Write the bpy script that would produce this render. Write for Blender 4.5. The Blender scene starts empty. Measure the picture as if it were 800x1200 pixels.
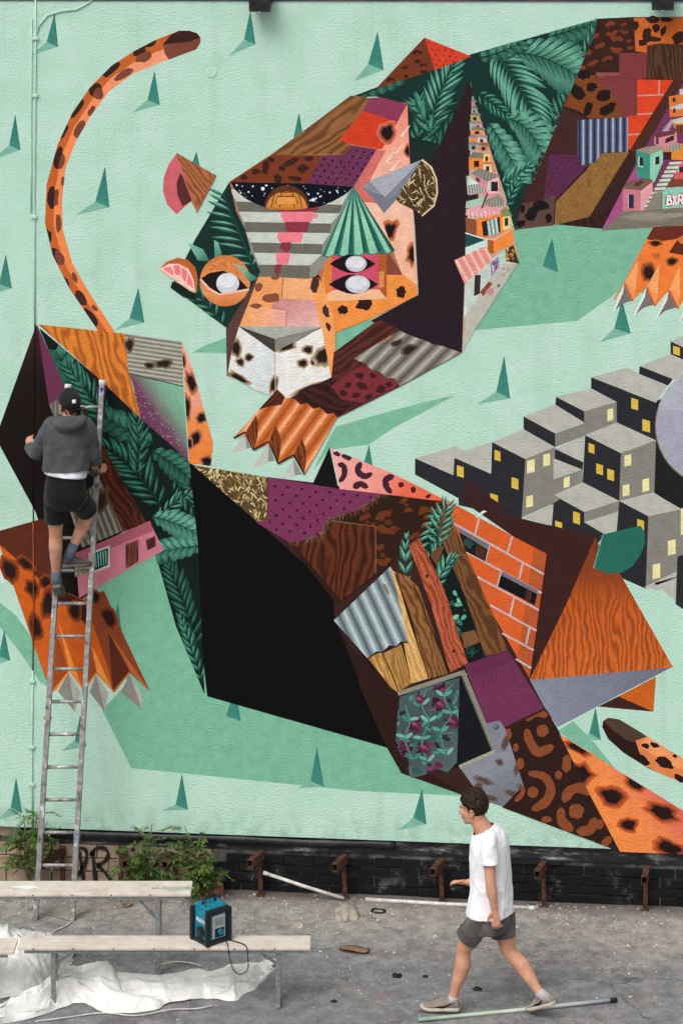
import bpy, bmesh, math, random
import numpy as np
from mathutils import Vector, Matrix, noise as mnoise

scene = bpy.context.scene
COL = scene.collection
rnd = random.Random(7)
R = math.radians

# ------------------------------------------------------------------ camera
# level camera on a high spot, long lens, shifted down, turned a little to the left of the wall's normal
F = 2800.0          # focal length in photo pixels (800 x 1200)
YH = -50.0          # photo row of the horizon
TH = math.atan(0.1)
CT, ST = math.cos(TH), math.sin(TH)
CAMX, CAMY, CAMZ = 20*ST, -20*CT, 7.87
cam_d = bpy.data.cameras.new('camera')
cam = bpy.data.objects.new('camera', cam_d); COL.objects.link(cam)
cam.location = (CAMX, CAMY, CAMZ)
cam.rotation_euler = (R(90), 0, TH)
cam_d.sensor_fit = 'VERTICAL'; cam_d.sensor_height = 24.0; cam_d.sensor_width = 24.0
cam_d.lens = 24.0*F/1200.0
cam_d.shift_y = (YH-600.0)/1200.0
cam_d.clip_start = 0.5; cam_d.clip_end = 1000
scene.camera = cam

# ------------------------------------------------------------------ light: bright overcast
world = bpy.data.worlds.new('World'); scene.world = world; world.use_nodes = True
wn = world.node_tree.nodes; wl = world.node_tree.links
sky = wn.new('ShaderNodeTexSky'); sky.sky_type = 'NISHITA'; sky.sun_disc = False
SUN_EL, SUN_AZ = 52, 205     # degrees; azimuth clockwise from +Y
sky.sun_elevation = R(SUN_EL); sky.sun_rotation = R(SUN_AZ)
sky.air_density = 1.0; sky.dust_density = 4.0; sky.ozone_density = 1.0
hsv = wn.new('ShaderNodeHueSaturation'); hsv.inputs['Saturation'].default_value = 0.28
wl.new(sky.outputs[0], hsv.inputs['Color'])
wl.new(hsv.outputs[0], wn['Background'].inputs['Color'])
wn['Background'].inputs['Strength'].default_value = 0.13
sun_d = bpy.data.lights.new('sun', 'SUN'); sun_d.energy = 1.0; sun_d.angle = R(34); sun_d.color = (1.0, 0.965, 0.92)
sun = bpy.data.objects.new('sun', sun_d); COL.objects.link(sun)
sv = Vector((math.sin(R(SUN_AZ))*math.cos(R(SUN_EL)), math.cos(R(SUN_AZ))*math.cos(R(SUN_EL)), math.sin(R(SUN_EL))))
sun.rotation_euler = sv.to_track_quat('Z', 'Y').to_euler()
sun.location = (0, -10, 30)
scene.view_settings.view_transform = 'Standard'
scene.view_settings.look = 'None'
scene.view_settings.exposure = 0.36
scene.view_settings.gamma = 1.0

# ------------------------------------------------------------------ pixel helpers (photo pixels -> places)
def W(px, py, y=0.0):
    """point of the plane Y=y seen at a photo pixel"""
    u = (px-400)/F
    t = (y-CAMY)/(CT+ST*u)
    return (CAMX+t*(-ST+CT*u), y, CAMZ-t*(py-YH)/F)
def Gp(px, py, z=0.0):
    """point of the level z seen at a photo pixel"""
    t = F*(CAMZ-z)/(py-YH); u = (px-400)/F
    return Vector((CAMX+t*(-ST+CT*u), CAMY+t*(CT+ST*u), z))
def Dp(px, py, t):
    """point at depth t from the camera"""
    u = (px-400)/F
    return Vector((CAMX+t*(-ST+CT*u), CAMY+t*(CT+ST*u), CAMZ-t*(py-YH)/F))

def hexlin(h):
    if not isinstance(h, str): return tuple(h)
    h = h.lstrip('#'); h = ''.join(c*2 for c in h) if len(h) == 3 else h; o = []
    for i in (0, 2, 4):
        c = int(h[i:i+2], 16)/255
        o.append(c/12.92 if c <= .04045 else ((c+.055)/1.055)**2.4)
    return tuple(o)
def mixc(a, b, f):
    a, b = hexlin(a), hexlin(b)
    return tuple(a[i]*(1-f)+b[i]*f for i in range(3))

# ------------------------------------------------------------------ materials
def new_mat(name):
    m = bpy.data.materials.new(name); m.use_nodes = True
    nt = m.node_tree
    return m, nt, nt.nodes['Principled BSDF']
def nd(nt, typ, **kw):
    n = nt.nodes.new(typ)
    for k, v in kw.items():
        if k.startswith('i_'):
            key = k[2:]
            key = int(key) if key.isdigit() else key.replace('_', ' ')
            n.inputs[key].default_value = v
        else: setattr(n, k, v)
    return n
def ramp(nt, stops, interp='LINEAR'):
    n = nt.nodes.new('ShaderNodeValToRGB'); cr = n.color_ramp; cr.interpolation = interp
    while len(cr.elements) > 1: cr.elements.remove(cr.elements[-1])
    cr.elements[0].position = stops[0][0]; cr.elements[0].color = (*hexlin(stops[0][1]), 1)
    for p, c in stops[1:]:
        e = cr.elements.new(p); e.color = (*hexlin(c), 1)
    return n
def mixrgb(nt, a, b, fac, mode='MIX'):
    n = nt.nodes.new('ShaderNodeMix'); n.data_type = 'RGBA'; n.blend_type = mode
    for sock, v in ((n.inputs[0], fac), (n.inputs[6], a), (n.inputs[7], b)):
        if hasattr(v, 'links') or hasattr(v, 'is_linked'): nt.links.new(v, sock)
        elif isinstance(v, (int, float)): sock.default_value = v
        else: sock.default_value = (*hexlin(v), 1)
    return n.outputs[2]
def mth(nt, op, a, b=None, clamp=False):
    n = nt.nodes.new('ShaderNodeMath'); n.operation = op; n.use_clamp = clamp
    for i, v in enumerate((a, b)):
        if v is None: continue
        if isinstance(v, (int, float)): n.inputs[i].default_value = v
        else: nt.links.new(v, n.inputs[i])
    return n.outputs[0]

def stucco(nt, b, strength=0.5):
    """rendered-plaster relief shared by the wall and the paint on it"""
    geo = nd(nt, 'ShaderNodeNewGeometry')
    mp = nd(nt, 'ShaderNodeMapping'); nt.links.new(geo.outputs['Position'], mp.inputs['Vector'])
    mp.inputs['Scale'].default_value = (1, 1, 1.15)
    n1 = nd(nt, 'ShaderNodeTexNoise', i_Scale=60.0, i_Detail=3.0, i_Roughness=.6); nt.links.new(mp.outputs[0], n1.inputs['Vector'])
    r1 = nd(nt, 'ShaderNodeMapRange'); r1.inputs[1].default_value = .42; r1.inputs[2].default_value = .72
    nt.links.new(n1.outputs[0], r1.inputs[0])
    n2 = nd(nt, 'ShaderNodeTexNoise', i_Scale=3.2, i_Detail=3.0); nt.links.new(geo.outputs['Position'], n2.inputs['Vector'])
    h = mth(nt, 'ADD', r1.outputs[0], mth(nt, 'MULTIPLY', n2.outputs[0], .35))
    bp = nd(nt, 'ShaderNodeBump', i_Strength=strength, i_Distance=.0115)
    nt.links.new(h, bp.inputs['Height']); nt.links.new(bp.outputs[0], b.inputs['Normal'])
    return geo, n1, n2

# paint on the wall: colour, second (grain) colour and grain coordinates come from the mesh
M = {}
m, nt, b = new_mat('mural_paint'); M['paint'] = m
geo, n1, n2 = stucco(nt, b)
c1 = nd(nt, 'ShaderNodeAttribute', attribute_name='Col')
c2 = nd(nt, 'ShaderNodeAttribute', attribute_name='Col2')
gv = nd(nt, 'ShaderNodeAttribute', attribute_name='gv')
ga = nd(nt, 'ShaderNodeAttribute', attribute_name='ga')
wm = nd(nt, 'ShaderNodeMapping'); wm.inputs['Scale'].default_value = (2.2, .85, 1); nt.links.new(gv.outputs['Vector'], wm.inputs['Vector'])
wn1 = nd(nt, 'ShaderNodeTexNoise', i_Scale=1.0, i_Detail=2.0, i_Roughness=.45); nt.links.new(wm.outputs[0], wn1.inputs['Vector'])
wsep = nd(nt, 'ShaderNodeSeparateXYZ'); nt.links.new(gv.outputs['Vector'], wsep.inputs[0])
wph = mth(nt, 'ADD', mth(nt, 'MULTIPLY', wsep.outputs['Y'], 2.5), mth(nt, 'MULTIPLY', wn1.outputs[0], 4.2))
wsin = mth(nt, 'ADD', mth(nt, 'MULTIPLY', mth(nt, 'SINE', mth(nt, 'MULTIPLY', wph, 6.2832)), .5), .5)
fm_ = nd(nt, 'ShaderNodeMapping'); fm_.inputs['Scale'].default_value = (6, 9, 1); nt.links.new(gv.outputs['Vector'], fm_.inputs['Vector'])
fine = nd(nt, 'ShaderNodeTexNoise', i_Scale=1.0, i_Detail=4.0); nt.links.new(fm_.outputs[0], fine.inputs['Vector'])
wf = nd(nt, 'ShaderNodeMapRange'); wf.inputs[1].default_value = .2; wf.inputs[2].default_value = .92
nt.links.new(mth(nt, 'ADD', wsin, mth(nt, 'MULTIPLY', mth(nt, 'SUBTRACT', fine.outputs[0], .5), .9)), wf.inputs[0])
fac = mth(nt, 'MULTIPLY', wf.outputs[0], ga.outputs['Fac'])
base = mixrgb(nt, c1.outputs['Color'], c2.outputs['Color'], fac)
# uneven hand-laid coat
n3 = nd(nt, 'ShaderNodeTexNoise', i_Scale=12.0, i_Detail=4.0); nt.links.new(geo.outputs['Position'], n3.inputs['Vector'])
var = nd(nt, 'ShaderNodeMapRange'); var.inputs[1].default_value = .25; var.inputs[2].default_value = .75
var.inputs[3].default_value = .88; var.inputs[4].default_value = 1.1
nt.links.new(n3.outputs[0], var.inputs[0])
n4 = nd(nt, 'ShaderNodeTexNoise', i_Scale=140.0, i_Detail=2.0); nt.links.new(geo.outputs['Position'], n4.inputs['Vector'])
var2 = nd(nt, 'ShaderNodeMapRange'); var2.inputs[1].default_value = .3; var2.inputs[2].default_value = .7
var2.inputs[3].default_value = .93; var2.inputs[4].default_value = 1.06
nt.links.new(n4.outputs[0], var2.inputs[0])
vv = mth(nt, 'MULTIPLY', var.outputs[0], var2.outputs[0])
cmb = nd(nt, 'ShaderNodeCombineColor'); [nt.links.new(vv, cmb.inputs[i]) for i in range(3)]
base = mixrgb(nt, base, cmb.outputs[0], 1.0, 'MULTIPLY')
nt.links.new(base, b.inputs['Base Color'])
b.inputs['Roughness'].default_value = .7; b.inputs['Specular IOR Level'].default_value = .1

m, nt, b = new_mat('mint_wall_paint'); M['mint'] = m
geo, n1, n2 = stucco(nt, b)
mr = ramp(nt, [(.3, '#b1d7c3'), (.7, '#c0e0d0')]); nt.links.new(n2.outputs[0], mr.inputs[0])
n3 = nd(nt, 'ShaderNodeTexNoise', i_Scale=140.0, i_Detail=2.0); nt.links.new(geo.outputs['Position'], n3.inputs['Vector'])
var = nd(nt, 'ShaderNodeMapRange'); var.inputs[1].default_value = .3; var.inputs[2].default_value = .7
var.inputs[3].default_value = .94; var.inputs[4].default_value = 1.05
nt.links.new(n3.outputs[0], var.inputs[0])
cmb = nd(nt, 'ShaderNodeCombineColor'); [nt.links.new(var.outputs[0], cmb.inputs[i]) for i in range(3)]
# faint splash marks along the bottom edge of the render
sp = nd(nt, 'ShaderNodeSeparateXYZ'); nt.links.new(geo.outputs['Position'], sp.inputs[0])
mk = nd(nt, 'ShaderNodeMapRange'); mk.inputs[1].default_value = .75; mk.inputs[2].default_value = .49
nt.links.new(sp.outputs['Z'], mk.inputs[0])
n5 = nd(nt, 'ShaderNodeTexNoise', i_Scale=9.0, i_Detail=5.0); nt.links.new(geo.outputs['Position'], n5.inputs['Vector'])
dm = mth(nt, 'MULTIPLY', mk.outputs[0], mth(nt, 'MULTIPLY', mth(nt, 'SUBTRACT', n5.outputs[0], .45, True), 2.2), True)
cc = mixrgb(nt, mixrgb(nt, mr.outputs[0], cmb.outputs[0], 1.0, 'MULTIPLY'), '#7d8f80', dm)
mp2 = nd(nt, 'ShaderNodeMapping'); mp2.inputs['Scale'].default_value = (5.0, 1, .35); nt.links.new(geo.outputs['Position'], mp2.inputs['Vector'])
n6 = nd(nt, 'ShaderNodeTexNoise', i_Scale=1.0, i_Detail=5.0, i_Roughness=.6); nt.links.new(mp2.outputs[0], n6.inputs['Vector'])
st = nd(nt, 'ShaderNodeMapRange'); st.inputs[1].default_value = .54; st.inputs[2].default_value = .8; st.inputs[4].default_value = .32; nt.links.new(n6.outputs[0], st.inputs[0])
cc = mixrgb(nt, cc, '#93b5a2', st.outputs[0])
nt.links.new(cc, b.inputs['Base Color']); b.inputs['Roughness'].default_value = .62; b.inputs['Specular IOR Level'].default_value = .18

def simple(name, col, rough=.6, metal=0.0, col2=None, scale=20, detail=4, lo=.4, hi=.6, bump=0, bscale=None, spec=.4, stretch=None, coords='Object'):
    """principled material, two tones mixed by noise, with optional relief"""
    m, nt, b = new_mat(name)
    tc = nd(nt, 'ShaderNodeTexCoord'); v = tc.outputs[coords]
    if stretch:
        mp = nd(nt, 'ShaderNodeMapping'); mp.inputs['Scale'].default_value = stretch
        nt.links.new(v, mp.inputs['Vector']); v = mp.outputs[0]
    n = nd(nt, 'ShaderNodeTexNoise', i_Scale=float(scale), i_Detail=float(detail)); nt.links.new(v, n.inputs['Vector'])
    r = ramp(nt, [(lo, col), (hi, col2 if col2 else mixc(col, '#000000', .12))])
    nt.links.new(n.outputs[0], r.inputs[0]); nt.links.new(r.outputs[0], b.inputs['Base Color'])
    b.inputs['Roughness'].default_value = rough; b.inputs['Metallic'].default_value = metal
    b.inputs['Specular IOR Level'].default_value = spec
    if bump:
        n2 = nd(nt, 'ShaderNodeTexNoise', i_Scale=float(bscale or scale*3), i_Detail=3.0); nt.links.new(v, n2.inputs['Vector'])
        bp = nd(nt, 'ShaderNodeBump', i_Strength=1.0, i_Distance=bump); nt.links.new(n2.outputs[0], bp.inputs['Height'])
        nt.links.new(bp.outputs[0], b.inputs['Normal'])
    M[name] = m
    return m

# ------------------------------------------------------------------ object helpers
def link(o, parent=None):
    COL.objects.link(o)
    if parent is not None: o.parent = parent
    return o
def tag(o, label=None, cat=None, group=None, kind=None):
    if label: o['label'] = label
    if cat: o['category'] = cat
    if group: o['group'] = group
    if kind: o['kind'] = kind
    return o
def empty(name, loc, rz=0.0, label=None, cat=None, group=None):
    o = bpy.data.objects.new(name, None); o.empty_display_size = .1
    o.location = loc; o.rotation_euler = (0, 0, rz); COL.objects.link(o)
    return tag(o, label, cat, group)
def mesh_obj(name, bm, mat, parent=None, smooth=False):
    me = bpy.data.meshes.new(name)
    bmesh.ops.recalc_face_normals(bm, faces=bm.faces[:])
    bm.to_mesh(me); bm.free()
    if smooth: me.polygons.foreach_set('use_smooth', [True]*len(me.polygons))
    for mm in (mat if isinstance(mat, (list, tuple)) else [mat]): me.materials.append(mm)
    return link(bpy.data.objects.new(name, me), parent)
def box(bm, x0, x1, y0, y1, z0, z1, bev=0.0, mtx=None):
    vs = [bm.verts.new((x, y, z)) for x in (x0, x1) for y in (y0, y1) for z in (z0, z1)]
    fs = [(0, 1, 3, 2), (4, 6, 7, 5), (0, 4, 5, 1), (2, 3, 7, 6), (0, 2, 6, 4), (1, 5, 7, 3)]
    faces = [bm.faces.new([vs[i] for i in f]) for f in fs]
    if bev:
        es = {e for f in faces for e in f.edges}
        r = bmesh.ops.bevel(bm, geom=list(es), offset=bev, segments=2, affect='EDGES', profile=.6)
        vs = list({v for f in r['faces'] for v in f.verts} | {v for v in vs if v.is_valid})
    if mtx is not None: bmesh.ops.transform(bm, matrix=mtx, verts=[v for v in vs if v.is_valid])
    return vs
def frame_of(d, up=Vector((0, 0, 1))):
    d = d.normalized()
    if abs(d.dot(up)) > .97: up = Vector((0, 1, 0))
    a = d.cross(up).normalized(); return a, d.cross(a).normalized()*-1
def tube(bm, pts, rad, seg=10, cap=True, up=Vector((0, 0, 1)), rnd_cap=False):
    """swept tube; rad = number, list of numbers or list of (side, up) radii"""
    pts = [Vector(p) for p in pts]; n = len(pts)
    rr = rad if isinstance(rad, (list, tuple)) and len(rad) == n else [rad]*n
    rr = [r if isinstance(r, (list, tuple)) else (r, r) for r in rr]
    ds = [(pts[min(i+1, n-1)]-pts[max(i-1, 0)]) for i in range(n)]
    P, RR, DD = list(pts), list(rr), list(ds)
    if rnd_cap:
        d0, d1 = ds[0].normalized(), ds[-1].normalized(); m0, m1 = max(rr[0]), max(rr[-1])
        pre = [(pts[0]-d0*m0*math.sin(a), tuple(x*math.cos(a) for x in rr[0]), ds[0]) for a in (1.35, .95, .5)]
        post = [(pts[-1]+d1*m1*math.sin(a), tuple(x*math.cos(a) for x in rr[-1]), ds[-1]) for a in (.5, .95, 1.35)]
        P = [p[0] for p in pre]+P+[p[0] for p in post]; RR = [p[1] for p in pre]+RR+[p[1] for p in post]; DD = [p[2] for p in pre]+DD+[p[2] for p in post]
    rings = []
    for p, r, d in zip(P, RR, DD):
        a, c = frame_of(d, up)
        rings.append([bm.verts.new(p+a*(r[0]*math.cos(2*math.pi*k/seg))+c*(r[1]*math.sin(2*math.pi*k/seg))) for k in range(seg)])
    for i in range(len(rings)-1):
        for k in range(seg):
            bm.faces.new((rings[i][k], rings[i][(k+1) % seg], rings[i+1][(k+1) % seg], rings[i+1][k]))
    if cap: bm.faces.new(rings[0][::-1]); bm.faces.new(rings[-1])
    return rings
def loft(bm, rings, cap=True):
    """rings of points (same count) joined into a closed skin"""
    rv = [[bm.verts.new(p) for p in r] for r in rings]; n = len(rv[0])
    for i in range(len(rv)-1):
        for k in range(n): bm.faces.new((rv[i][k], rv[i][(k+1) % n], rv[i+1][(k+1) % n], rv[i+1][k]))
    if cap: bm.faces.new(rv[0][::-1]); bm.faces.new(rv[-1])
    return rv
def ering(c, rx, ry, z=None, n=20, pw=2.0):
    out = []
    for k in range(n):
        a = 2*math.pi*k/n; ca, sa = math.cos(a), math.sin(a)
        e = 2.0/pw
        out.append(Vector((c[0]+rx*math.copysign(abs(ca)**e, ca), c[1]+ry*math.copysign(abs(sa)**e, sa), c[2])))
    return out
def ball(bm, c, r, mtx=None, sub=2):
    r = (r, r, r) if isinstance(r, (int, float)) else r
    m4 = Matrix.Translation(c) @ (mtx.to_4x4() if mtx is not None else Matrix.Identity(4)) @ Matrix.Diagonal((*r, 1))
    bmesh.ops.create_icosphere(bm, subdivisions=sub, radius=1.0, matrix=m4)
def remeshed(bm, voxel, smooth_it=4, factor=.5):
    """one continuous closed surface from overlapping closed shapes"""
    bmesh.ops.recalc_face_normals(bm, faces=bm.faces[:])
    me = bpy.data.meshes.new('tmp'); bm.to_mesh(me); bm.free()
    o = bpy.data.objects.new('tmp', me); COL.objects.link(o)
    md = o.modifiers.new('r', 'REMESH'); md.mode = 'VOXEL'; md.voxel_size = voxel
    if smooth_it:
        s = o.modifiers.new('s', 'SMOOTH'); s.iterations = smooth_it; s.factor = factor
    dg = bpy.context.evaluated_depsgraph_get(); dg.update()
    out = bmesh.new(); ev = o.evaluated_get(dg); mm = ev.to_mesh(); out.from_mesh(mm); ev.to_mesh_clear()
    bpy.data.objects.remove(o, do_unlink=True); bpy.data.meshes.remove(me)
    return out
def cut(bm, co, no, near=None, rad=None, pred=None):
    """cut away what lies on the far side of a plane, everywhere or near a point"""
    if pred is not None: fs = [f for f in bm.faces if pred(f.calc_center_median())]
    elif near is None: fs = bm.faces[:]
    else:
        near = Vector(near); fs = [f for f in bm.faces if (f.calc_center_median()-near).length < rad]
    es = {e for f in fs for e in f.edges}; vs = {v for f in fs for v in f.verts}
    bmesh.ops.bisect_plane(bm, geom=list(vs)+list(es)+list(fs), dist=1e-5, plane_co=co, plane_no=no, clear_outer=True)
def copy_tree(o, parent=None):
    c = o.copy(); COL.objects.link(c)
    if parent is not None: c.parent = parent
    for ch in list(o.children): copy_tree(ch, c)
    return c
# ------------------------------------------------------------------ the mural: flat paint, laid as very thin coats over the wall
OX, OY, GW, GH = 160, 60, 1180, 1160
LV = np.zeros((GH, GW), np.int16)      # how many coats lie on each photo pixel already
STEP = .00015
npoly = 0
def inside(pts, gx, gy):
    x, y = np.meshgrid(gx+.5-OX, gy+.5-OY); r = np.zeros(x.shape, bool); n = len(pts)
    for i in range(n):
        x0, y0 = pts[i]; x1, y1 = pts[(i+1) % n]
        if y0 == y1: continue
        c = ((y0 > y) != (y1 > y)) & (x < (x1-x0)*(y-y0)/(y1-y0)+x0)
        r ^= c
    return r
def coat(pts):
    xs = [p[0]+OX for p in pts]; ys = [p[1]+OY for p in pts]
    x0, x1 = max(0, int(min(xs))), min(GW, int(max(xs))+1); y0, y1 = max(0, int(min(ys))), min(GH, int(max(ys))+1)
    if x1 <= x0 or y1 <= y0: return 1
    msk = inside(pts, np.arange(x0, x1), np.arange(y0, y1)); sub = LV[y0:y1, x0:x1]
    if not msk.any():
        for x, y in zip(xs, ys):
            xi, yi = int(x)-x0, int(y)-y0
            if 0 <= xi < x1-x0 and 0 <= yi < y1-y0: msk[yi, xi] = True
    if not msk.any(): return 1
    l = int(sub[msk].max())+1; sub[msk] = l
    return l
def half(pts, a, b, c):
    """keep a*x+b*y+c >= 0"""
    out = []; n = len(pts)
    for i in range(n):
        p, q = pts[i], pts[(i+1) % n]; dp, dq = a*p[0]+b*p[1]+c, a*q[0]+b*q[1]+c
        if dp >= 0: out.append(p)
        if (dp > 0 > dq) or (dp < 0 < dq):
            t = dp/(dp-dq); out.append((p[0]+(q[0]-p[0])*t, p[1]+(q[1]-p[1])*t))
    return out
def area(p): return .5*sum(p[i][0]*p[(i+1) % len(p)][1]-p[(i+1) % len(p)][0]*p[i][1] for i in range(len(p)))
def clip(pts, cl):
    if area(cl) < 0: cl = cl[::-1]
    for i in range(len(cl)):
        (x0, y0), (x1, y1) = cl[i], cl[(i+1) % len(cl)]
        a, b = -(y1-y0), (x1-x0)
        pts = half(pts, a, b, -(a*x0+b*y0))
        if len(pts) < 3: return []
    return pts
class Gr:
    """linear blend of colours along p0 -> p1"""
    def __init__(s, p0, p1, stops):
        s.p0 = p0; s.stops = [(t, hexlin(c)) for t, c in stops]
        dx, dy = p1[0]-p0[0], p1[1]-p0[1]; l2 = dx*dx+dy*dy; s.k = (dx/l2, dy/l2)
    def t(s, p): return (p[0]-s.p0[0])*s.k[0]+(p[1]-s.p0[1])*s.k[1]
    def col(s, p):
        t = s.t(p); st = s.stops
        if t <= st[0][0]: return st[0][1]
        for (a, ca), (b, cb) in zip(st, st[1:]):
            if t <= b: return mixc(ca, cb, (t-a)/max(1e-6, b-a))
        return st[-1][1]
def corr(p0, p1, n, dark, light, ph=0.0, mid=None):
    """corrugated sheet: n waves between p0 and p1"""
    mid = mid or mixc(dark, light, .5); st = []
    for i in range(-1, n+1):
        for f, c in ((0, dark), (.28, mid), (.5, light), (.68, mid)):
            st.append(((i+f+ph)/n, c))
    return Gr(p0, p1, st)
class Part:
    def __init__(s, name, parent, label=None):
        s.name, s.parent, s.label = name, parent, label; s.v, s.f, s.c, s.c2, s.g, s.a = [], [], [], [], [], []
    def _face(s, pts, lev, cols, c2, gvs, ga):
        global npoly
        npoly += 1
        y = -(lev*STEP+.00007*((npoly*.618) % 1)); k = len(s.v)
        q = []; 
        for i, p in enumerate(pts):
            if q and abs(p[0]-q[-1][0][0])+abs(p[1]-q[-1][0][1]) < .02: continue
            q.append((p, cols[i], gvs[i]))
        if len(q) > 2 and abs(q[0][0][0]-q[-1][0][0])+abs(q[0][0][1]-q[-1][0][1]) < .02: q.pop()
        if len(q) < 3: return
        for p, c, g in q:
            w = W(p[0], p[1]); s.v.append((w[0], y, w[2])); s.c.append((*c, 1)); s.c2.append((*c2, 1)); s.g.append(g); s.a.append(ga)
        s.f.append(list(range(k, k+len(q))))
    def poly(s, pts, col, clips=None, wood=None):
        """wood = (second colour, grain angle, band width in px)"""
        if clips is not None:
            if clips and isinstance(clips[0][0], (int, float)): clips = [clips]
            for cl in clips:
                q = clip(pts, cl)
                if len(q) > 2 and abs(area(q)) > .25: s.poly(q, col, None, wood)
            return
        lev = coat(pts)
        c2, ga = (0, 0, 0), 0.0; gf = lambda p: (0, 0, 0)
        if wood:
            c2 = hexlin(wood[0]); ga = .82; an = R(wood[1]); sc = .33/wood[2]; off = (npoly*7.31) % 50
            ca, sa = math.cos(an), math.sin(an)
            gf = lambda p: ((p[0]*ca+p[1]*sa)*sc*.16, (-p[0]*sa+p[1]*ca)*sc, off)
        if isinstance(col, Gr):
            ts = [col.t(p) for p in pts]; lo, hi = min(ts), max(ts)
            cuts = [lo-1]+[t for t, _ in col.stops if lo < t < hi]+[hi+1]
            for a, b in zip(cuts, cuts[1:]):
                kx, ky = col.k; c0 = -(kx*col.p0[0]+ky*col.p0[1])
                q = half(half(pts, kx, ky, c0-a), -kx, -ky, -c0+b)
                if len(q) > 2: s._face(q, lev, [col.col(p) for p in q], c2, [gf(p) for p in q], ga)
        else:
            c = hexlin(col); s._face(pts, lev, [c]*len(pts), c2, [gf(p) for p in pts], ga)
    def blob(s, x, y, rx, ry, col, ang=0, soft=None, clips=None, seed=None, n=14, jag=.22):
        r_ = random.Random(seed if seed is not None else int(x*31+y*17)); k = [1+jag*(r_.random()*2-1) for _ in range(n)]
        lay = [(1.0, col)] if soft is None else [(1.5-.1*i, mixc(soft, col, (i+1)/8)) for i in range(7)]+[(.82, col)]
        ca, sa = math.cos(R(ang)), math.sin(R(ang))
        for sc, c in lay:
            pts = []
            for i in range(n):
                a = 2*math.pi*i/n; u, v = rx*sc*k[i]*math.cos(a), ry*sc*k[i]*math.sin(a)
                pts.append((x+u*ca-v*sa, y+u*sa+v*ca))
            s.poly(pts, c, clips)
    def ell(s, x, y, rx, ry, col, ang=0, a0=0, a1=360, n=22, clips=None):
        ca, sa = math.cos(R(ang)), math.sin(R(ang)); pts = []
        full = a1-a0 >= 360
        for i in range(n if full else n+1):
            a = R(a0+(a1-a0)*i/n); u, v = rx*math.cos(a), ry*math.sin(a); pts.append((x+u*ca-v*sa, y+u*sa+v*ca))
        s.poly(pts, col, clips)
    def line(s, pts, w, col, w1=None, clips=None):
        n = len(pts); L, Rr = [], []
        for i in range(n):
            a, b = pts[max(0, i-1)], pts[min(n-1, i+1)]; dx, dy = b[0]-a[0], b[1]-a[1]; l = math.hypot(dx, dy) or 1
            h = .5*(w+(w1-w)*i/max(1, n-1) if w1 is not None else w)
            L.append((pts[i][0]-dy/l*h, pts[i][1]+dx/l*h)); Rr.append((pts[i][0]+dy/l*h, pts[i][1]-dx/l*h))
        s.poly(L+Rr[::-1], col, clips)
    def stroke(s, pts, w0, w1, col, clips=None):
        Q = []
        for i in range(len(pts)-1):
            a, b, c, d = [pts[max(0, min(len(pts)-1, i+k))] for k in (-1, 0, 1, 2)]
            for j in range(5):
                t = j/5; Q.append(tuple(.5*(2*b[k]+(c[k]-a[k])*t+(2*a[k]-5*b[k]+4*c[k]-d[k])*t*t+(3*b[k]-a[k]-3*c[k]+d[k])*t**3) for k in (0, 1)))
        Q.append(pts[-1]); n = len(Q); L, Rr = [], []; r_ = random.Random(int(pts[0][0]*7))
        for i in range(n):
            a, b = Q[max(0, i-1)], Q[min(n-1, i+1)]; dx, dy = b[0]-a[0], b[1]-a[1]; l = math.hypot(dx, dy) or 1; u = i/(n-1)
            h = .5*(w0+(w1-w0)*u)*min(1, .62+2.2*min(u, 1-u))*r_.uniform(.9, 1.1)
            L.append((Q[i][0]-dy/l*h, Q[i][1]+dx/l*h)); Rr.append((Q[i][0]+dy/l*h, Q[i][1]-dx/l*h))
        d0 = (Q[0][0]-Q[1][0], Q[0][1]-Q[1][1]); l0 = math.hypot(*d0); d1 = (Q[-1][0]-Q[-2][0], Q[-1][1]-Q[-2][1]); l1 = math.hypot(*d1)
        e0 = (Q[0][0]+d0[0]/l0*w0*.25, Q[0][1]+d0[1]/l0*w0*.25); e1 = (Q[-1][0]+d1[0]/l1*w1*.25, Q[-1][1]+d1[1]/l1*w1*.25)
        s.poly([e0]+L+[e1]+Rr[::-1], col, clips)
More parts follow.
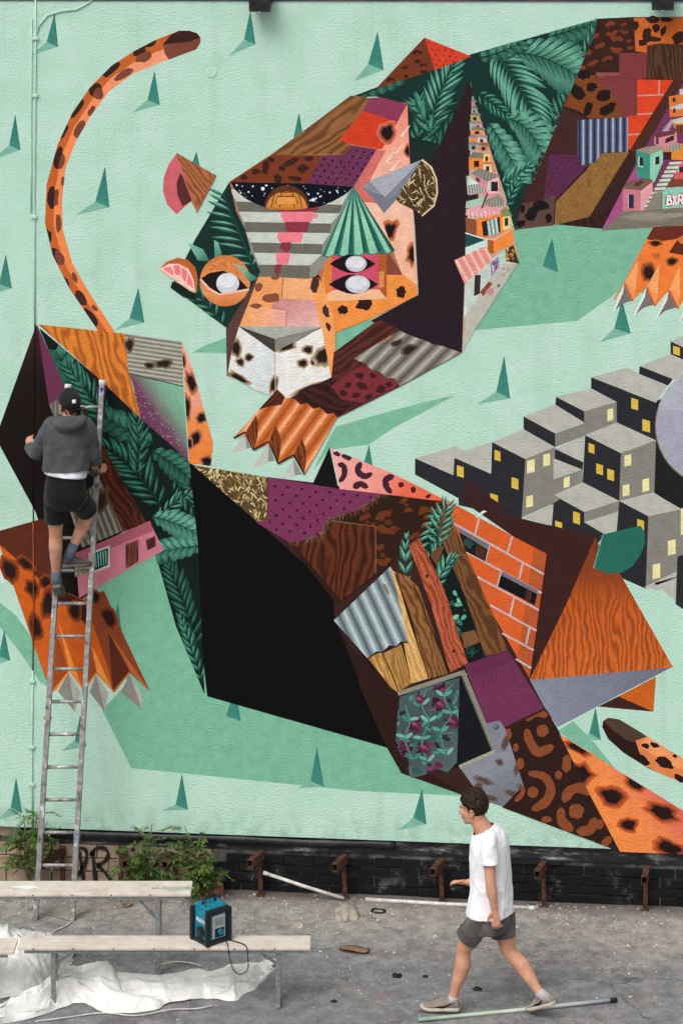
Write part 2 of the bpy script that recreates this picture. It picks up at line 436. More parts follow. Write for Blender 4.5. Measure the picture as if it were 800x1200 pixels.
    def frond(s, p0, pm, p1, n, ln, w, cols, clips=None, ang=52, seed=1, stem=1.6, sides=(1, -1), droop=.25, t0=.06):
        """palm-like leaf: leaflets on both sides of a bent rib. cols = dark, mid, light"""
        r_ = random.Random(seed); dark, mid, light = cols
        def q(t): return ((1-t)**2*p0[0]+2*t*(1-t)*pm[0]+t*t*p1[0], (1-t)**2*p0[1]+2*t*(1-t)*pm[1]+t*t*p1[1])
        for i in range(n):
            t = t0+(1-t0)*i/(n-1)*.98; b = q(t); e = q(min(1, t+.02)); d = math.atan2(e[1]-b[1], e[0]-b[0]) if t < .98 else math.atan2(p1[1]-q(.95)[1], p1[0]-q(.95)[0])
            for sd in sides:
                a = d+sd*R(ang*(1-.45*t)+r_.uniform(-6, 6)); l = ln*(math.sin(math.pi*(.16+.72*t))**.7)*r_.uniform(.85, 1.1); ww = .74*w*r_.uniform(.8, 1.15)*(.65+.35*math.sin(math.pi*t))
                dx, dy = math.cos(a), math.sin(a); ex, ey = -dy, dx
                bend = sd*droop*l*.5
                def pt(u, v): return (b[0]+dx*u*l+ex*(v*ww+bend*-u*u), b[1]+dy*u*l+ey*(v*ww+bend*-u*u))
                top = [pt(0, 0), pt(.2, .75), pt(.45, 1), pt(.72, .7), pt(1, 0)]; bot = [pt(0, 0), pt(.2, -.75), pt(.45, -1), pt(.72, -.7), pt(1, 0)]
                midl = [pt(.72, -.05), pt(.45, -.1), pt(.2, -.05)]
                tip = pt(1, 0)
                lit, sha = (top, bot) if top[2][1] < bot[2][1] else (bot, top)
                s.poly(lit+midl, Gr(b, tip, [(0, mid), (.45, light), (1, mixc(mid, light, .6))]), clips)
                s.poly(sha+midl, Gr(b, tip, [(0, dark), (.5, mixc(dark, mid, .8)), (1, mid)]), clips)
        s.line([q(i/10) for i in range(11)], stem, mixc(dark, mid, .5), .5, clips)
    def banana(s, p0, pm, p1, n, w, cols, clips=None, seed=1, splits=True, side=(1, -1)):
        """broad leaf cut into slanting lobes"""
        r_ = random.Random(seed); dark, mid, light = cols
        def q(t): return ((1-t)**2*p0[0]+2*t*(1-t)*pm[0]+t*t*p1[0], (1-t)**2*p0[1]+2*t*(1-t)*pm[1]+t*t*p1[1])
        for sd in side:
            for i in range(n):
                t, t2 = i/n, (i+.84)/n
                a, b = q(t), q(min(1, (i+1)/n)); d = math.atan2(b[1]-a[1], b[0]-a[0])
                wa = w*math.sin(math.pi*(.12+.8*t))**.6*r_.uniform(.9, 1.05); sh = .75
                o = lambda p, ww, f: (p[0]+ww*math.cos(d+sd*f), p[1]+ww*math.sin(d+sd*f))
                pa, pb = o(a, wa, sh*1.15), o(q(t2), wa*.97, sh*1.1)
                m1 = ((pa[0]+pb[0])/2+math.cos(d)*w*.1, (pa[1]+pb[1])/2+math.sin(d)*w*.1)
                ea = ((a[0]+pa[0])/2+math.cos(d)*.5, (a[1]+pa[1])/2)
                up = sd*math.cos(d) < 0
                c1, c2 = (mid, light) if up else (mixc(dark, mid, .6), mixc(mid, light, .45))
                s.poly([a, ea, pa, m1, pb, b], Gr(a, m1, [(0, c1), (.55, c2), (1, c1)]), clips)
                s.line([a, ((a[0]+m1[0])/2, (a[1]+m1[1])/2)], 1.0, dark, .3, clips)
        s.line([q(i/10) for i in range(11)], 1.8, mixc(dark, mid, .35), .6, clips)
    def rosette(s, x, y, r, col, seed=1, w=.5, centre=None, clips=None, arcs=None):
        r_ = random.Random(seed)
        arcs = arcs or [(r_.uniform(0, 60), r_.uniform(110, 170)), (r_.uniform(190, 230), r_.uniform(270, 330))]
        for a0, a1 in arcs:
            n = 7; out, inn = [], []
            for i in range(n+1):
                a = R(a0+(a1-a0)*i/n); e = .86+.14*math.sin(math.pi*(i+.6)/(n+1.2))
                ro, ri = r*(1+.12*r_.uniform(-1, 1)), r*(1-w*e*.95+.08*r_.uniform(-1, 1))
                out.append((x+ro*math.cos(a), y+ro*math.sin(a))); inn.append((x+ri*math.cos(a), y+ri*math.sin(a)))
            s.poly(out+inn[::-1], col, clips)
        if centre: s.blob(x, y, r*.3, r*.27, centre, clips=clips, seed=seed, n=8)
    def straw(s, pts, base, cols, n, ln, seed, clips, w=2.0):
        s.poly(pts, base); r_ = random.Random(seed); xs = [p[0] for p in pts]; ys = [p[1] for p in pts]
        for _ in range(n):
            x, y = r_.uniform(min(xs), max(xs)), r_.uniform(min(ys), max(ys)); a = r_.choice((.5, 2.2, 1.2))+r_.uniform(-.5, .5); l = ln*r_.uniform(.5, 1)
            s.line([(x, y), (x+l*.5*math.cos(a), y+l*.5*math.sin(a)+.6), (x+l*math.cos(a), y+l*math.sin(a))], w, r_.choice(cols), w*.4, clips)
    def dots(s, pts, dx, dy, r, col, ox=0, oy=0, shear=.4, jit=.8, seed=3):
        r_ = random.Random(seed); xs = [p[0] for p in pts]; ys = [p[1] for p in pts]; j = 0; y = min(ys)+oy
        while y < max(ys):
            x = min(xs)+ox+(j % 2)*dx*.5+j*shear
            while x < max(xs):
                px, py = x+r_.uniform(-jit, jit), y+r_.uniform(-jit, jit)+.12*(x-min(xs))
                if inside_pt(pts, px, py, r): s.ell(px, py, r*r_.uniform(.8, 1.1), r, col, n=7)
                x += dx
            y += dy; j += 1
    def build(s):
        me = bpy.data.meshes.new(s.name); me.from_pydata(s.v, [], s.f)
        for nm, data in (('Col', s.c), ('Col2', s.c2)):
            at = me.attributes.new(nm, 'FLOAT_COLOR', 'POINT'); at.data.foreach_set('color', np.array(data, np.float32).ravel())
        at = me.attributes.new('gv', 'FLOAT_VECTOR', 'POINT'); at.data.foreach_set('vector', np.array(s.g, np.float32).ravel())
        at = me.attributes.new('ga', 'FLOAT', 'POINT'); at.data.foreach_set('value', np.array(s.a, np.float32))
        me.materials.append(M['paint'])
        # every face looks out of the wall
        me.update()
        nrm = np.empty(len(me.polygons)*3, np.float32); me.polygons.foreach_get('normal', nrm)
        bad = [i for i in range(len(me.polygons)) if nrm[i*3+1] > 0]
        if bad:
            bm = bmesh.new(); bm.from_mesh(me); bm.faces.ensure_lookup_table()
            bmesh.ops.reverse_faces(bm, faces=[bm.faces[i] for i in bad]); bm.to_mesh(me); bm.free()
        o = link(bpy.data.objects.new(s.name, me), s.parent)
        if s.label: o['label'] = s.label
        return o
def inside_pt(pts, x, y, m=0):
    r = False; n = len(pts)
    for i in range(n):
        (x0, y0), (x1, y1) = pts[i], pts[(i+1) % n]
        if (y0 > y) != (y1 > y) and x < (x1-x0)*(y-y0)/(y1-y0)+x0: r = not r
        if m:
            dx, dy = x1-x0, y1-y0; l2 = dx*dx+dy*dy or 1; t = max(0, min(1, ((x-x0)*dx+(y-y0)*dy)/l2))
            if math.hypot(x0+t*dx-x, y0+t*dy-y) < m: return False
    return r
# ------------------------------------------------------------------ the painted wall
ZB, ZT = .491, 7.505
XL, XR = -9.0, 9.5
bm = bmesh.new(); box(bm, XL, XR, 0, .35, ZB, ZT)
wall = mesh_obj('mural_wall', bm, M['mint'])
tag(wall, 'tall pale mint rendered wall painted with a giant patchwork leopard mural', 'wall')

GB, GSH, GSP = '#7cb99b', '#78b597', '#3d8678'      # mint shades of the painting
# --- flat green cast-shape areas of the painting
P = Part('painted_shade', wall)
P.poly([(585, 268), (712, 246), (760, 255), (800, 262), (860, 264), (860, 345), (722, 343), (676, 376), (555, 387), (606, 308)], GB)
P.poly([(225, 413), (240, 405), (272, 393), (274, 414)], GB)
P.poly([(390, 387), (446, 371), (450, 376), (391, 413)], GB)
P.poly([(535, 462), (460, 481), (393, 500), (366, 552), (386, 527), (432, 521), (460, 502)], GB)
P.poly([(95, 690), (178, 640), (252, 800), (460, 862), (480, 898), (560, 926), (552, 933), (420, 927), (154, 900), (120, 832), (150, 800)], GB)
P.poly([(-60, 660), (-20, 680), (0, 706), (20, 722), (38, 748), (58, 806), (48, 800), (22, 762), (0, 734), (-60, 700)], GB)
P.poly([(0, 652), (0, 684), (34, 674)], '#cfe4d8')
P.poly([(654, 856), (671, 845), (697, 872), (722, 903), (688, 888)], GB)
P.build()
# --- little painted spikes with their painted shadows
spikes = [((64, 16), (68, 55), (55, 49), (37, 65)), ((293, 14), (299, 52), (286, 46), (268, 66)), ((442, 38), (449, 82), (431, 75), (415, 95)),
 ((181, 84), (187, 123), (173, 117), (155, 132)), ((18, 135), (24, 176), (11, 170), (-8, 187)), ((123, 196), (128, 243), (112, 236), (89, 252)),
 ((350, 133), (357, 172), (343, 165), (325, 180)), ((230, 178), (235, 200), (224, 194), (212, 204)), ((7, 299), (14, 338), (-1, 333), (-20, 348)),
 ((162, 338), (169, 378), (152, 373), (134, 387)), ((646, 280), (653, 319), (635, 312), (620, 327)), ((590, 418), (597, 467), (581, 459), (558, 474)),
 ((728, 352), (738, 391), (719, 385), (702, 401)), ((432, 522), (438, 558), (424, 550), (410, 562)), ((5, 739), (12, 774), (-1, 769), (-18, 782)),
 ((138, 708), (143, 746), (132, 738), (118, 750)), ((94, 839), (101, 875), (88, 868), (72, 880)), ((19, 912), (26, 953), (13, 946), (-6, 962)),
 ((213, 908), (220, 949), (206, 943), (190, 950)), ((275, 808), (282, 845), (265, 839), (247, 847)), ((371, 877), (379, 922), (364, 915), (348, 924)),
 ((494, 925), (499, 966), (484, 958), (466, 973)), ((697, 830), (703, 867), (690, 859), (673, 868)), ((905, 300), (912, 340), (897, 334), (880, 348)),
 ((-70, 420), (-63, 460), (-78, 454), (-96, 468)), ((-60, 110), (-53, 150), (-68, 144), (-86, 158)), ((870, 720), (877, 760), (862, 754), (844, 768))]
for a, b_, c, d in spikes:
    P = Part('painted_spike', wall)
    P.poly([c, b_, d], '#7fb7a1'); P.poly([a, b_, c], Gr(a, c, [(0, '#347f72'), (1, '#41897b')])); P.line([a, b_], 1.0, '#2c6f63', .8)
    P.build()

# --- the raised tail
def ribbon_pts(outer, inner): return list(zip(outer, inner))
P = Part('painted_tail', wall)
to = [(210, 36), (182, 47), (157, 60), (131, 77), (106, 102), (84, 134), (68, 169), (55, 216), (53, 261), (62, 299), (81, 337), (116, 389)]
ti = [(216, 63), (186, 74), (157, 86), (128, 107), (106, 137), (89, 166), (77, 197), (73, 235), (74, 270), (85, 308), (103, 340), (135, 389)]
tm = [((a[0]*.5+b_[0]*.5), (a[1]*.5+b_[1]*.5)) for a, b_ in zip(to, ti)]
tm[0] = (233, 44)
cap = [(210, 36), (222, 36), (231, 39), (235, 46), (233, 54), (226, 60), (216, 63)]
P.poly(to[::-1]+[(222, 36), (231, 39), (235, 44)]+[(220, 49)]+tm[1:], '#c6632d')
P.poly([(235, 44), (235, 50), (230, 58), (216, 63)]+ti[1:]+tm[1:][::-1]+[(220, 49)], Gr((230, 50), (130, 380), [(0, '#f7a07a'), (.4, '#f58e58'), (1, '#f08a4a')]))
tcl = [[to[i], to[i+1], ti[i+1], ti[i]] for i in range(len(to)-1)]
P.poly([(191, 52), (200, 41), (210, 36), (222, 36), (231, 39), (235, 44), (222, 49)], '#3a1f1b')
P.poly([(191, 52), (222, 49), (235, 44), (235, 50), (230, 58), (216, 63), (198, 70), (193, 62)], '#7d4535')
for x, y, rx, ry, an, c in [(176, 51, 9, 4, -25, '#3a1f1b'), (163, 60, 9, 5, -30, '#3a1f1b'), (168, 67, 10, 6, -25, '#7d4535'), (130, 80, 14, 6, -38, '#3a1f1b'), (146, 86, 12, 5, -35, '#7d4535'),
    (112, 106, 7, 8, 30, '#3a1f1b'), (116, 110, 6, 7, 35, '#7d4535'), (91, 126, 5, 13, 28, '#3a1f1b'), (107, 130, 3, 7, 30, '#7d4535'), (74, 154, 5, 12, 22, '#3a1f1b'), (93, 153, 5, 11, 25, '#7d4535'),
    (69, 186, 5, 13, 10, '#3a1f1b'), (73, 190, 3, 10, 10, '#7d4535'), (61, 232, 5, 13, 5, '#3a1f1b'), (66, 232, 3, 10, 5, '#7d4535'), (74, 212, 2, 6, 0, '#7d4535'), (57, 277, 4, 8, -5, '#3a1f1b'), (69, 262, 3, 12, 0, '#7d4535'),
    (66, 300, 5, 10, -25, '#3a1f1b'), (70, 302, 5, 9, -20, '#7d4535'), (76, 330, 4, 10, -30, '#3a1f1b'), (88, 325, 3, 7, -25, '#7d4535'), (95, 350, 6, 9, -25, '#4a2822'), (106, 372, 5, 12, -38, '#3a1f1b'), (111, 361, 3, 5, -35, '#7d4535')]:
    P.blob(x, y, rx, ry, c, an, n=11, clips=tcl)
P.build()

LG = ('#102c27', '#286455', '#70b096'); LG2 = ('#0c201d', '#215243', '#4f927a'); LGD = ('#0a1a18', '#1a4439', '#35705a')
# --- the dark shoulder, its leaves and the dark patchwork of the upper body
body = Part('painted_upper_body', wall)
P = body
P.poly([(697, 22), (740, 20), (880, 19), (880, 262), (800, 262), (705, 268), (640, 262), (603, 270), (600, 240), (640, 160)], '#3b2320', wood=('#2a1715', 75, 9))
# leopard print, dark on brown
lp = [(700, 22), (742, 21), (742, 60), (726, 62), (724, 84), (697, 86), (668, 90), (672, 70)]
P.poly(lp, '#3a211c')
for i, (x, y, r_, c) in enumerate([(716, 34, 9, '#7d3c20'), (700, 48, 9, '#7a3a20'), (722, 52, 10, '#7d3c20'), (732, 33, 7, '#73361d'), (692, 68, 10, '#7a3a20'), (712, 74, 9, '#73361d'), (680, 84, 8, '#8a4522'), (738, 52, 6, '#7a3a20')]):
    P.rosette(x, y, r_, c, seed=i+3, w=.6, clips=[[(700, 22), (742, 21), (742, 62), (668, 90)], [(742, 62), (726, 62), (724, 86), (668, 90)]])
P.poly([(742, 21), (880, 19), (880, 56), (800, 55), (757, 62), (744, 60)], '#cb662c')
for x, y, rx, ry, an in [(768, 33, 5, 5, 0), (757, 41, 6, 8, 10), (765, 46, 9, 3, 0), (777, 36, 3, 6, 20), (752, 50, 5, 4, 0), (744, 30, 4, 6, 0), (795, 44, 7, 9, 30), (780, 23, 8, 3, 0), (764, 23, 8, 4, 0), (820, 35, 9, 7, 0), (846, 44, 8, 8, 0)]:
    P.blob(x, y, rx, ry, '#37201c', an)
P.poly([(757, 54), (770, 51), (800, 52), (880, 50), (880, 96), (788, 94), (757, 92)], '#5a3a26', wood=('#33201a', 80, 5))
P.poly([(725, 62), (757, 62), (757, 92), (746, 93), (746, 135), (728, 138), (722, 114), (700, 97), (697, 85), (725, 85)], '#7f3a3b')
P.poly([(697, 85), (725, 85), (725, 88), (700, 90)], '#94504c')
P.poly([(668, 90), (697, 88), (700, 97), (722, 114), (728, 138), (690, 139), (678, 130), (654, 122)], '#7f4420')
for x, y, rx, ry, an in [(684, 88, 8, 5, -10), (674, 106, 14, 7, 40), (693, 102, 7, 5, -15), (707, 112, 9, 6, -20), (711, 128, 11, 6, -30), (688, 128, 5, 9, 20), (664, 97, 4, 4, 0)]:
    P.blob(x, y, rx, ry, '#241615', an)
P.poly([(654, 124), (690, 140), (678, 145), (676, 192), (643, 235), (606, 268), (603, 262), (636, 165)], '#432523')
pd = [(643, 181), (677, 181), (678, 192), (690, 192), (650, 234), (636, 238)]
P.poly(pd, '#5c2b4b'); P.dots(pd, 6, 5, .9, '#33182e')
P.poly([(604, 269), (611, 238), (634, 236), (650, 228), (648, 264)], '#5c443b')
for x, y, rx, ry, an in [(622, 251, 10, 6, -45), (610, 262, 6, 4, -30), (634, 241, 9, 5, 10), (643, 256, 4, 6, 0), (612, 245, 3, 5, 10)]:
    P.blob(x, y, rx, ry, '#1d1517', an)
tan = [(649, 264), (651, 236), (686, 200), (700, 180), (738, 178), (690, 254)]
P.poly(tan, '#8e6737')
r9 = random.Random(5)
for _ in range(260):
    x, y = r9.uniform(649, 738), r9.uniform(178, 264)
    if inside_pt(tan, x, y, 1.5): P.line([(x, y), (x+r9.uniform(-.6, .6), y+r9.uniform(2, 4))], .9, r9.choice(['#6b4a28', '#ab8248', '#7a5830']))
P.poly([(676, 141), (735, 137), (735, 178), (704, 179), (698, 190), (680, 194), (676, 180)], corr((676, 160), (737, 160), 7, '#1d2130', '#b3bdd2', .3, '#56607e'))
bk = [(746, 93), (788, 94), (762, 136), (738, 175), (735, 175), (735, 136), (746, 135)]
P.poly(bk, '#dc4526')
for a, b_ in [((746, 112), (777, 111)), ((746, 134), (764, 133)), ((735, 158), (750, 157)), ((772, 94), (771, 112))]: P.line([a, b_], 1.8, '#c8988c')
P.poly([(788, 94), (800, 94), (770, 150), (746, 190), (738, 176), (762, 136)], '#4c2a22')
P.poly([(738, 176), (746, 190), (712, 250), (690, 254)], '#3a2220')
P.build()
# --- leaves across the shoulder
P = Part('painted_leaf_panel', wall)
upl = [(410, 114), (455, 97), (550, 64), (700, 22), (694, 44), (640, 165), (607, 245), (602, 268), (592, 230), (556, 122), (551, 96), (505, 192), (477, 192), (477, 122), (440, 113)]
P.poly(upl, '#14322d')
c1 = [(410, 114), (455, 97), (550, 64), (551, 96), (505, 192), (477, 192), (477, 122), (440, 113)]
cA = [[(414, 113), (455, 97), (520, 75), (550, 64), (551, 96), (540, 120), (477, 120)], [(477, 119.5), (541, 119.5), (505, 192), (477, 192)]]
cB = [[(549, 64), (620, 44), (700, 22), (694, 44), (602, 268), (556, 122)]]
P.banana((420, 113), (440, 104), (470, 92), 5, 12, LG2, cA, 3)
P.frond((500, 165), (510, 110), (534, 72), 12, 34, 4.2, LG, cA, 48, 4)
P.frond((484, 190), (494, 150), (492, 118), 7, 26, 4.5, LG2, cA, 40, 8)
P.frond((512, 175), (500, 140), (486, 125), 5, 30, 6, LG2, cA, 35, 9)
P.frond((540, 118), (520, 140), (505, 170), 6, 26, 4, LGD, cA, 40, 19)
P.banana((640, 44), (668, 36), (698, 26), 7, 24, LG2, cB, 4)
P.frond((648, 150), (668, 110), (694, 40), 12, 30, 4.5, LG2, cB, 50, 41)
P.frond((620, 215), (634, 190), (650, 140), 8, 20, 4, LG2, cB, 50, 42)
P.frond((576, 58), (605, 90), (632, 150), 15, 42, 5.2, LG, cB, 58, 12)
P.banana((604, 62), (640, 62), (680, 92), 10, 40, LG, cB, 5)
P.banana((560, 68), (590, 62), (612, 48), 6, 16, LG2, cB, 7)
P.banana((592, 138), (618, 142), (634, 178), 8, 32, LG, cB, 6)
P.banana((572, 144), (590, 168), (612, 214), 9, 22, LG, cB, 9)
P.frond((588, 216), (600, 210), (618, 196), 6, 18, 4, LG, cB, 50, 22)
P.frond((586, 250), (598, 232), (606, 212), 6, 15, 3.5, LG2, cB, 50, 23)
P.frond((560, 110), (575, 120), (592, 134), 7, 16, 3.6, LG2, cB, 55, 24)
P.build()
# --- the dark neck
P = Part('painted_neck', wall)
P.poly([(550, 94), (554, 110), (548, 250), (541, 413), (470, 391), (434, 376), (490, 345), (486, 268), (478, 180), (505, 190)], Gr((505, 120), (520, 410), [(0, '#2c1c22'), (1, '#281b24')]))
P.poly([(479, 160), (512, 168), (505, 192), (479, 196)], '#1a2b29')
P.build()
# --- small painted hillside town in the opened neck
P = Part('painted_town', wall)
P.poly([(553, 112), (566, 150), (590, 225), (607, 300), (606, 309), (555, 388), (541, 413), (545, 300), (548, 240)], '#c9a48f')
def hut(x0, y0, x1, y1, wallc, win=True, roof=None, rh=4, sl=2, wx=.5, wc='#33201f'):
    P.poly([(x0, y0), (x1, y0+sl*.3), (x1, y1), (x0, y1)], wallc)
    if roof: P.poly([(x0-1, y0+1), (x0+(x1-x0)*.3, y0-rh), (x1+2, y0-rh+sl), (x1+2, y0+2)], roof)
    if win:
        cx = x0+(x1-x0)*wx; cy = (y0+y1)/2+1; ww, wh = (x1-x0)*.14+.5, (y1-y0)*.26
        P.poly([(cx-ww, cy-wh), (cx+ww, cy-wh), (cx+ww, cy+wh), (cx-ww, cy+wh)], wc)
for a in [(552, 118, 556, 126, '#b78b8e', False, '#8a7f78', 2), (552, 126, 558, 134, '#a9b7a8', True, '#77726c', 2), (551, 134, 561, 142, '#c2a062', True, '#7c7a70', 3), (550, 143, 556, 153, '#9fb9a8', False, '#888', 2),
          (556, 144, 563, 152, '#e09aa0', True, '#9c8f88', 3), (551, 151, 566, 158, '#ef9350', True, '#807a72', 3), (549, 160, 559, 167, '#f08f54', False, '#8d8a80', 3), (559, 160, 569, 168, '#eac0c0', True, '#9b948c', 3),
          (560, 169, 572, 177, '#d28a62', True, '#8b6a55', 3), (549, 168, 560, 176, '#93a297', True, '#86867c', 3), (549, 184, 567, 198, '#ee8a3e', True, '#7d786c', 6), (566, 180, 574, 190, '#f0c070', True, None), (566, 191, 576, 202, '#e9d3b8', True, '#c9803a', 2)]:
    hut(*a)
P.poly([(574, 180), (580, 202), (576, 202)], '#e58a4a')
hut(556, 204, 584, 230, '#d98f9c', False); P.poly([(570, 208), (584, 206), (584, 226), (570, 228)], '#efb3b6')
P.poly([(551, 203), (562, 197), (586, 206), (571, 213)], corr((552, 203), (583, 208), 8, '#6f6c62', '#a39e90'))
P.poly([(575, 213), (583, 213), (583, 224), (575, 224)], '#2a2322'); P.poly([(573, 213), (575, 213), (575, 224), (573, 224)], '#a9d5cc')
P.poly([(557, 207), (562, 210), (562, 214), (557, 211)], '#5a3c3e')
P.poly([(546, 206), (549, 206), (560, 216), (571, 225), (547, 228)], corr((547, 225), (571, 222), 8, '#595a58', '#d2d6cf')); P.poly([(548, 206), (560, 215), (548, 217)], '#cfe3da')
P.poly([(547, 229), (560, 227), (560, 233), (547, 236)], '#2b2426'); P.poly([(546, 236), (562, 232), (562, 228), (566, 228), (566, 242), (545, 244)], '#a7c7b2')
P.poly([(566, 236), (584, 228), (590, 234), (590, 241), (574, 243)], corr((566, 236), (590, 236), 7, '#75726a', '#aaa595'))
P.poly([(546, 245), (562, 240), (588, 245), (586, 249), (562, 254), (545, 252)], '#e2a0a4')
for i in range(8): P.line([(548+i*5, 247+(i % 2)), (549+i*5, 255)], 1.1, '#f4d6d2')
P.line([(571, 226), (564, 244)], 1.6, '#4a2023')
P.poly([(545, 255), (560, 258), (560, 276), (546, 276)], '#8f5236'); P.poly([(558, 257), (588, 250), (590, 272), (566, 280), (558, 275)], '#f0863c')
P.poly([(564, 260), (585, 254), (586, 272), (566, 277)], '#2b211f')
P.poly([(570, 259), (582, 255), (584, 273), (572, 277)], corr((570, 266), (584, 264), 3, '#3d8079', '#dce6e0'))
P.poly([(588, 251), (594, 247), (598, 254), (598, 268), (589, 270)], '#ecd084'); P.poly([(591, 256), (595, 255), (595, 264), (591, 265)], '#33241f')
P.poly([(586, 247), (593, 242), (600, 253), (588, 254)], '#8b8c5c')
P.poly([(578, 281), (601, 268), (600, 286), (584, 293), (578, 298)], '#f0883c'); P.poly([(570, 281), (578, 281), (578, 298), (571, 296)], '#b0592c')
P.line([(569, 280), (578, 281), (601, 268)], 1.8, '#f3b58c')
P.poly([(545, 272), (571, 281), (571, 285), (545, 289)], '#1d4a45'); P.poly([(545, 290), (571, 280), (571, 298), (578, 304), (545, 310)], '#cbe2d8')
P.line([(545, 273), (571, 281)], 1.6, '#d8e4dc')
P.poly([(544, 310), (576, 303), (596, 290), (606, 308), (575, 345), (545, 372)], '#c3d2c8')
P.poly([(592, 292), (601, 287), (608, 309), (592, 306)], '#4c2c22')
for i in range(16): P.ell(r9.uniform(593, 602), r9.uniform(291, 304), 2.0, 1.4, r9.choice(['#d8b665', '#b98c48', '#6f4426']), r9.uniform(0, 180), n=8)
P.poly([(584, 297), (590, 293), (590, 310), (585, 312)], '#b9d4c8'); P.poly([(574, 308), (584, 300), (585, 313), (575, 324)], '#9c8fa8')
for i in range(7): P.line([(575+r9.uniform(0, 8), 306+r9.uniform(0, 12)), (577+r9.uniform(0, 8), 306+r9.uniform(0, 12))], 1.2, r9.choice(['#6d2f55', '#3d2c48', '#d8c8d8']))
P.poly([(606, 309), (590, 309), (574, 326), (558, 352), (546, 368), (541, 413), (555, 388)], '#bdb9ad')
P.poly([(543, 372), (558, 350), (546, 366), (545, 340)], '#cfe0d6')
P.poly([(556, 322), (563, 322), (562, 344), (555, 347)], '#3d2a2a'); P.poly([(562, 342), (572, 330), (577, 332), (566, 347)], '#8a4a3a')
P.blob(574, 341, 5, 4, '#c08a84'); P.blob(584, 335, 2, 2, '#8a5a58')
for x, y in [(590, 315), (595, 316), (589, 322), (597, 323)]: P.blob(x, y, 1.3, 1.1, '#8f8a82', n=7)
P.poly([(532, 305), (569, 288), (577, 304), (544, 333)], corr((533, 312), (573, 290), 5, '#e88a86', '#f0d2b8', 0, '#ea9c92'))
P.build()
# --- red and brown pyramid behind the head
P = Part('painted_pyramid', wall)
q = [(440, 104), (497, 44), (509, 82)]
P.poly(q, '#74381f'); P.poly([(497, 44), (552, 66), (509, 82)], '#d4412a'); P.dots([(497, 44), (552, 66), (509, 82)], 8, 6, 1.1, '#7a1f18')
for x, y, a in [(489, 66, 8), (475, 84, 7), (496, 80, 6), (458, 97, 6)]: P.rosette(x, y, a, '#3a1d17', seed=int(x), w=.55, clips=q)
P.build()
# --- the long planes of the forehead
head = Part('painted_head', wall)
P = head
P.poly([(269, 213), (316, 182), (413, 112), (477, 121), (480, 190), (485, 268), (489, 346), (440, 371), (393, 390), (393, 412), (336, 468), (266, 440), (268, 380), (202, 336)], '#b57450')
P.poly([(319, 181), (411, 112), (433, 115), (425, 131), (397, 164), (411, 169), (404, 181)], '#94633a', wood=('#5f3a22', -38, 9))
ld = [(268, 214), (319, 181), (379, 182), (360, 215)]
P.poly(ld, '#7a3921')
for x, y, rx, ry, an in [(300, 201, 5, 4, 0), (311, 196, 4, 9, 10), (341, 190, 10, 4, -25), (331, 197, 4, 3, 0), (355, 197, 6, 5, 0), (325, 209, 5, 5, 0), (346, 209, 8, 3, 10), (286, 208, 4, 3, 0), (362, 186, 6, 3, -10), (318, 187, 4, 3, 0)]:
    P.blob(x, y, rx, ry, '#3a201b', an, clips=ld)
pd = [(378, 182), (404, 181), (411, 170), (441, 175), (414, 219), (360, 215)]
P.poly(pd, '#6d3355'); P.dots(pd, 9.5, 7, 1.6, '#331a33')
P.poly([(397, 164), (425, 130), (466, 142), (448, 175), (411, 169)], '#d23f24')
P.poly([(433, 115), (446, 114), (477, 122), (466, 143), (425, 130)], '#8d3a58')
cheek = [(477, 122), (480, 190), (485, 268), (489, 346), (474, 330), (461, 295), (414, 219), (441, 176), (448, 174), (466, 142)]
P.poly(cheek, Gr((470, 125), (486, 335), [(0, '#f08b78'), (.3, '#f2ae97'), (.55, '#f3bfa8'), (1, '#f4b697')]))
P.poly([(441, 176), (452, 176), (434, 210), (452, 240), (424, 236), (414, 219)], '#d46f69')
for x, y in [(452, 190), (458, 200), (463, 180), (470, 160)]: P.line([(x, y), (x+10, y-13)], 3.4, '#f4d3bb', 1)
cc = [[(466, 142), (477, 122), (480, 190), (485, 268), (489, 346), (474, 330), (461, 295), (440, 250), (448, 174)]]
P.blob(454, 155, 8, 9, '#1f1315', 20, soft='#ef7f5a'); P.blob(478, 177, 4, 6, '#1f1315', 0, soft='#ef7f5a', clips=cc)
P.blob(456, 271, 7, 10, '#1f1315', 25, soft='#ee8a55', clips=cc); P.blob(484, 298, 6, 10, '#1f1315', 0, soft='#ee8a55', clips=cc)
P.poly([(444, 296), (457, 298), (472, 323), (450, 328)], '#84483a')
och = [(383, 300), (446, 300), (450, 322), (472, 322), (488, 334), (489, 346), (440, 371), (392, 390), (374, 340)]
P.poly(och, '#f09244')
for x, y, rx, ry in [(402, 363, 6, 5.5), (427, 357, 10, 6.5), (470, 342, 6, 7), (371, 331, 5, 9)]: P.blob(x, y, rx, ry, '#33191a')
P.poly([(388, 298), (444, 298), (444, 340), (388, 341)], '#d2506b')
P.poly([(378, 300), (389, 300), (389, 342), (382, 346)], '#e07f3c'); P.poly([(443, 298), (453, 298), (453, 349), (443, 341)], '#b3592f')
P.poly([(382, 346), (389, 340), (444, 339), (453, 350), (386, 353)], '#f4bd93')
P.poly([(444, 318), (450, 318), (450, 336), (444, 338)], '#d98a52')
P.build()
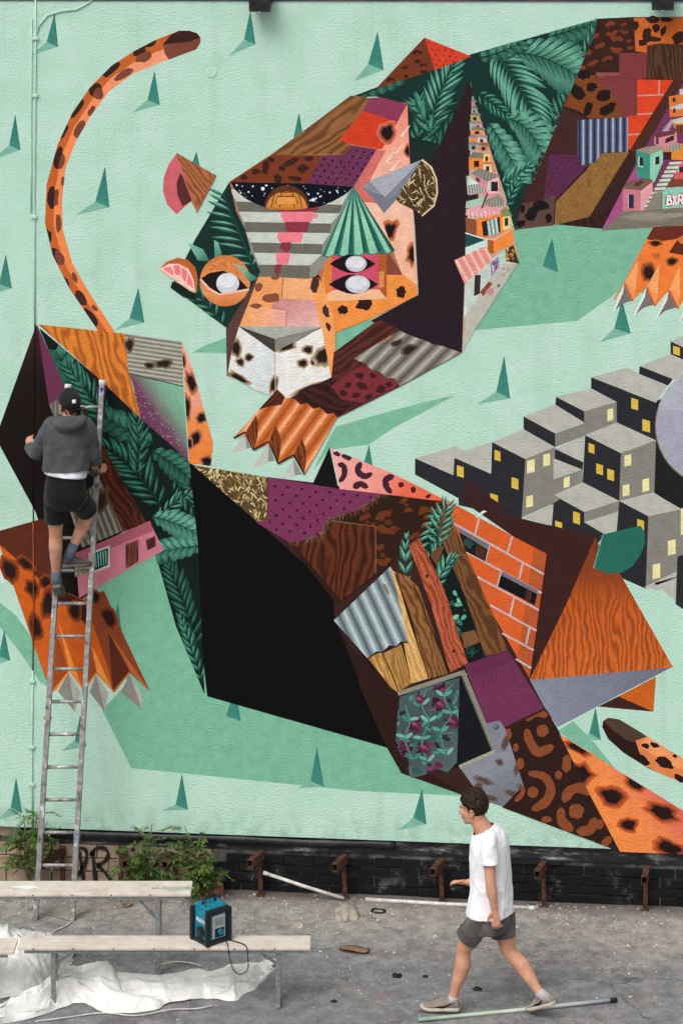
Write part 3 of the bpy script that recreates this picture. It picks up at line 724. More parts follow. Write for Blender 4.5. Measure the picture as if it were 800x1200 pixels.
# --- forehead steps with pink drips
P = Part('painted_steps', wall)
yl = [222, 236, 248, 260, 272, 284, 296, 310, 326]
xl = [270, 277, 280, 286, 288, 294, 298, 303, 304]
xr = [(405, 230), (401, 240), (398, 250), (388, 262), (387, 273), (378, 286), (377, 298), (364, 311), (362, 326)]
P.poly([(272, 222), (414, 219), (403, 258), (386, 300), (370, 324), (304, 326), (294, 292), (280, 250)], '#8f9088')
for i in range(8):
    c = '#c9cfc4' if i % 2 == 0 else '#6d6b61'
    P.poly([(xl[i], yl[i]), xr[i] if i else (408, 226), (xr[i+1][0], xr[i+1][1]), (xl[i+1], yl[i+1])], c)
for x0, x1, y0, y1, k in [(324, 373, 243, 248, 1), (329, 367, 248, 260, 0), (334, 363, 260, 272, 1), (326, 355, 272, 284, 0), (330, 341, 284, 296, 1), (323, 341, 296, 310, 0), (323, 330, 310, 324, 1)]:
    j = [r9.uniform(-2, 2) for _ in range(6)]
    P.poly([(x0, y0), (x1, y0), (x1+j[0]-1, (y0+y1)/2), (x1+j[1]-3, y1), (x0+j[2]+3, y1), (x0+j[3]-1, (y0+y1)/2)], '#8a3540' if k else '#f0808c')
P.blob(321, 327, 4, 1.6, '#8a3540'); P.blob(368, 253, 5, 2.5, '#ee8a92')
P.build()
P = Part('painted_night_eye', wall)
lens = [(270, 213), (300, 214), (360, 215), (414, 219), (404, 228), (390, 236), (375, 242), (350, 246), (325, 246), (305, 241), (288, 233), (276, 223)]
P.poly(lens, '#0d101d')
for _ in range(85):
    x, y = r9.uniform(272, 412), r9.uniform(214, 245)
    if inside_pt(lens, x, y, 1.5): P.ell(x, y, *(2*[r9.choice([.5, .6, .8, 1.2])]), '#dfe6ee', n=6)
P.ell(308, 221, 2.2, 2.2, '#eef3f8', n=8); P.ell(367, 234, 2.2, 2.2, '#eef3f8', n=8)
P.ell(336, 243, 26, 26, '#5c331e', 0, 180, 360, n=16); P.ell(336, 244, 24, 20, '#d8893c', 0, 180, 360, n=16); P.ell(336, 243, 25, 3, '#c67834', 0, 0, 180, n=10)
for x in (318, 328, 345, 354): P.line([(x, 243), (336+(x-336)*.75, 224)], 1.1, '#5c331e')
P.line([(312, 240), (316, 230), (324, 225), (348, 225), (356, 231), (360, 240)], 1.3, '#5c331e')
P.poly([(325, 231), (346, 231), (349, 239), (323, 239)], '#e59a4c'); P.line([(323, 239), (325, 230), (346, 230), (349, 239)], 1.1, '#5c331e')
P.build()
# --- leafy left cheek
P = Part('painted_leaf_panel', wall)
ll = [(269, 213), (277, 248), (287, 268), (294, 293), (305, 318), (301, 327), (268, 386), (201, 336), (228, 282)]
P.poly(ll, '#16302c')
cL = [[(269, 213), (277, 248), (287, 268), (294, 293), (305, 318), (301, 327), (268, 386), (201, 336), (228, 282)]]
cL = [[(269, 213), (228, 282), (201, 336), (268, 386), (301, 327), (290, 300)], [(269, 213), (277, 248), (301, 327), (290, 300)], [(294, 293), (305, 318), (301, 327), (290, 305)]]
P.frond((298, 316), (280, 270), (262, 228), 10, 38, 3.6, LG, None, 62, 31, sides=(-1,), droop=-.2)
P.frond((298, 316), (285, 275), (264, 222), 9, 20, 3.4, LG, cL, 50, 33, sides=(1,))
P.frond((264, 384), (240, 350), (214, 330), 7, 24, 4, LG2, cL, 50, 34)
P.frond((285, 350), (276, 330), (272, 310), 5, 24, 4, LG, cL, 50, 35)
P.poly([(251, 281), (256, 284), (262, 305), (252, 304)], Gr((251, 281), (258, 305), [(0, '#7fc0a4'), (1, '#2f7464')]))
P.poly([(220, 284), (238, 292), (246, 306), (232, 305)], Gr((220, 284), (244, 306), [(0, '#8cc9b0'), (1, '#2f7464')]))
P.build()
P = Part('painted_ear', wall, 'painted cone ear with pink inside on the mint ground')
P.poly([(208, 179), (198, 192), (192, 208), (191, 224), (196, 240), (207, 251), (224, 236), (231, 249), (222, 210)], '#d0636c')
P.poly([(211, 203), (207, 215), (208, 228), (214, 242), (225, 235), (214, 206)], '#5a2d2b')
P.poly([(207, 179), (254, 206), (231, 250)], '#b06d44', wood=('#7d4528', 55, 5))
P.build()
P = Part('painted_ear', wall, 'painted grey folded ear with a straw fan')
fan = [(494, 187), (506, 198), (512, 212), (513, 228), (508, 243), (496, 253), (484, 246), (468, 238), (462, 232), (472, 218)]
P.straw(fan, '#4c3926', ['#8a7048', '#c7ad7c', '#6b5233', '#e0cda0', '#38281b'], 150, 12, 4, [fan], 1.5)
P.line([(494, 187), (505, 196), (511, 210), (512, 226), (508, 241), (494, 253)], 2.4, '#dcc79c', 2)
P.poly([(424, 219), (436, 211), (452, 230), (472, 222), (462, 236), (450, 250), (436, 232)], '#767a86')
P.poly([(424, 219), (434, 212), (452, 230), (440, 226)], '#8e919b')
P.poly([(432, 212), (494, 187), (451, 231)], '#a9abb5'); P.poly([(494, 187), (451, 231), (460, 232), (478, 212)], '#7f838f')
P.build()
P = Part('painted_roof', wall, 'painted green corrugated cone above the double eye')
ap = (414, 218)
bot = [(377, 300), (384, 302), (392, 299), (401, 302), (409, 299), (418, 300), (427, 297), (436, 299), (445, 296), (454, 298), (462, 294)]
P.poly([ap]+bot, '#2c7666')
for i, (f0, f1) in enumerate([(.05, .16), (.25, .36), (.45, .57), (.66, .77), (.88, .95)]):
    x0, x1 = 377+85*f0, 377+85*f1
    P.poly([ap, (x0, 300-.06*(x0-377)), ((x0+x1)/2, 301-.06*(x0-377)), (x1, 299-.06*(x1-377))], Gr(ap, ((x0+x1)/2, 300), [(0, '#3f8a76'), (.5, '#9bd3b6'), (1, '#8ac8aa')]))
    P.poly([ap, (x1, 299-.06*(x1-377)), (x1+5, 298-.06*(x1-377))], '#1d5a4e')
P.build()
def eye(P, cx, cy, rx, ry, ix, iw, ih, lid=None):
    up = [(cx-rx+2*rx*i/8, cy-ry*math.sin(math.pi*i/8)) for i in range(9)]; lo = [(cx-rx+2*rx*i/8, cy+ry*math.sin(math.pi*i/8)) for i in range(8, -1, -1)]
    P.poly(up+lo[1:-1], '#1b1317')
    P.ell(ix, cy, iw, ih, '#c9c9d2', n=18); P.ell(ix-1, cy-1.5, iw*.85, ih*.7, '#dfdfe4', n=16)
P = Part('painted_eye', wall, 'painted double eye under the green cone')
eye(P, 413, 309, 27, 11, 417, 12.5, 9.6); eye(P, 414, 333, 29, 11.5, 419, 14.5, 10.5)
P.build()
P = Part('painted_eye', wall, 'painted wooden round eye on the leafy cheek')
P.ell(264, 329, 29.5, 30, Gr((264, 299), (264, 360), [(0, '#d07a3e'), (.4, '#dd8a4a'), (.75, '#e8935a'), (1, '#c96f32')]), n=28)
for i in range(30):
    a = R(r9.uniform(190, 350)); r0 = r9.uniform(17, 28); P.line([(264+r0*math.cos(a), 329+r0*math.sin(a)), (264+r0*.9*math.cos(a+.12), 329+r0*.9*math.sin(a+.12))], 1.0, r9.choice(['#b5652f', '#eaa268']))
P.poly([(235, 327), (245, 320), (262, 317), (278, 324), (292, 339), (276, 341), (256, 345), (244, 338)], '#1c1418')
P.ell(267, 332, 13.5, 12.5, '#d3d3db', n=20); P.ell(266, 329, 11, 8, '#e2e2e8', n=18)
P.line([(235, 327), (245, 338), (257, 345), (276, 342), (292, 339)], 2.6, '#f3c0a8')
P.poly([(273, 308), (284, 312), (296, 322), (304, 326), (292, 330), (284, 318)], Gr((273, 308), (300, 328), [(0, '#9bd3b6'), (1, '#2f7464')]))
P.build()
P = Part('painted_grapefruit', wall)
P.poly([(187, 315), (195, 307), (208, 302), (220, 304), (229, 313), (232, 326), (231, 341), (226, 342)], '#c0612f')
P.poly([(187, 315), (198, 309), (210, 309), (221, 315), (227, 327), (229, 341), (222, 339), (204, 326)], '#f6cdbf')
for a in [[(191, 315), (200, 312), (204, 319), (203, 323)], [(203, 311), (211, 311), (212, 322), (206, 322)], [(213, 313), (220, 318), (218, 331), (213, 325)], [(221, 320), (225, 328), (227, 338), (219, 332)]]: P.poly(a, '#ee7f84')
P.line([(187, 315), (204, 327), (222, 340), (230, 342)], 1.8, '#f1b79a')
P.poly([(202, 330), (210, 332), (226, 343), (232, 352), (215, 348), (200, 337)], '#152421')
P.build()
# --- bridge of the nose, nose and muzzle
P = Part('painted_snout', wall)
P.poly([(301, 326), (304, 322), (281, 384), (268, 438), (266, 441), (265, 385)], '#5b3e38')
P.poly([(303, 324), (333, 325), (331, 351), (322, 350), (319, 362), (289, 361)], '#efa062')
P.poly([(332, 325), (364, 327), (371, 352), (331, 350)], '#f3ae7c'); P.line([(332, 325), (330, 350)], 1.0, '#a5623c')
P.poly([(322, 350), (370, 352), (377, 384), (335, 384), (336, 363), (320, 361)], Gr((340, 352), (360, 384), [(0, '#cf8e8c'), (1, '#e8b3ab')]))
P.poly([(289, 360), (336, 362), (336, 384), (280, 384)], Gr((285, 375), (336, 370), [(0, '#f4a766'), (.4, '#f3ae7c'), (1, '#efa9a2')]))
P.line([(320, 361), (336, 363), (335, 384)], 1.0, '#a8645a')
for x, y, rx, ry, an in [(318, 349, 9, 6, -10), (303, 336, 5, 5, 20), (300, 358, 7, 3, 5), (322, 326, 5, 2, 0)]: P.blob(x, y, rx, ry, '#8a4f38', an)
P.poly([(362, 326), (374, 326), (386, 352), (393, 388), (393, 412), (388, 446), (376, 384)], '#f4a35e')
for x, y, rx, ry, an in [(369, 334, 5, 10, 10), (382, 365, 4, 8, -12), (385, 383, 3, 5, -20)]: P.blob(x, y, rx, ry, '#4a2d2a', an)
P.poly([(280, 383), (322, 412), (377, 384), (388, 443), (336, 468), (302, 458), (267, 438), (271, 415)], '#eae8e2')
P.poly([(280, 383), (322, 412), (322, 463), (302, 458), (267, 438), (271, 415)], Gr((270, 410), (322, 440), [(0, '#e6e4de'), (.6, '#dde1e2'), (1, '#d3dadd')]))
P.poly([(280, 382), (377, 383), (322, 397)], '#aeb0a4'); P.poly([(280, 382), (322, 397), (322, 413)], '#453d3d'); P.poly([(322, 397), (377, 383), (345, 402), (323, 413)], '#87867b')
mz = [(280, 383), (322, 412), (377, 384), (388, 443), (336, 468), (302, 458), (267, 438)]
mzc = [[(280, 383), (322, 412), (322, 463), (302, 458), (267, 438), (271, 415)], [(322, 412), (377, 384), (388, 443), (336, 468), (322, 463)]]
for x, y, rx, ry, an in [(277, 408, 5, 9, -15), (282, 424, 4, 4, 0), (292, 419, 4, 3.5, 0), (361, 410, 5, 4, 0), (355, 425.5, 5, 4.5, 0), (368, 423, 4, 4, 0), (378, 417, 8, 10, 20), (321, 450, 4, 8, 15), (280, 443, 12, 3.5, 28), (337, 406, 9, 4, -25), (362, 455, 16, 2.4, -22)]:
    P.blob(x, y, rx, ry, '#281a18', an, soft='#d6b996', clips=mzc)
P.line([(322, 412), (323, 462)], 1.2, '#b9b6b0', .8); P.poly([(319, 463), (324, 456), (336, 468), (326, 466)], '#241a19')
P.build()
# --- foreleg
P = Part('painted_foreleg', wall)
P.poly([(391, 413), (444, 374), (480, 392), (541, 413), (470, 452), (394, 490), (385, 487), (336, 470), (388, 444)], '#5b2c26', wood=('#351a18', -32, 7))
P.poly([(336, 468), (388, 442), (394, 455), (420, 470), (394, 490), (365, 482)], '#43211e', wood=('#2a1513', 20, 7))
rl = [(420, 430), (440, 428), (470, 446), (462, 455), (426, 472), (400, 468), (388, 452)]
P.poly(rl, '#7b2f35')
for x, y, rx, ry, an in [(421, 440, 5, 4, 0), (408, 451, 4, 3, -20), (424, 452, 7, 4, 25), (402, 460, 5, 4, 0), (417, 463, 5, 3, 0), (437, 440, 4, 3, 20), (446, 456, 6, 5, -20), (432, 465, 5, 3, -30), (456, 450, 4, 3, 0)]: P.blob(x, y, rx, ry, '#3f1a1f', an, clips=[rl])
cs = [(414, 420), (467, 387), (476, 391), (486, 395), (496, 398), (506, 403), (520, 406), (540, 413), (468, 452), (462, 443), (452, 443), (445, 435), (436, 434), (428, 426)]
P.poly(cs, corr((425, 402), (475, 452), 5, '#57524c', '#b9b4a6', .35, '#8b867b'))
P.blob(465, 402, 6, 3, '#3a2a25', -20, soft='#7d7266'); P.blob(479, 410, 9, 4, '#2a211f', -25, soft='#7d7266'); P.blob(452, 398, 10, 1.5, '#a2764f', -30)
P.build()
P = Part('painted_paw', wall, 'painted rusty corrugated paw below the muzzle')
pw = [(325, 456), (336, 466), (345, 467), (352, 474), (360, 472), (367, 479), (375, 477), (383, 485), (391, 484), (395, 489), (357, 556), (344, 535), (326, 543), (315, 520), (297, 527), (287, 509), (274, 513)]
for a, b_ in [([(270, 532), (287, 508), (296, 524)], [(287, 508), (296, 524), (289, 526)]), ([(295, 549), (315, 519), (322, 540)], [(315, 519), (322, 540), (314, 541)]), ([(329, 562), (344, 538), (354, 556)], [(344, 538), (354, 556), (345, 557)])]:
    P.poly(a, '#c3c7bd'); P.poly(b_, '#8e9089')
P.poly(pw, corr((297, 470), (378, 528), 6, '#a3501f', '#f5b788', .2, '#d9743a'))
P.poly([(325, 456), (334, 466), (330, 474), (316, 476), (303, 480)], '#5a2a1c', wood=('#34180f', -50, 5))
for a in [[(300, 486), (303, 498), (302, 512), (298, 526), (289, 505)], [(323, 497), (329, 512), (329, 528), (326, 542), (315, 518)], [(354, 512), (359, 528), (358, 545), (356, 556), (344, 533)]]:
    P.poly(a, '#8a4520', wood=('#45210f', 80, 4))
for a in [[(274, 513), (288, 506), (297, 527)], [(297, 527), (315, 517), (326, 543)], [(326, 543), (344, 533), (357, 556)]]: P.line([a[0], a[1]], 2.2, '#3a2019'); P.line([a[1], a[2]], 1.8, '#2c1a18')
P.build()
# --- right paw
P = Part('painted_paw', wall, 'painted orange paw at the right edge')
for x0, y0, x1, y1, x2, y2 in [(717, 366, 731, 332, 740, 352), (741, 371, 757, 336, 765, 357), (767, 374, 783, 340, 793, 360), (795, 378, 808, 342, 818, 362)]:
    P.poly([(x0, y0), (x1, y1), (x2, y2), (x0+12, y0-10)], '#77706b'); P.poly([(x0, y0), (x1, y1), (x1-2, y1+12), (x0+3, y0-2)], '#e9eae4')
P.poly([(765, 265), (860, 262), (860, 345), (840, 362), (808, 338), (794, 362), (783, 340), (767, 359), (757, 336), (741, 352), (731, 331), (720, 352), (719, 349), (731, 330), (757, 280)], Gr((770, 265), (750, 355), [(0, '#ef7d3a'), (1, '#ee8038')]))
P.poly([(765, 266), (860, 262), (860, 268), (800, 278), (786, 281), (772, 283), (757, 280)], '#6c2d22'); P.poly([(783, 296), (793, 281), (860, 278), (860, 300), (800, 299)], '#5c2a22')
P.poly([(792, 280), (806, 272), (806, 284), (797, 286)], '#d8743e')
P.blob(760, 320, 7, 8, '#2b1a18', 0, soft='#c96a30'); P.blob(787, 306, 5, 4, '#2b1a18', -20, soft='#d87435'); P.blob(768, 285, 6, 3, '#2b1a18', 0, soft='#e07a38'); P.blob(768, 300, 5, 4, '#c9682c')
for a, b_ in [([(731, 331), (747, 305), (744, 340)], [(731, 331), (744, 340), (741, 353)]), ([(757, 336), (772, 309), (770, 345)], [(757, 336), (770, 345), (767, 359)]), ([(783, 340), (796, 311), (796, 345)], [(783, 340), (796, 345), (794, 362)])]:
    P.poly(a, '#f8a667'); P.poly(b_, '#f6985a'); P.line([b_[2], b_[0]], 2.2, '#d4602a')
P.build()
# --- hillside houses by the right edge
P = Part('painted_hill_houses', wall)
P.poly([(704, 270), (745, 190), (800, 96), (880, 60), (880, 262), (800, 262)], '#74395f'); P.poly([(704, 270), (744, 195), (752, 205), (730, 245), (728, 250)], '#a9508a')
P.poly([(783, 113), (800, 110), (800, 136), (784, 137)], '#dc7a3a'); P.ell(789, 117, 2, 3, '#4a2a22', n=8); P.poly([(784, 126), (800, 121), (800, 127), (790, 129)], '#c9c4c8'); P.poly([(788, 127), (791, 127), (791, 132), (788, 132)], '#4a2a22')
P.poly([(795, 105), (800, 104), (860, 90), (860, 112), (796, 111)], '#c7bfc9')
P.poly([(785, 140), (860, 136), (860, 168), (789, 150)], '#c27f42'); P.poly([(785, 141), (800, 137), (860, 134), (860, 141), (790, 145)], '#cfc8b0'); P.poly([(791, 147), (800, 146), (800, 157), (793, 156)], '#6a3a2a')
for i in range(5): P.poly([(775+i*2.2, 152-i*2.6), (783+i*1.2, 151-i*2.6), (784+i*1.1, 153-i*2.6), (776+i*2, 154-i*2.6)], '#b9a6b0')
P.poly([(766, 160), (792, 154), (793, 168), (778, 175), (766, 169)], '#d98890'); P.poly([(766, 158), (780, 155), (792, 153), (790, 157), (768, 162)], '#6e3a30'); P.poly([(779, 163), (789, 158), (789, 164), (779, 168)], '#3a2730'); P.poly([(768, 162), (771, 161), (771, 169), (768, 169)], '#4a2a50')
P.poly([(777, 174), (792, 168), (860, 170), (860, 190), (787, 187), (777, 186)], '#e88a34'); P.poly([(776, 174), (793, 167), (800, 172), (790, 178)], corr((777, 174), (799, 172), 6, '#7c7a70', '#b8b4a2')); P.poly([(777, 178), (786, 178), (786, 187), (777, 187)], '#3a2426')
P.poly([(745, 176), (761, 180), (761, 210), (745, 208)], '#3f8f7c'); P.poly([(761, 180), (776, 174), (776, 190), (766, 214), (761, 211)], '#8fcfae'); P.poly([(744, 176), (756, 172), (776, 170), (777, 175), (761, 181)], '#9c8f7c')
P.poly([(748, 184), (753, 185), (753, 194), (748, 193)], '#2a2533'); P.line([(748, 184), (748, 195), (753, 195.5)], 1.2, '#d8e6dc'); P.poly([(767, 184), (772, 183), (772, 192), (767, 193)], '#2a2533'); P.line([(766.5, 184), (766.5, 193)], 1.0, '#d8e6dc')
P.poly([(729, 221), (750, 222), (750, 247), (729, 248)], '#c77a86'); P.poly([(750, 222), (764, 213), (764, 228), (755, 246), (750, 247)], '#e2a0a6'); P.poly([(728, 221), (738, 211), (763, 210), (764, 213), (751, 223)], '#7d5a48'); P.blob(748, 215, 6, 2.5, '#4a3a32', -20, clips=None)
P.poly([(736, 228), (742, 228), (742, 244), (736, 244)], '#2b2c4c'); P.line([(735.5, 228), (735.5, 244)], 1.2, '#e9b8bc')
P.poly([(776, 212), (860, 205), (860, 246), (775, 246)], '#8fc9b4'); P.poly([(778, 214), (784, 210), (860, 208), (860, 215), (778, 220)], '#7c4030')
P.poly([(790, 198), (800, 188), (860, 186), (860, 208), (789, 210)], '#d0605c'); P.poly([(795, 196), (800, 195), (800, 202), (795, 202)], '#3a2730'); P.line([(794, 196), (794, 202)], 1, '#e6d8d8')
for i in range(11):
    y0 = 240-i*5; x0 = 755+i*2.9; x1 = x0+11+i*.35
    P.poly([(x0, y0), (x1, y0-1), (x1-1, y0+2.6), (x0-1, y0+2.8)], '#d0d3c4'); P.poly([(x0-1, y0+2.8), (x1-1, y0+2.6), (x1-2, y0+4.2), (x0-2, y0+4.4)], '#6d6659')
P.poly([(766, 226), (775, 224), (774, 246), (755, 247)], '#8a8676')
P.poly([(704, 270), (729, 248), (800, 243), (880, 240), (880, 262), (800, 264)], '#7b7366'); P.blob(762, 254, 22, 4, '#968f80', 0, soft='#827a6c'); P.blob(790, 252, 12, 3, '#9a9384')
# painted bubble lettering on the small mint wall
def letters(strokes, w, col): [P.line(s_, w, col) for s_ in strokes]
gl = [[(782, 229), (781, 240)], [(782, 229), (785, 230), (785, 233), (782, 234)], [(782, 234), (786, 235), (786, 239), (781, 240)], [(788, 229), (792, 240)], [(792, 229), (788, 240)], [(795, 228), (794, 239)], [(795, 228), (799, 229), (799, 234), (795, 234)], [(797, 234), (800, 240)]]
letters(gl, 5.0, '#8a3a4a'); letters(gl, 2.4, '#f0e6e4')
P.build()
# --- the painted block city
P = Part('painted_block_city', wall)
DK, LT, GY, YD, YG = '#2a2a2f', '#b9b8ae', '#86837b', '#dcba4c', '#ece3a6'
P.poly([(768, 470), (880, 420), (880, 660), (800, 598), (766, 578)], '#1f1e21')
tops = [[(486, 537), (533, 523), (546, 529), (532, 537), (531, 557)], [(531, 536), (545, 528), (575, 518), (574, 555)], [(576, 518), (613, 503), (650, 524), (615, 538)], [(613, 488), (650, 474), (684, 495), (650, 508)],
 [(651, 465), (692, 455), (722, 471), (684, 482)], [(692, 442), (734, 431), (748, 438), (781, 452), (768, 472)], [(749, 429), (785, 415), (820, 430), (820, 450), (787, 444)], [(785, 400), (812, 388), (830, 396), (800, 407)],
 [(648, 537), (681, 550), (648, 562)], [(685, 510), (722, 495), (768, 516), (727, 531)], [(649, 580), (682, 565), (725, 587), (684, 600)], [(725, 587), (765, 577), (797, 597), (759, 605)], [(684, 612), (724, 599), (722, 622), (706, 625)],
 [(611, 606), (648, 591), (646, 616)], [(650, 526), (684, 511), (683, 542)]]
darks = [[(486, 537), (531, 557), (532, 536), (575, 555), (576, 518), (615, 538), (611, 608), (580, 602), (537, 592), (537, 584), (486, 556)], [(613, 488), (650, 508), (650, 524), (613, 503)], [(651, 465), (684, 482), (684, 496), (650, 477)],
 [(692, 442), (768, 472), (768, 517), (722, 495), (722, 471), (692, 456)], [(749, 429), (788, 444), (782, 452), (748, 438)], [(785, 400), (800, 406), (800, 422), (785, 415)], [(650, 526), (683, 542), (682, 551), (648, 537)],
 [(685, 510), (727, 531), (725, 587), (682, 566)], [(648, 580), (684, 600), (684, 612), (708, 626), (692, 648), (640, 630)], [(725, 587), (759, 605), (756, 690), (720, 674), (722, 612)]]
greys = [[(615, 538), (650, 524), (648, 590), (611, 606)], [(650, 508), (684, 496), (684, 511), (650, 524)], [(684, 482), (722, 471), (722, 495), (684, 511)], [(648, 562), (682, 550), (682, 566), (648, 590)], [(727, 531), (768, 516), (766, 578), (725, 587)],
 [(684, 600), (725, 587), (724, 599), (684, 612)], [(759, 605), (797, 596), (880, 580), (880, 650), (800, 668), (756, 690)]]
for p in darks: P.poly(p, DK)
for p in greys: P.poly(p, GY)
for p in tops: P.poly(p, LT)
P.poly([(754, 688), (800, 666), (800, 684), (770, 692)], LT); P.poly([(757, 690), (792, 676), (800, 674), (800, 712), (766, 683)], LT); P.poly([(793, 652), (880, 630), (880, 760), (800, 714), (791, 708)], DK)
def win(x0, y0, x1, y1, c, k): P.poly([(x0, y0), (x1, y0+k), (x1, y1), (x0, y1-k)], c)
for w_ in [(579, 527, 586, 541), (599, 559, 607, 574), (574, 578, 583, 594), (535, 545, 543, 560), (739, 466, 747, 481), (752, 491, 761, 507), (788, 405, 796, 417), (689, 519, 696, 532), (698, 543, 706, 557), (711, 549, 719, 564), (671, 599, 679, 615), (650, 610, 658, 619), (746, 608, 754, 622)]: win(*w_, YD, 2.5)
for w_ in [(617, 540, 626, 553), (636, 533, 644, 545), (616, 582, 624, 593), (711, 480, 718, 492), (660, 560, 667, 570), (731, 534, 739, 545), (729, 569, 737, 580), (752, 562, 760, 575), (782, 634, 791, 649), (764, 662, 773, 677), (797, 596, 804, 625)]: win(*w_, YG, -2)
P.ell(838, 499, 71, 71, '#a5a6b6', n=60); P.ell(838, 499, 71, 71, '#b1b1bf', 0, 195, 345, n=24); P.line([(838+71*math.cos(R(a)), 499+71*math.sin(R(a))) for a in range(110, 205, 8)], 1.4, '#6b6238')
P.build()
# --- main body
P = Part('painted_lower_body', wall)
P.poly([(223, 543), (236, 548), (314, 559), (452, 576), (520, 586), (600, 628), (698, 627), (622, 798), (725, 998), (588, 945), (548, 932), (470, 905), (453, 876), (243, 816), (236, 700)], '#3a211d')
P.poly([(537, 584), (580, 600), (645, 616), (699, 628), (690, 668), (622, 798), (620, 790), (640, 649), (600, 628)], '#3c201c'); P.poly([(537, 584), (548, 560), (570, 580), (600, 600), (560, 596)], '#3a2022')
P.poly([(222, 542), (302, 612), (345, 650), (400, 698), (391, 706), (392, 726), (412, 768), (422, 805), (453, 876), (243, 816), (234, 742), (229, 640)], '#070707')
P.poly([(392, 724), (412, 760), (440, 785), (466, 812), (500, 905), (560, 940), (548, 934), (470, 906), (453, 876), (424, 806)], '#2e1917')
P.poly([(363, 574), (386, 524), (398, 580)], '#120f11')
P.build()
P = Part('painted_straw_patch', wall)
st = [(226, 545), (313, 559), (314, 609), (302, 612)]
P.straw(st, '#5b482b', ['#9a8050', '#c8b27c', '#7b6238', '#e0cf9c', '#4a3820', '#b39a62'], 420, 9, 11, [st], 2.0)
P.build()
P = Part('painted_purple_patch', wall)
pp = [(314, 559), (398, 573), (452, 577), (419, 598), (386, 608), (373, 629), (340, 636), (300, 612), (314, 609)]
P.poly(pp, '#7b3459'); P.dots(pp, 16, 8.5, 1.9, '#3a1a33', ox=6, oy=8)
P.build()
P = Part('painted_wood_patch', wall)
bp = [(339, 637), (373, 629), (386, 608), (419, 598), (452, 577), (520, 586), (528, 612), (478, 640), (456, 664), (395, 710), (391, 704)]
P.poly(bp, '#301b14')
bc = [[(386, 608), (419, 598), (452, 577), (520, 586), (528, 612), (440, 680)]]
for i, (x, y, r_) in enumerate([(455, 612, 15), (500, 606, 13), (476, 592, 9), (430, 612, 10), (448, 650, 13), (488, 634, 10), (428, 600, 7), (515, 594, 7)]): P.rosette(x, y, r_, '#6a3418', seed=i+40, w=.6, clips=bc, centre='#5e2e16')
P.poly([(344, 638), (374, 632), (388, 610), (440, 617), (440, 672), (400, 704)], '#64301b', wood=('#2e1610', 98, 7))
P.line([(388, 610), (440, 617), (440, 672)], 1.4, '#7a5a44')
for i in range(70):
    t = i/69; seg = [(340, 636), (373, 629), (386, 608), (419, 597), (452, 577)]; k = min(3, int(t*4)); f = t*4-k
    x, y = seg[k][0]+(seg[k+1][0]-seg[k][0])*f, seg[k][1]+(seg[k+1][1]-seg[k][1])*f
    P.line([(x+r9.uniform(-2, 2), y+r9.uniform(-3, 1)), (x+r9.uniform(-1, 4), y+r9.uniform(3, 7))], 1.6, r9.choice(['#7d6448', '#6a4b30', '#5a3a22']), .5)
P.build()
P = Part('painted_pink_spots', wall)
pk = [(387, 525), (460, 555), (524, 587), (505, 586), (450, 579), (398, 573)]
P.poly(pk, Gr((390, 560), (505, 585), [(0, '#f3a9a4'), (.45, '#f09a8c'), (.7, '#ee6c50'), (1, '#ec6a48')]))
for x, y, r_, arcs in [(395, 532, 6, [(0, 350)]), (404, 535, 5, [(20, 200)])]: P.blob(x, y, r_*.75, r_*.5, '#452031', 20, clips=[pk])
pkc = [[(387, 525), (460, 555), (524, 587), (450, 579), (398, 573)]]
for pts, w in [([(397, 544), (403, 547), (403, 557), (398, 564)], 7), ([(422, 543), (419, 552), (427, 558), (435, 555)], 8), ([(460, 558), (452, 562), (453, 571), (458, 577)], 8), ([(415, 571), (422, 567), (430, 571)], 8), ([(484, 571), (484, 577)], 6), ([(499, 583), (504, 580)], 4)]: P.stroke(pts, w, w*.85, '#452031', pkc)
P.blob(470, 568, 4, 3.5, '#452031', clips=pkc); P.blob(407, 536, 5, 3, '#452031', 20, clips=pkc)
P.build()
# --- brick facet
P = Part('painted_brick_facet', wall)
fb = [(520, 584), (600, 628), (640, 649), (620, 795), (560, 690)]
P.poly(fb, '#d9602c'); P.poly([(625, 641), (640, 649), (620, 795), (606, 770)], '#b7562f')
GT = '#c4b4b6'
for a, b_ in [((529, 612), (637, 673)), ((545, 646), (634, 695)), ((559, 676), (631, 715)), ((574, 709), (628, 739)), ((588, 742), (625, 762)), ((604, 772), (622, 783)), ((561, 607), (556, 627)), ((600, 628), (594, 648)), ((573, 639), (568, 657)), ((612, 660), (608, 678)), ((587, 670), (582, 687)), ((602, 700), (597, 721)), ((620, 736), (616, 755)), ((565, 600), (558, 606))]:
    P.line([a, b_], 2.3, GT)
P.poly([(556, 606), (560, 606), (570, 599), (566, 598)], '#cfe0d2')
P.poly([(535, 617), (573, 638), (568, 658), (545, 646)], '#1a1c1b'); P.poly([(535, 617), (573, 638), (571, 644), (537, 623)], '#777073'); P.poly([(558, 638), (570, 645), (567, 657), (556, 650)], '#4a2a20'); P.blob(549, 637, 6, 5, '#2a4a40', 30)
P.poly([(588, 669), (630, 692), (626, 709), (583, 687)], '#131213'); P.poly([(588, 669), (630, 692), (629, 696), (587, 674)], '#77707a'); P.poly([(616, 690), (623, 694), (621, 705), (615, 702)], '#4a2a20')
P.build()
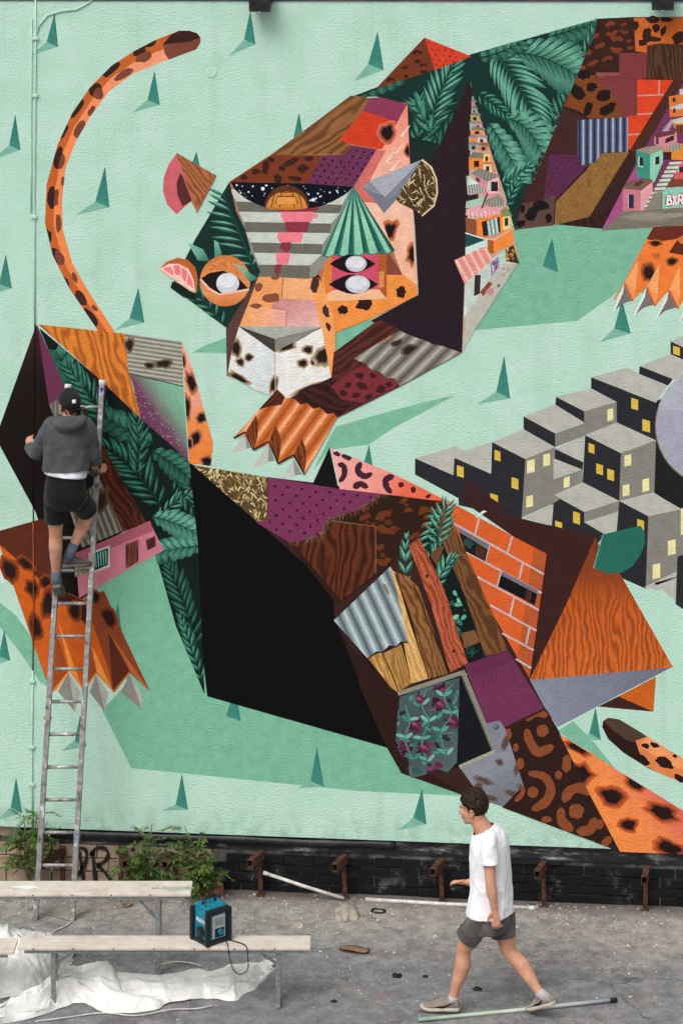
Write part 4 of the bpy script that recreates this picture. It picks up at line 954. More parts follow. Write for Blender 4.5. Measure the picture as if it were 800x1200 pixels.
# --- orange wood haunch
P = Part('painted_wood_haunch', wall)
P.poly([(724, 816), (768, 793), (765, 834)], '#c9601f'); P.poly([(700, 828), (724, 816), (765, 834)], '#3f2220')
P.poly([(620, 796), (788, 781), (653, 852), (636, 826)], Gr((640, 830), (770, 780), [(0, '#868a9a'), (.5, '#7c8090'), (1, '#6c7080')]))
P.poly([(697, 629), (702, 640), (728, 676), (788, 782), (620, 797), (664, 706)], Gr((705, 635), (705, 790), [(0, '#6a3322'), (.28, '#93431f'), (.48, '#c75d22'), (1, '#d56a2a')]), wood=('#8c431f', 88, 5.5))
P.build()
P = Part('painted_disc_piece', wall)
P.poly([(706, 626), (750, 616), (755, 624), (755, 636), (750, 650), (740, 664), (728, 671), (712, 672), (695, 666)], '#276a5b'); P.line([(695, 666), (706, 626)], 1.2, '#5fa78b')
P.build()
# --- planks, plants and corrugated sheet on the flank
P = Part('painted_planks', wall)
P.poly([(485, 640), (520, 600), (545, 650), (570, 770), (545, 782), (526, 786), (500, 700)], '#0e1a18')
P.poly([(395, 728), (457, 664), (470, 672), (480, 740), (466, 811), (440, 790)], '#241612')
P.frond((476, 690), (474, 660), (476, 632), 5, 20, 4, LG, None, 35, 51)
P.frond((530, 600), (510, 615), (500, 645), 1+6, 26, 3.4, LG, None, 60, 53, sides=(1, -1))
P.poly([(519, 589), (528, 606), (560, 680), (595, 762), (568, 769), (545, 700), (520, 640), (512, 622)], '#7d5230', wood=('#4f3119', 66, 6))
P.poly([(503, 650), (514, 640), (520, 640), (512, 664)], '#6a4528'); P.poly([(540, 742), (556, 738), (562, 752), (544, 760)], '#7b5534')
P.frond((512, 640), (514, 615), (524, 592), 7, 25, 3.2, LG, None, 62, 55)
P.frond((510, 690), (515, 670), (530, 655), 5, 22, 4.4, LG, None, 40, 56)
for i in range(16): P.ell(r9.uniform(514, 548), r9.uniform(690, 745), r9.uniform(3, 6), r9.uniform(2, 4), r9.choice(['#2f7464', '#5fa78b', '#7fc0a4', '#1f5144']), r9.uniform(0, 180), n=9, clips=[[(508, 685), (528, 680), (556, 740), (540, 748), (530, 742)]])
for i in range(10): P.line([(546+r9.uniform(-3, 10), 765+r9.uniform(-8, 5)), (550+r9.uniform(-3, 12), 760+r9.uniform(-10, 5))], 1.6, '#1f5144', .5)
P.poly([(462, 669), (478, 676), (490, 688), (506, 735), (524, 790), (499, 796), (484, 730)], '#94653a', wood=('#5b3719', 70, 5))
P.poly([(457, 664), (463, 672), (480, 730), (502, 795), (482, 801), (470, 740), (456, 690)], '#e3b574', wood=('#c08d4c', 72, 5))
P.poly([(448, 766), (470, 755), (482, 801), (466, 811)], '#b98a4c', wood=('#8a5f2e', 68, 4)); P.poly([(430, 770), (448, 764), (466, 811), (458, 806)], '#cf9f58', wood=('#9a6d36', 68, 4))
for a in [((448, 765), (467, 811)), ((463, 672), (502, 795)), ((484, 684), (526, 789))]: P.line(a, 1.2, '#2c1a12')
P.poly([(479, 639), (491, 630), (520, 690), (548, 777), (527, 788), (505, 710)], '#bd6042', wood=('#85391f', 70, 5)); P.line([(479, 639), (491, 630)], 1.5, '#7a3a28')
for x, y in [(500, 675), (531, 763)]: P.ell(x, y, 2, 2, '#4a241b', n=8)
P.poly([(391, 727), (457, 664), (464, 690), (478, 753), (470, 752), (464, 758), (456, 757), (449, 764), (441, 764), (431, 772)], corr((394, 726), (472, 690), 6, '#4d5b62', '#c6d2d2', .35, '#94a4a8'))
P.line([(431, 772), (441, 764), (449, 764), (456, 757), (464, 758), (470, 752), (478, 753)], 1.6, '#2c1d18'); P.blob(452, 690, 8, 2, '#8a7a5c', 60)
P.build()
P = Part('painted_purple_square', wall)
P.poly([(544, 779), (594, 761), (637, 830), (590, 852), (570, 849)], '#713253')
for i in range(14):
    x = 555+i*5; y = 800-i*1.5+r9.uniform(-4, 4); P.line([(x, y-12), (x+1.5, y+r9.uniform(2, 14))], r9.uniform(1, 2.4), r9.choice(['#6a2d4e', '#66294a']), .6, [(544, 779), (594, 761), (637, 830), (590, 852), (570, 849)])
P.poly([(544, 779), (594, 761), (602, 774), (552, 794)], '#672b4b')
P.build()
P = Part('painted_window', wall)
P.poly([(466, 812), (545, 784), (582, 880), (540, 900), (500, 895)], '#14161a')
cu = [(468, 817), (500, 804), (538, 794), (537, 840), (535, 893), (524, 905), (510, 900), (497, 908), (481, 912), (478, 890), (463, 868), (466, 845)]
P.poly(cu, Gr((470, 820), (530, 900), [(0, '#4c5c60'), (.5, '#3f4d50'), (1, '#56666a')]))
cuc = [[(468, 817), (538, 794), (535, 893), (481, 912), (463, 868)]]
for i in range(110): P.ell(r9.uniform(464, 539), r9.uniform(798, 912), r9.uniform(3, 8), r9.uniform(1.4, 2.6), r9.choice(['#34705f', '#2a5a4e', '#4f8f7c', '#5a666c', '#232e30']), r9.uniform(0, 180), n=8, clips=cuc)
for x, y in [(492, 820), (516, 826), (487, 850), (498, 877), (530, 846), (510, 902), (474, 878), (517, 805)]:
    for k in range(16): P.ell(x+r9.uniform(-8, 8), y+r9.uniform(-7, 7), r9.uniform(2, 4.5), r9.uniform(1.5, 3), r9.choice(['#5a2440', '#6d2f4e', '#3c162c', '#7d3c5c']), r9.uniform(0, 180), n=8, clips=cuc)
for pts in ([(500, 806), (494, 826), (502, 846), (494, 868), (500, 892)], [(530, 802), (520, 816), (528, 838), (516, 858), (522, 884)], [(474, 826), (480, 846), (474, 866), (484, 890)]):
    P.stroke(pts, 1.8, 1.4, '#4f8f7c', cuc)
    for x, y in pts[1:]:
        for an in (30, 150): P.ell(x+6*math.cos(R(an)), y-4, 5.5, 2.2, r9.choice(['#5a9c88', '#3f7d6b', '#79b39d']), an*-1+r9.uniform(-25, 25), n=9, clips=cuc)
for x, y in [(492, 820), (516, 826), (487, 850), (498, 877), (530, 846)]:
    P.ell(x, y, 5.5, 4.6, '#5a2440', n=10, clips=cuc); P.ell(x-1.5, y-1.5, 3.2, 2.2, '#8f4a6c', 20, n=9, clips=cuc); P.ell(x+2, y+.5, 2.2, 1.6, '#7d3c5c', 60, n=8, clips=cuc)
P.line([(466, 813), (542, 788), (546, 792)], 5, '#8d8b7d'); P.line([(541, 786), (580, 882)], 6.5, '#8a887a'); P.line([(581, 880), (538, 899)], 5, '#a3a18f'); P.line([(541, 792), (576, 879)], 1.4, '#5c5a50')
P.build()
P = Part('painted_metal_plate', wall)
P.poly([(569, 848), (585, 844), (593, 856), (600, 880), (613, 920), (589, 945), (566, 938), (539, 900), (580, 882)], Gr((560, 860), (600, 930), [(0, '#7e828e'), (.5, '#8b8e98'), (1, '#74777f')]))
for x, y, rx, ry in [(566, 915, 8, 3), (600, 930, 8, 3), (592, 870, 3, 8), (575, 935, 6, 3), (606, 900, 3, 8), (585, 893, 4, 3), (560, 922, 4, 5)]: P.blob(x, y, rx, ry, '#5a4640', 20, soft='#7d7a7c')
for x, y in [(581, 852), (608, 921)]: P.ell(x, y, 3, 3, '#4a4a50', n=10); P.ell(x-.6, y-.6, 1.6, 1.6, '#7d7d85', n=8)
P.build()
# --- hind leg
P = Part('painted_hind_leg', wall)
hl = [(592, 855), (640, 831), (662, 870), (726, 998), (588, 946), (613, 920)]
P.poly(hl, '#2f1b17')
hc = [[(592, 855), (640, 831), (662, 870), (726, 998), (613, 920)], [(613, 920), (726, 998), (588, 946)]]
RC = '#8a4a2a'
for pts, w0, w1_ in [([(617, 856), (620, 868), (630, 881), (646, 875)], 10, 12), ([(620, 906), (637, 910), (645, 924), (639, 939), (625, 948)], 9, 12), ([(661, 938), (667, 927), (680, 923), (691, 929)], 11, 13), ([(657, 948), (658, 962), (669, 972)], 10, 12), ([(677, 974), (691, 972), (696, 960)], 12, 11), ([(616, 843), (628, 836), (640, 838)], 7, 8), ([(664, 886), (663, 903)], 9, 11), ([(706, 990), (714, 982)], 8, 10), ([(604, 938), (612, 929), (611, 921)], 6, 5)]:
    P.stroke(pts, w0, w1_, RC, hc)
for x, y, rx, ry in [(635, 856, 7.5, 7), (624, 928, 7, 6.5), (675, 950, 9, 9), (594, 860, 5, 7), (650, 843, 4, 4), (609, 895, 5, 7), (654, 908, 4, 5), (702, 966, 5, 6), (690, 988, 7, 4), (640, 960, 6, 4), (604, 876, 3, 5)]: P.blob(x, y, rx, ry, RC, clips=hc, jag=.12)
P.poly([(655, 860), (688, 880), (722, 902), (800, 950), (880, 1000), (880, 1004), (726, 998), (690, 930)], Gr((700, 950), (760, 905), [(0, '#f08c48'), (.5, '#ee8a4e'), (1, '#d9645c')]))
oc = [[(655, 860), (722, 902), (880, 1000), (880, 1004), (726, 998), (690, 930)]]
for x, y, rx, ry, an in [(716, 933, 14, 8, 20), (775, 952, 16, 8, 25), (736, 966, 9, 6, 10), (744, 918, 11, 5, 25), (784, 993, 17, 7, 20), (676, 876, 13, 5, 25), (681, 906, 11, 9, 30), (828, 985, 14, 6, 20)]: P.blob(x, y, rx, ry, '#261514', an, soft='#e06a35', clips=oc)
P.build()
P = Part('painted_tail_tip', wall)
P.poly([(705, 852), (706, 845), (712, 841), (725, 843), (745, 855), (775, 874), (800, 889), (880, 925), (880, 955), (800, 918), (760, 901), (730, 882), (712, 866)], '#2b1816')
P.poly([(707, 845), (712, 841), (725, 843), (745, 855), (758, 864), (752, 872), (735, 868), (720, 858)], '#4f3b31')
P.poly([(758, 863), (775, 874), (800, 889), (880, 925), (880, 955), (800, 918), (772, 906), (756, 898), (748, 880), (744, 868)], '#e0844a')
P.poly([(758, 863), (775, 874), (800, 889), (880, 925), (880, 938), (800, 903), (770, 888), (748, 874)], '#ee9a62')
for x, y, rx, ry, an in [(778, 894, 11, 6, 28), (756, 874, 5, 3, 20), (752, 890, 10, 5, 35), (796, 912, 8, 4, 25), (766, 873, 6, 3, 30), (820, 910, 10, 5, 25), (790, 886, 3, 2, 20)]: P.blob(x, y, rx, ry, '#2b1816', an)
P.build()
# --- left limb
P = Part('painted_dark_limb', wall)
P.poly([(60, 440), (90, 470), (130, 540), (146, 622), (92, 660), (98, 702), (52, 690), (50, 600)], '#1a1211')
P.poly([(43, 380), (60, 420), (78, 458), (60, 480), (90, 640), (112, 692), (96, 702), (60, 688), (46, 612), (42, 600), (0, 522), (-3, 508)], Gr((44, 380), (36, 600), [(0, '#3d2521'), (.3, '#1d1312'), (1, '#16110f')]))
P.poly([(44, 381), (78, 456), (79, 462), (70, 470), (58, 476)], '#6d3350'); P.poly([(58, 474), (78, 462), (84, 500), (70, 505)], corr((58, 480), (82, 480), 5, '#55544c', '#908c80'))
P.build()
P = Part('painted_leaf_panel', wall)
lf = [(46, 384), (110, 438), (165, 488), (222, 541), (232, 640), (240, 814), (206, 733), (184, 655), (170, 612), (124, 530), (80, 462)]
P.poly(lf, '#101d1b')
lc = [[(46, 384), (110, 438), (165, 488), (124, 530), (80, 462)], [(165, 488), (222, 541), (124, 530)], [(222, 541), (232, 640), (170, 612), (124, 530)], [(170, 612), (232, 640), (240, 814), (206, 733)], ]
LH = ('#0a1715', '#1b4539', '#3f8069')
P.banana((96, 500), (90, 450), (66, 410), 6, 24, LH, lc, 61); P.frond((130, 500), (112, 470), (80, 430), 10, 30, 4, LH, lc, 50, 62)
P.frond((190, 596), (160, 545), (122, 524), 12, 34, 4.4, LH, lc, 58, 63); P.banana((180, 520), (150, 505), (126, 490), 6, 22, LH, lc, 64)
P.frond((160, 560), (164, 520), (160, 490), 7, 26, 4, LH, lc, 45, 65); P.banana((178, 528), (200, 540), (222, 560), 7, 22, LH, lc, 66)
P.frond((186, 610), (200, 590), (222, 580), 6, 20, 3, LG, lc, 45, 67); P.banana((178, 606), (200, 608), (232, 626), 8, 22, ('#12302a', '#2d6858', '#6fb39a'), lc, 68, side=(1, -1))
P.banana((240, 640), (210, 640), (176, 650), 8, 20, ('#12302a', '#2b6655', '#68aa94'), lc, 69); P.frond((232, 760), (216, 700), (196, 660), 12, 26, 4, LGD, lc, 52, 70)
P.frond((238, 800), (224, 760), (212, 725), 9, 20, 3.6, LG2, lc, 40, 71); P.frond((205, 560), (215, 580), (228, 600), 6, 18, 3, LH, lc, 50, 72)
P.build()
P = Part('painted_wood_panel', wall)
P.poly([(45, 380), (147, 391), (149, 412), (153, 445), (165, 490), (110, 438)], '#de8234', wood=('#a2521f', 70, 7)); P.line([(147, 391), (149, 412), (153, 445), (165, 490)], 1.4, '#b9803a')
P.build()
P = Part('painted_board_panel', wall)
sb = [(147, 391), (213, 400), (215, 453), (192, 447), (178, 444), (151, 437)]
P.poly(sb, corr((180, 392), (172, 446), 11, '#6d6a5e', '#bfbdb0', .2, '#a3a194'))
for x, y, rx, ry in [(152, 404, 4, 6), (175, 428, 5, 3), (192, 426, 7, 4)]: P.blob(x, y, rx, ry, '#2c1d19', soft='#8a7a68')
P.build()
P = Part('painted_sprayed_panel', wall)
P.poly([(151, 437), (178, 444), (192, 447), (215, 453), (221, 540), (165, 490), (156, 450)], Gr((165, 492), (208, 462), [(0, '#6e3556'), (.35, '#74415e'), (.75, '#7ba58e'), (1, '#80b898')]))
for i in range(170):
    a = r9.random(); x = 158+50*a+r9.gauss(0, 5); y = 462+66*a+r9.gauss(0, 7)-4
    P.ell(x, y, .7, .7, r9.choice(['#74415e', '#84506c', '#80b898']), n=5, clips=[[(151, 437), (215, 453), (221, 540), (165, 490)]])
P.line([(151, 437), (178, 444), (192, 447), (215, 453)], 1.4, '#3f4a40')
P.build()
P = Part('painted_spotted_panel', wall)
P.poly([(213, 400), (226, 432), (250, 520), (247, 546), (222, 543), (218, 480)], Gr((220, 405), (236, 545), [(0, '#f2a498'), (.45, '#f0a48a'), (.65, '#ee8c4a'), (1, '#ec8332')]))
sc_ = [[(213, 400), (226, 432), (250, 520), (247, 546), (222, 543), (218, 480)]]
for x, y, rx, ry, an in [(224, 448, 5, 10, -20), (219, 478, 4, 11, 0), (236, 490, 5, 5, 0), (229, 514, 5, 7, 20), (222, 520, 3, 5, 0), (243, 541, 7, 5, 0), (214, 424, 3, 8, 0)]: P.blob(x, y, rx, ry, '#1f1413', an, soft='#e58a60', clips=sc_)
P.build()
P = Part('painted_red_wood', wall)
P.poly([(96, 470), (124, 528), (172, 613), (142, 624), (110, 560)], '#5f2e1c', wood=('#2e1510', 62, 6))
P.poly([(80, 592), (118, 562), (144, 622), (96, 642)], corr((82, 610), (135, 590), 8, '#4f4c40', '#a9a793', .2, '#85826e'))
P.blob(119, 588, 5, 12, '#3a2419', 15, soft='#6d5a44')
P.build()
P = Part('painted_pink_house', wall)
P.poly([(89, 650), (140, 628), (176, 612), (192, 645), (149, 668), (93, 701)], '#d37f8e'); P.poly([(89, 648), (140, 626), (176, 610), (180, 622), (140, 638), (92, 660)], '#b4616f')
P.poly([(104, 648), (129, 639), (129, 664), (106, 673)], '#d8d6c8'); P.poly([(106, 650), (127, 642), (127, 662), (108, 670)], '#1f4a44')
for i in range(6): P.line([(109+i*3, 650-i), (110+i*3, 666-i)], 1.5, '#8fc9b6', .8)
P.poly([(88, 665), (104, 659), (104, 671), (88, 676)], '#a89a78'); P.line([(92, 664), (92, 675)], 1, '#5a4a34'); P.line([(98, 662), (98, 673)], 1, '#5a4a34')
P.poly([(148, 639), (161, 633), (162, 658), (149, 666)], '#7a4638', wood=('#4a2620', 88, 4)); P.line([(148, 665), (148, 638), (162, 632), (162, 657)], 1.2, '#5a2f2b')
P.poly([(171, 632), (182, 628), (183, 640), (173, 645)], '#4a2824'); P.line([(171, 633), (182, 628), (183, 640), (173, 645), (171, 633)], 1.1, '#a9566a')
P.build()
P = Part('painted_paw', wall, 'painted orange paw behind the ladder')
P.poly([(-60, 640), (0, 622), (42, 611), (60, 686), (96, 702), (122, 692), (144, 742), (176, 810), (152, 788), (133, 811), (113, 789), (98, 809), (81, 786), (64, 809), (62, 811), (53, 793), (0, 640), (-10, 660)], '#cb5d1e')
P.poly([(0, 622), (42, 610), (60, 606), (74, 690), (90, 704), (60, 690), (0, 638), (-60, 650), (-60, 640)], '#5c2b1c')
P.poly([(100, 704), (122, 692), (144, 742), (176, 810), (152, 788), (133, 811), (126, 780), (112, 740)], '#8a4426'); P.poly([(60, 686), (90, 700), (100, 705), (108, 740), (88, 718), (66, 702)], '#3d1e16')
for a, b_, c in [((68, 810), (81, 788), (88, 834)), ((105, 811), (113, 790), (123, 834)), ((142, 811), (152, 790), (167, 832))]:
    P.poly([a, b_, c], '#8d8b84'); P.poly([b_, c, (b_[0]+14, 812)], '#b3b1a6')
P.poly([(63, 808), (66, 740), (81, 786)], '#9a4a20'); P.poly([(97, 808), (102, 735), (113, 788)], '#9a4a22'); P.poly([(127, 740), (133, 811), (152, 787)], '#5c2a1a')
P.poly([(68, 726), (97, 808), (82, 786)], '#f18f40'); P.poly([(108, 756), (133, 811), (114, 788)], '#f18f40'); P.poly([(127, 739), (176, 810), (154, 788)], '#b85f34')
P.line([(64, 809), (81, 787)], 3.2, '#ef8a3c', 2); P.line([(98, 809), (113, 789)], 2.6, '#ef8a3c', 2); P.line([(133, 811), (152, 788)], 2.6, '#c06838', 2)
for x, y, rx, ry, an in [(11, 668, 7, 13, -20), (38, 689, 6, 8, -10), (43, 735, 6, 11, -10), (54, 682, 6, 6, 0), (57, 708, 7, 14, 0), (88, 717, 6, 9, 0), (128, 724, 6, 11, -25), (30, 660, 9, 5, 30), (112, 700, 5, 7, 0)]: P.blob(x, y, rx, ry, '#2b1714', an, soft='#a34c1e')
P.build()
print('coats', int(LV.max()), 'polys', npoly)
# ------------------------------------------------------------------ materials of the yard
simple('black_paint', '#141416', .42, 0, '#2b2b2e', 14, 5, .45, .75, bump=.004, bscale=60, spec=.5)
simple('beige_block', '#8d7767', .9, 0, '#ab947f', 9, 5, .35, .65, bump=.004, bscale=70)
simple('rust', '#2a1a16', .9, 0, '#633a29', 26, 6, .35, .65, bump=.003, bscale=90)
simple('dark_inside', '#0b0a0a', .9)
simple('bare_metal', '#9a9a98', .42, .75, '#b9b8b4', 22, 5, .35, .7, bump=.0015, bscale=80)
simple('zinc', '#a3a8a6', .5, .7, '#878c8a', 40, 4, .4, .65)
simple('mint_pipe', '#a6cfba', .6, 0, '#b4dac6', 8, 3)
simple('black_pipe', '#1c1311', .8, spec=.1); simple('orange_pipe', '#a54a18', .6, 0, '#7d3512', 8)
simple('white_plastic', '#d6d4cf', .45, 0, '#bdbab3', 20, 4)
simple('rock', '#8d8377', .95, 0, '#b3a898', 12, 5, .3, .7, bump=.006, bscale=30)
simple('cardboard', '#a58463', .9, 0, '#c09c78', 8)
simple('black_rubber', '#101011', .6); simple('leaf_stem', '#6b6a4a', .8, 0, '#8a8466', 12)
simple('graffiti_black', '#1a1614', .7)

# brick surfaces: black paint flaked to grey
m, nt, b = new_mat('painted_brick_black'); M['brick_black'] = m
geo = nd(nt, 'ShaderNodeNewGeometry')
n1 = nd(nt, 'ShaderNodeTexNoise', i_Scale=5.0, i_Detail=6.0, i_Roughness=.65); nt.links.new(geo.outputs['Position'], n1.inputs['Vector'])
r1 = ramp(nt, [(.48, '#0c0c0e'), (.6, '#161619'), (.68, '#4c4b4d'), (.78, '#86848a')]); nt.links.new(n1.outputs[0], r1.inputs[0])
nt.links.new(r1.outputs[0], b.inputs['Base Color']); b.inputs['Roughness'].default_value = .55; b.inputs['Specular IOR Level'].default_value = .25
n2 = nd(nt, 'ShaderNodeTexNoise', i_Scale=70.0, i_Detail=4.0); nt.links.new(geo.outputs['Position'], n2.inputs['Vector'])
bp = nd(nt, 'ShaderNodeBump', i_Strength=.8, i_Distance=.006); nt.links.new(n2.outputs[0], bp.inputs['Height']); nt.links.new(bp.outputs[0], b.inputs['Normal'])

# band above the bricks: black coat with grey and whitish smears
m, nt, b = new_mat('smeared_black_coat'); M['smear'] = m
geo = nd(nt, 'ShaderNodeNewGeometry')
mp = nd(nt, 'ShaderNodeMapping'); mp.inputs['Scale'].default_value = (1.2, 1, 5); nt.links.new(geo.outputs['Position'], mp.inputs['Vector'])
n1 = nd(nt, 'ShaderNodeTexNoise', i_Scale=2.6, i_Detail=7.0, i_Roughness=.7); nt.links.new(mp.outputs[0], n1.inputs['Vector'])
r1 = ramp(nt, [(.42, '#121215'), (.53, '#26262a'), (.6, '#6c6c70'), (.68, '#b3b5b3')]); nt.links.new(n1.outputs[0], r1.inputs[0])
nt.links.new(r1.outputs[0], b.inputs['Base Color']); b.inputs['Roughness'].default_value = .5
bp = nd(nt, 'ShaderNodeBump', i_Strength=.6, i_Distance=.01); nt.links.new(n1.outputs[0], bp.inputs['Height']); nt.links.new(bp.outputs[0], b.inputs['Normal'])

# ground: worn asphalt, pale grit and dirt towards the wall
m, nt, b = new_mat('worn_asphalt'); M['asphalt'] = m
geo = nd(nt, 'ShaderNodeNewGeometry'); sp = nd(nt, 'ShaderNodeSeparateXYZ'); nt.links.new(geo.outputs['Position'], sp.inputs[0])
n1 = nd(nt, 'ShaderNodeTexNoise', i_Scale=1.1, i_Detail=7.0, i_Roughness=.62); nt.links.new(geo.outputs['Position'], n1.inputs['Vector'])
n2 = nd(nt, 'ShaderNodeTexNoise', i_Scale=85.0, i_Detail=3.0, i_Roughness=.7); nt.links.new(geo.outputs['Position'], n2.inputs['Vector'])
n3 = nd(nt, 'ShaderNodeTexNoise', i_Scale=7.0, i_Detail=6.0, i_Roughness=.7); nt.links.new(geo.outputs['Position'], n3.inputs['Vector'])
mr = nd(nt, 'ShaderNodeMapRange'); mr.inputs[1].default_value = -1.35; mr.inputs[2].default_value = -.55; nt.links.new(sp.outputs['Y'], mr.inputs[0])
dirt = mth(nt, 'ADD', mr.outputs[0], mth(nt, 'MULTIPLY', mth(nt, 'SUBTRACT', n1.outputs[0], .5), 2.4))
dirt = mth(nt, 'MULTIPLY', mth(nt, 'ADD', dirt, mth(nt, 'MULTIPLY', mth(nt, 'SUBTRACT', n3.outputs[0], .5), 1.6)), .85, True)
asp = ramp(nt, [(.3, '#706f74'), (.5, '#8a898b'), (.68, '#a3a2a2')]); nt.links.new(n2.outputs[0], asp.inputs[0])
drt = ramp(nt, [(.3, '#8e8882'), (.5, '#aca59e'), (.7, '#c2bbb3')]); nt.links.new(n2.outputs[0], drt.inputs[0])
col = mixrgb(nt, asp.outputs[0], drt.outputs[0], dirt)
blot = ramp(nt, [(.35, '#cfcfcf'), (.62, '#ffffff')]); nt.links.new(n3.outputs[0], blot.inputs[0])
col = mixrgb(nt, col, blot.outputs[0], 1.0, 'MULTIPLY')
# darker brown towards the foot of the wall, broken up by noise
ft = nd(nt, 'ShaderNodeMapRange'); ft.inputs[1].default_value = -.22; ft.inputs[2].default_value = .0; nt.links.new(sp.outputs['Y'], ft.inputs[0])
col = mixrgb(nt, col, '#4a3f37', mth(nt, 'MULTIPLY', ft.outputs[0], mth(nt, 'MULTIPLY', n3.outputs[0], 1.3), True))
vc = nd(nt, 'ShaderNodeTexVoronoi', feature='DISTANCE_TO_EDGE', i_Scale=.9)
vm = nd(nt, 'ShaderNodeVectorMath', operation='MULTIPLY_ADD'); nt.links.new(n3.outputs['Color'], vm.inputs[0]); vm.inputs[1].default_value = (.28, .28, .28); nt.links.new(geo.outputs['Position'], vm.inputs[2]); nt.links.new(vm.outputs[0], vc.inputs['Vector'])
ck = nd(nt, 'ShaderNodeMapRange'); ck.inputs[1].default_value = .012; ck.inputs[2].default_value = .003; nt.links.new(vc.outputs['Distance'], ck.inputs[0])
ckm = mth(nt, 'MULTIPLY', ck.outputs[0], mth(nt, 'MULTIPLY', mth(nt, 'SUBTRACT', n1.outputs[0], .42, True), 5.0, True), True)
col = mixrgb(nt, col, '#3c3a3a', mth(nt, 'MULTIPLY', ckm, .75))
n7 = nd(nt, 'ShaderNodeTexNoise', i_Scale=2.3, i_Detail=6.0, i_Roughness=.55); nt.links.new(geo.outputs['Position'], n7.inputs['Vector'])
s7 = nd(nt, 'ShaderNodeMapRange'); s7.inputs[1].default_value = .58; s7.inputs[2].default_value = .7; s7.inputs[4].default_value = .4; nt.links.new(n7.outputs[0], s7.inputs[0])
col = mixrgb(nt, col, '#5b5957', s7.outputs[0])
s8 = nd(nt, 'ShaderNodeMapRange'); s8.inputs[1].default_value = .36; s8.inputs[2].default_value = .26; s8.inputs[4].default_value = .45; nt.links.new(n7.outputs[0], s8.inputs[0])
col = mixrgb(nt, col, '#b9b5b0', s8.outputs[0])
nt.links.new(col, b.inputs['Base Color']); b.inputs['Roughness'].default_value = .9; b.inputs['Specular IOR Level'].default_value = .25
hh = mth(nt, 'ADD', n2.outputs[0], mth(nt, 'MULTIPLY', n3.outputs[0], 1.5))
bp = nd(nt, 'ShaderNodeBump', i_Strength=.9, i_Distance=.012); nt.links.new(hh, bp.inputs['Height']); nt.links.new(bp.outputs[0], b.inputs['Normal'])

# ------------------------------------------------------------------ ground sheet (fine near the scene, coarse to the horizon)
xs = [-300, -120, -50, -20, -12]+[-8+.16*i for i in range(113)]+[14, 20, 50, 120, 300]
ys = [-300, -120, -60, -30, -18, -12]+[-8+.12*i for i in range(69)]+[.5, 4, 20, 80, 300]
def gz(x, y):
    if not (-8 < x < 10.2 and -8 < y < .3): return 0
    f = max(0, min(1, (y+1.3)/1.2))
    return .012*(mnoise.noise((x*1.3, y*1.3, 0)))+f*(.012*mnoise.noise((x*4, y*4, 3))+.006)
bm = bmesh.new(); g = [[bm.verts.new((x, y, gz(x, y))) for x in xs] for y in ys]
for j in range(len(ys)-1):
    for i in range(len(xs)-1): bm.faces.new((g[j][i], g[j][i+1], g[j+1][i+1], g[j+1][i]))
ground = mesh_obj('ground', bm, M['asphalt'], smooth=True); tag(ground, 'grey worn asphalt yard with pale grit near the wall', kind='structure')

# loose grit
m, nt, b = new_mat('grit'); M['grit'] = m
geo = nd(nt, 'ShaderNodeNewGeometry'); r1 = ramp(nt, [(0, '#6a625b'), (.45, '#8f877d'), (.8, '#aaa298'), (.95, '#c4beb4'), (1, '#a9846c')]); nt.links.new(geo.outputs['Random Per Island'], r1.inputs[0])
nt.links.new(r1.outputs[0], b.inputs['Base Color']); b.inputs['Roughness'].default_value = .95
v, f = [], []
for _ in range(5200):
    near = rnd.random() < .72
    x = rnd.uniform(-4.2, 4.6); y = -abs(rnd.gauss(0, .42))-.01 if near and rnd.random() < .55 else rnd.uniform(-2.6, .02)
    s_ = rnd.choice([.004, .005, .006, .008, .011, .016])*rnd.uniform(.7, 1.2)*(1 if y > -1.2 else .75)
    if not near and rnd.random() < .6: s_ *= .7
    z = gz(x, y); k = len(v); a0 = rnd.uniform(0, 6)
    for q in range(4): v.append((x+s_*math.cos(a0+q*1.57)*rnd.uniform(.7, 1.3), y+s_*math.sin(a0+q*1.57)*rnd.uniform(.7, 1.3), z+s_*.15*rnd.random()))
    v.append((x+s_*rnd.uniform(-.3, .3), y+s_*rnd.uniform(-.3, .3), z+s_*rnd.uniform(.5, .9)))
    f += [(k+q, k+(q+1) % 4, k+4) for q in range(4)]
me = bpy.data.meshes.new('grit'); me.from_pydata(v, [], f); me.materials.append(M['grit'])
tag(link(bpy.data.objects.new('grit', me)), 'loose pale grit and small stones scattered on the asphalt', kind='stuff')

# ------------------------------------------------------------------ plinth of the wall: recessed courses
YP = .06
bm = bmesh.new(); box(bm, XL, XR, YP+.012, .33, -.1, ZB-.004)
plinth = mesh_obj('brick_plinth', bm, simple('mortar', '#262524', .95, 0, '#6d6a66', 7, 6, .45, .7, bump=.005, bscale=50))
tag(plinth, 'low brick plinth under the mural, beige blocks left and black paint right', 'wall')
def piece_mesh(name, l, h, d, mat, n):
    out = []
    for i in range(n):
        bm = bmesh.new(); vs = box(bm, -l/2, l/2, -d, .03, -h/2, h/2, bev=.004)
        for w_ in bm.verts: w_.co += Vector((rnd.uniform(-1, 1), rnd.uniform(-1, 1), rnd.uniform(-1, 1)))*.0022
        me = bpy.data.meshes.new(name); bmesh.ops.recalc_face_normals(bm, faces=bm.faces[:]); bm.to_mesh(me); bm.free(); me.materials.append(mat); out.append(me)
    return out
XS = W(247, 1030)[0]
blk = piece_mesh('brick', .238, .067, .006, M['brick_black'], 5)
r = 0; z = .045
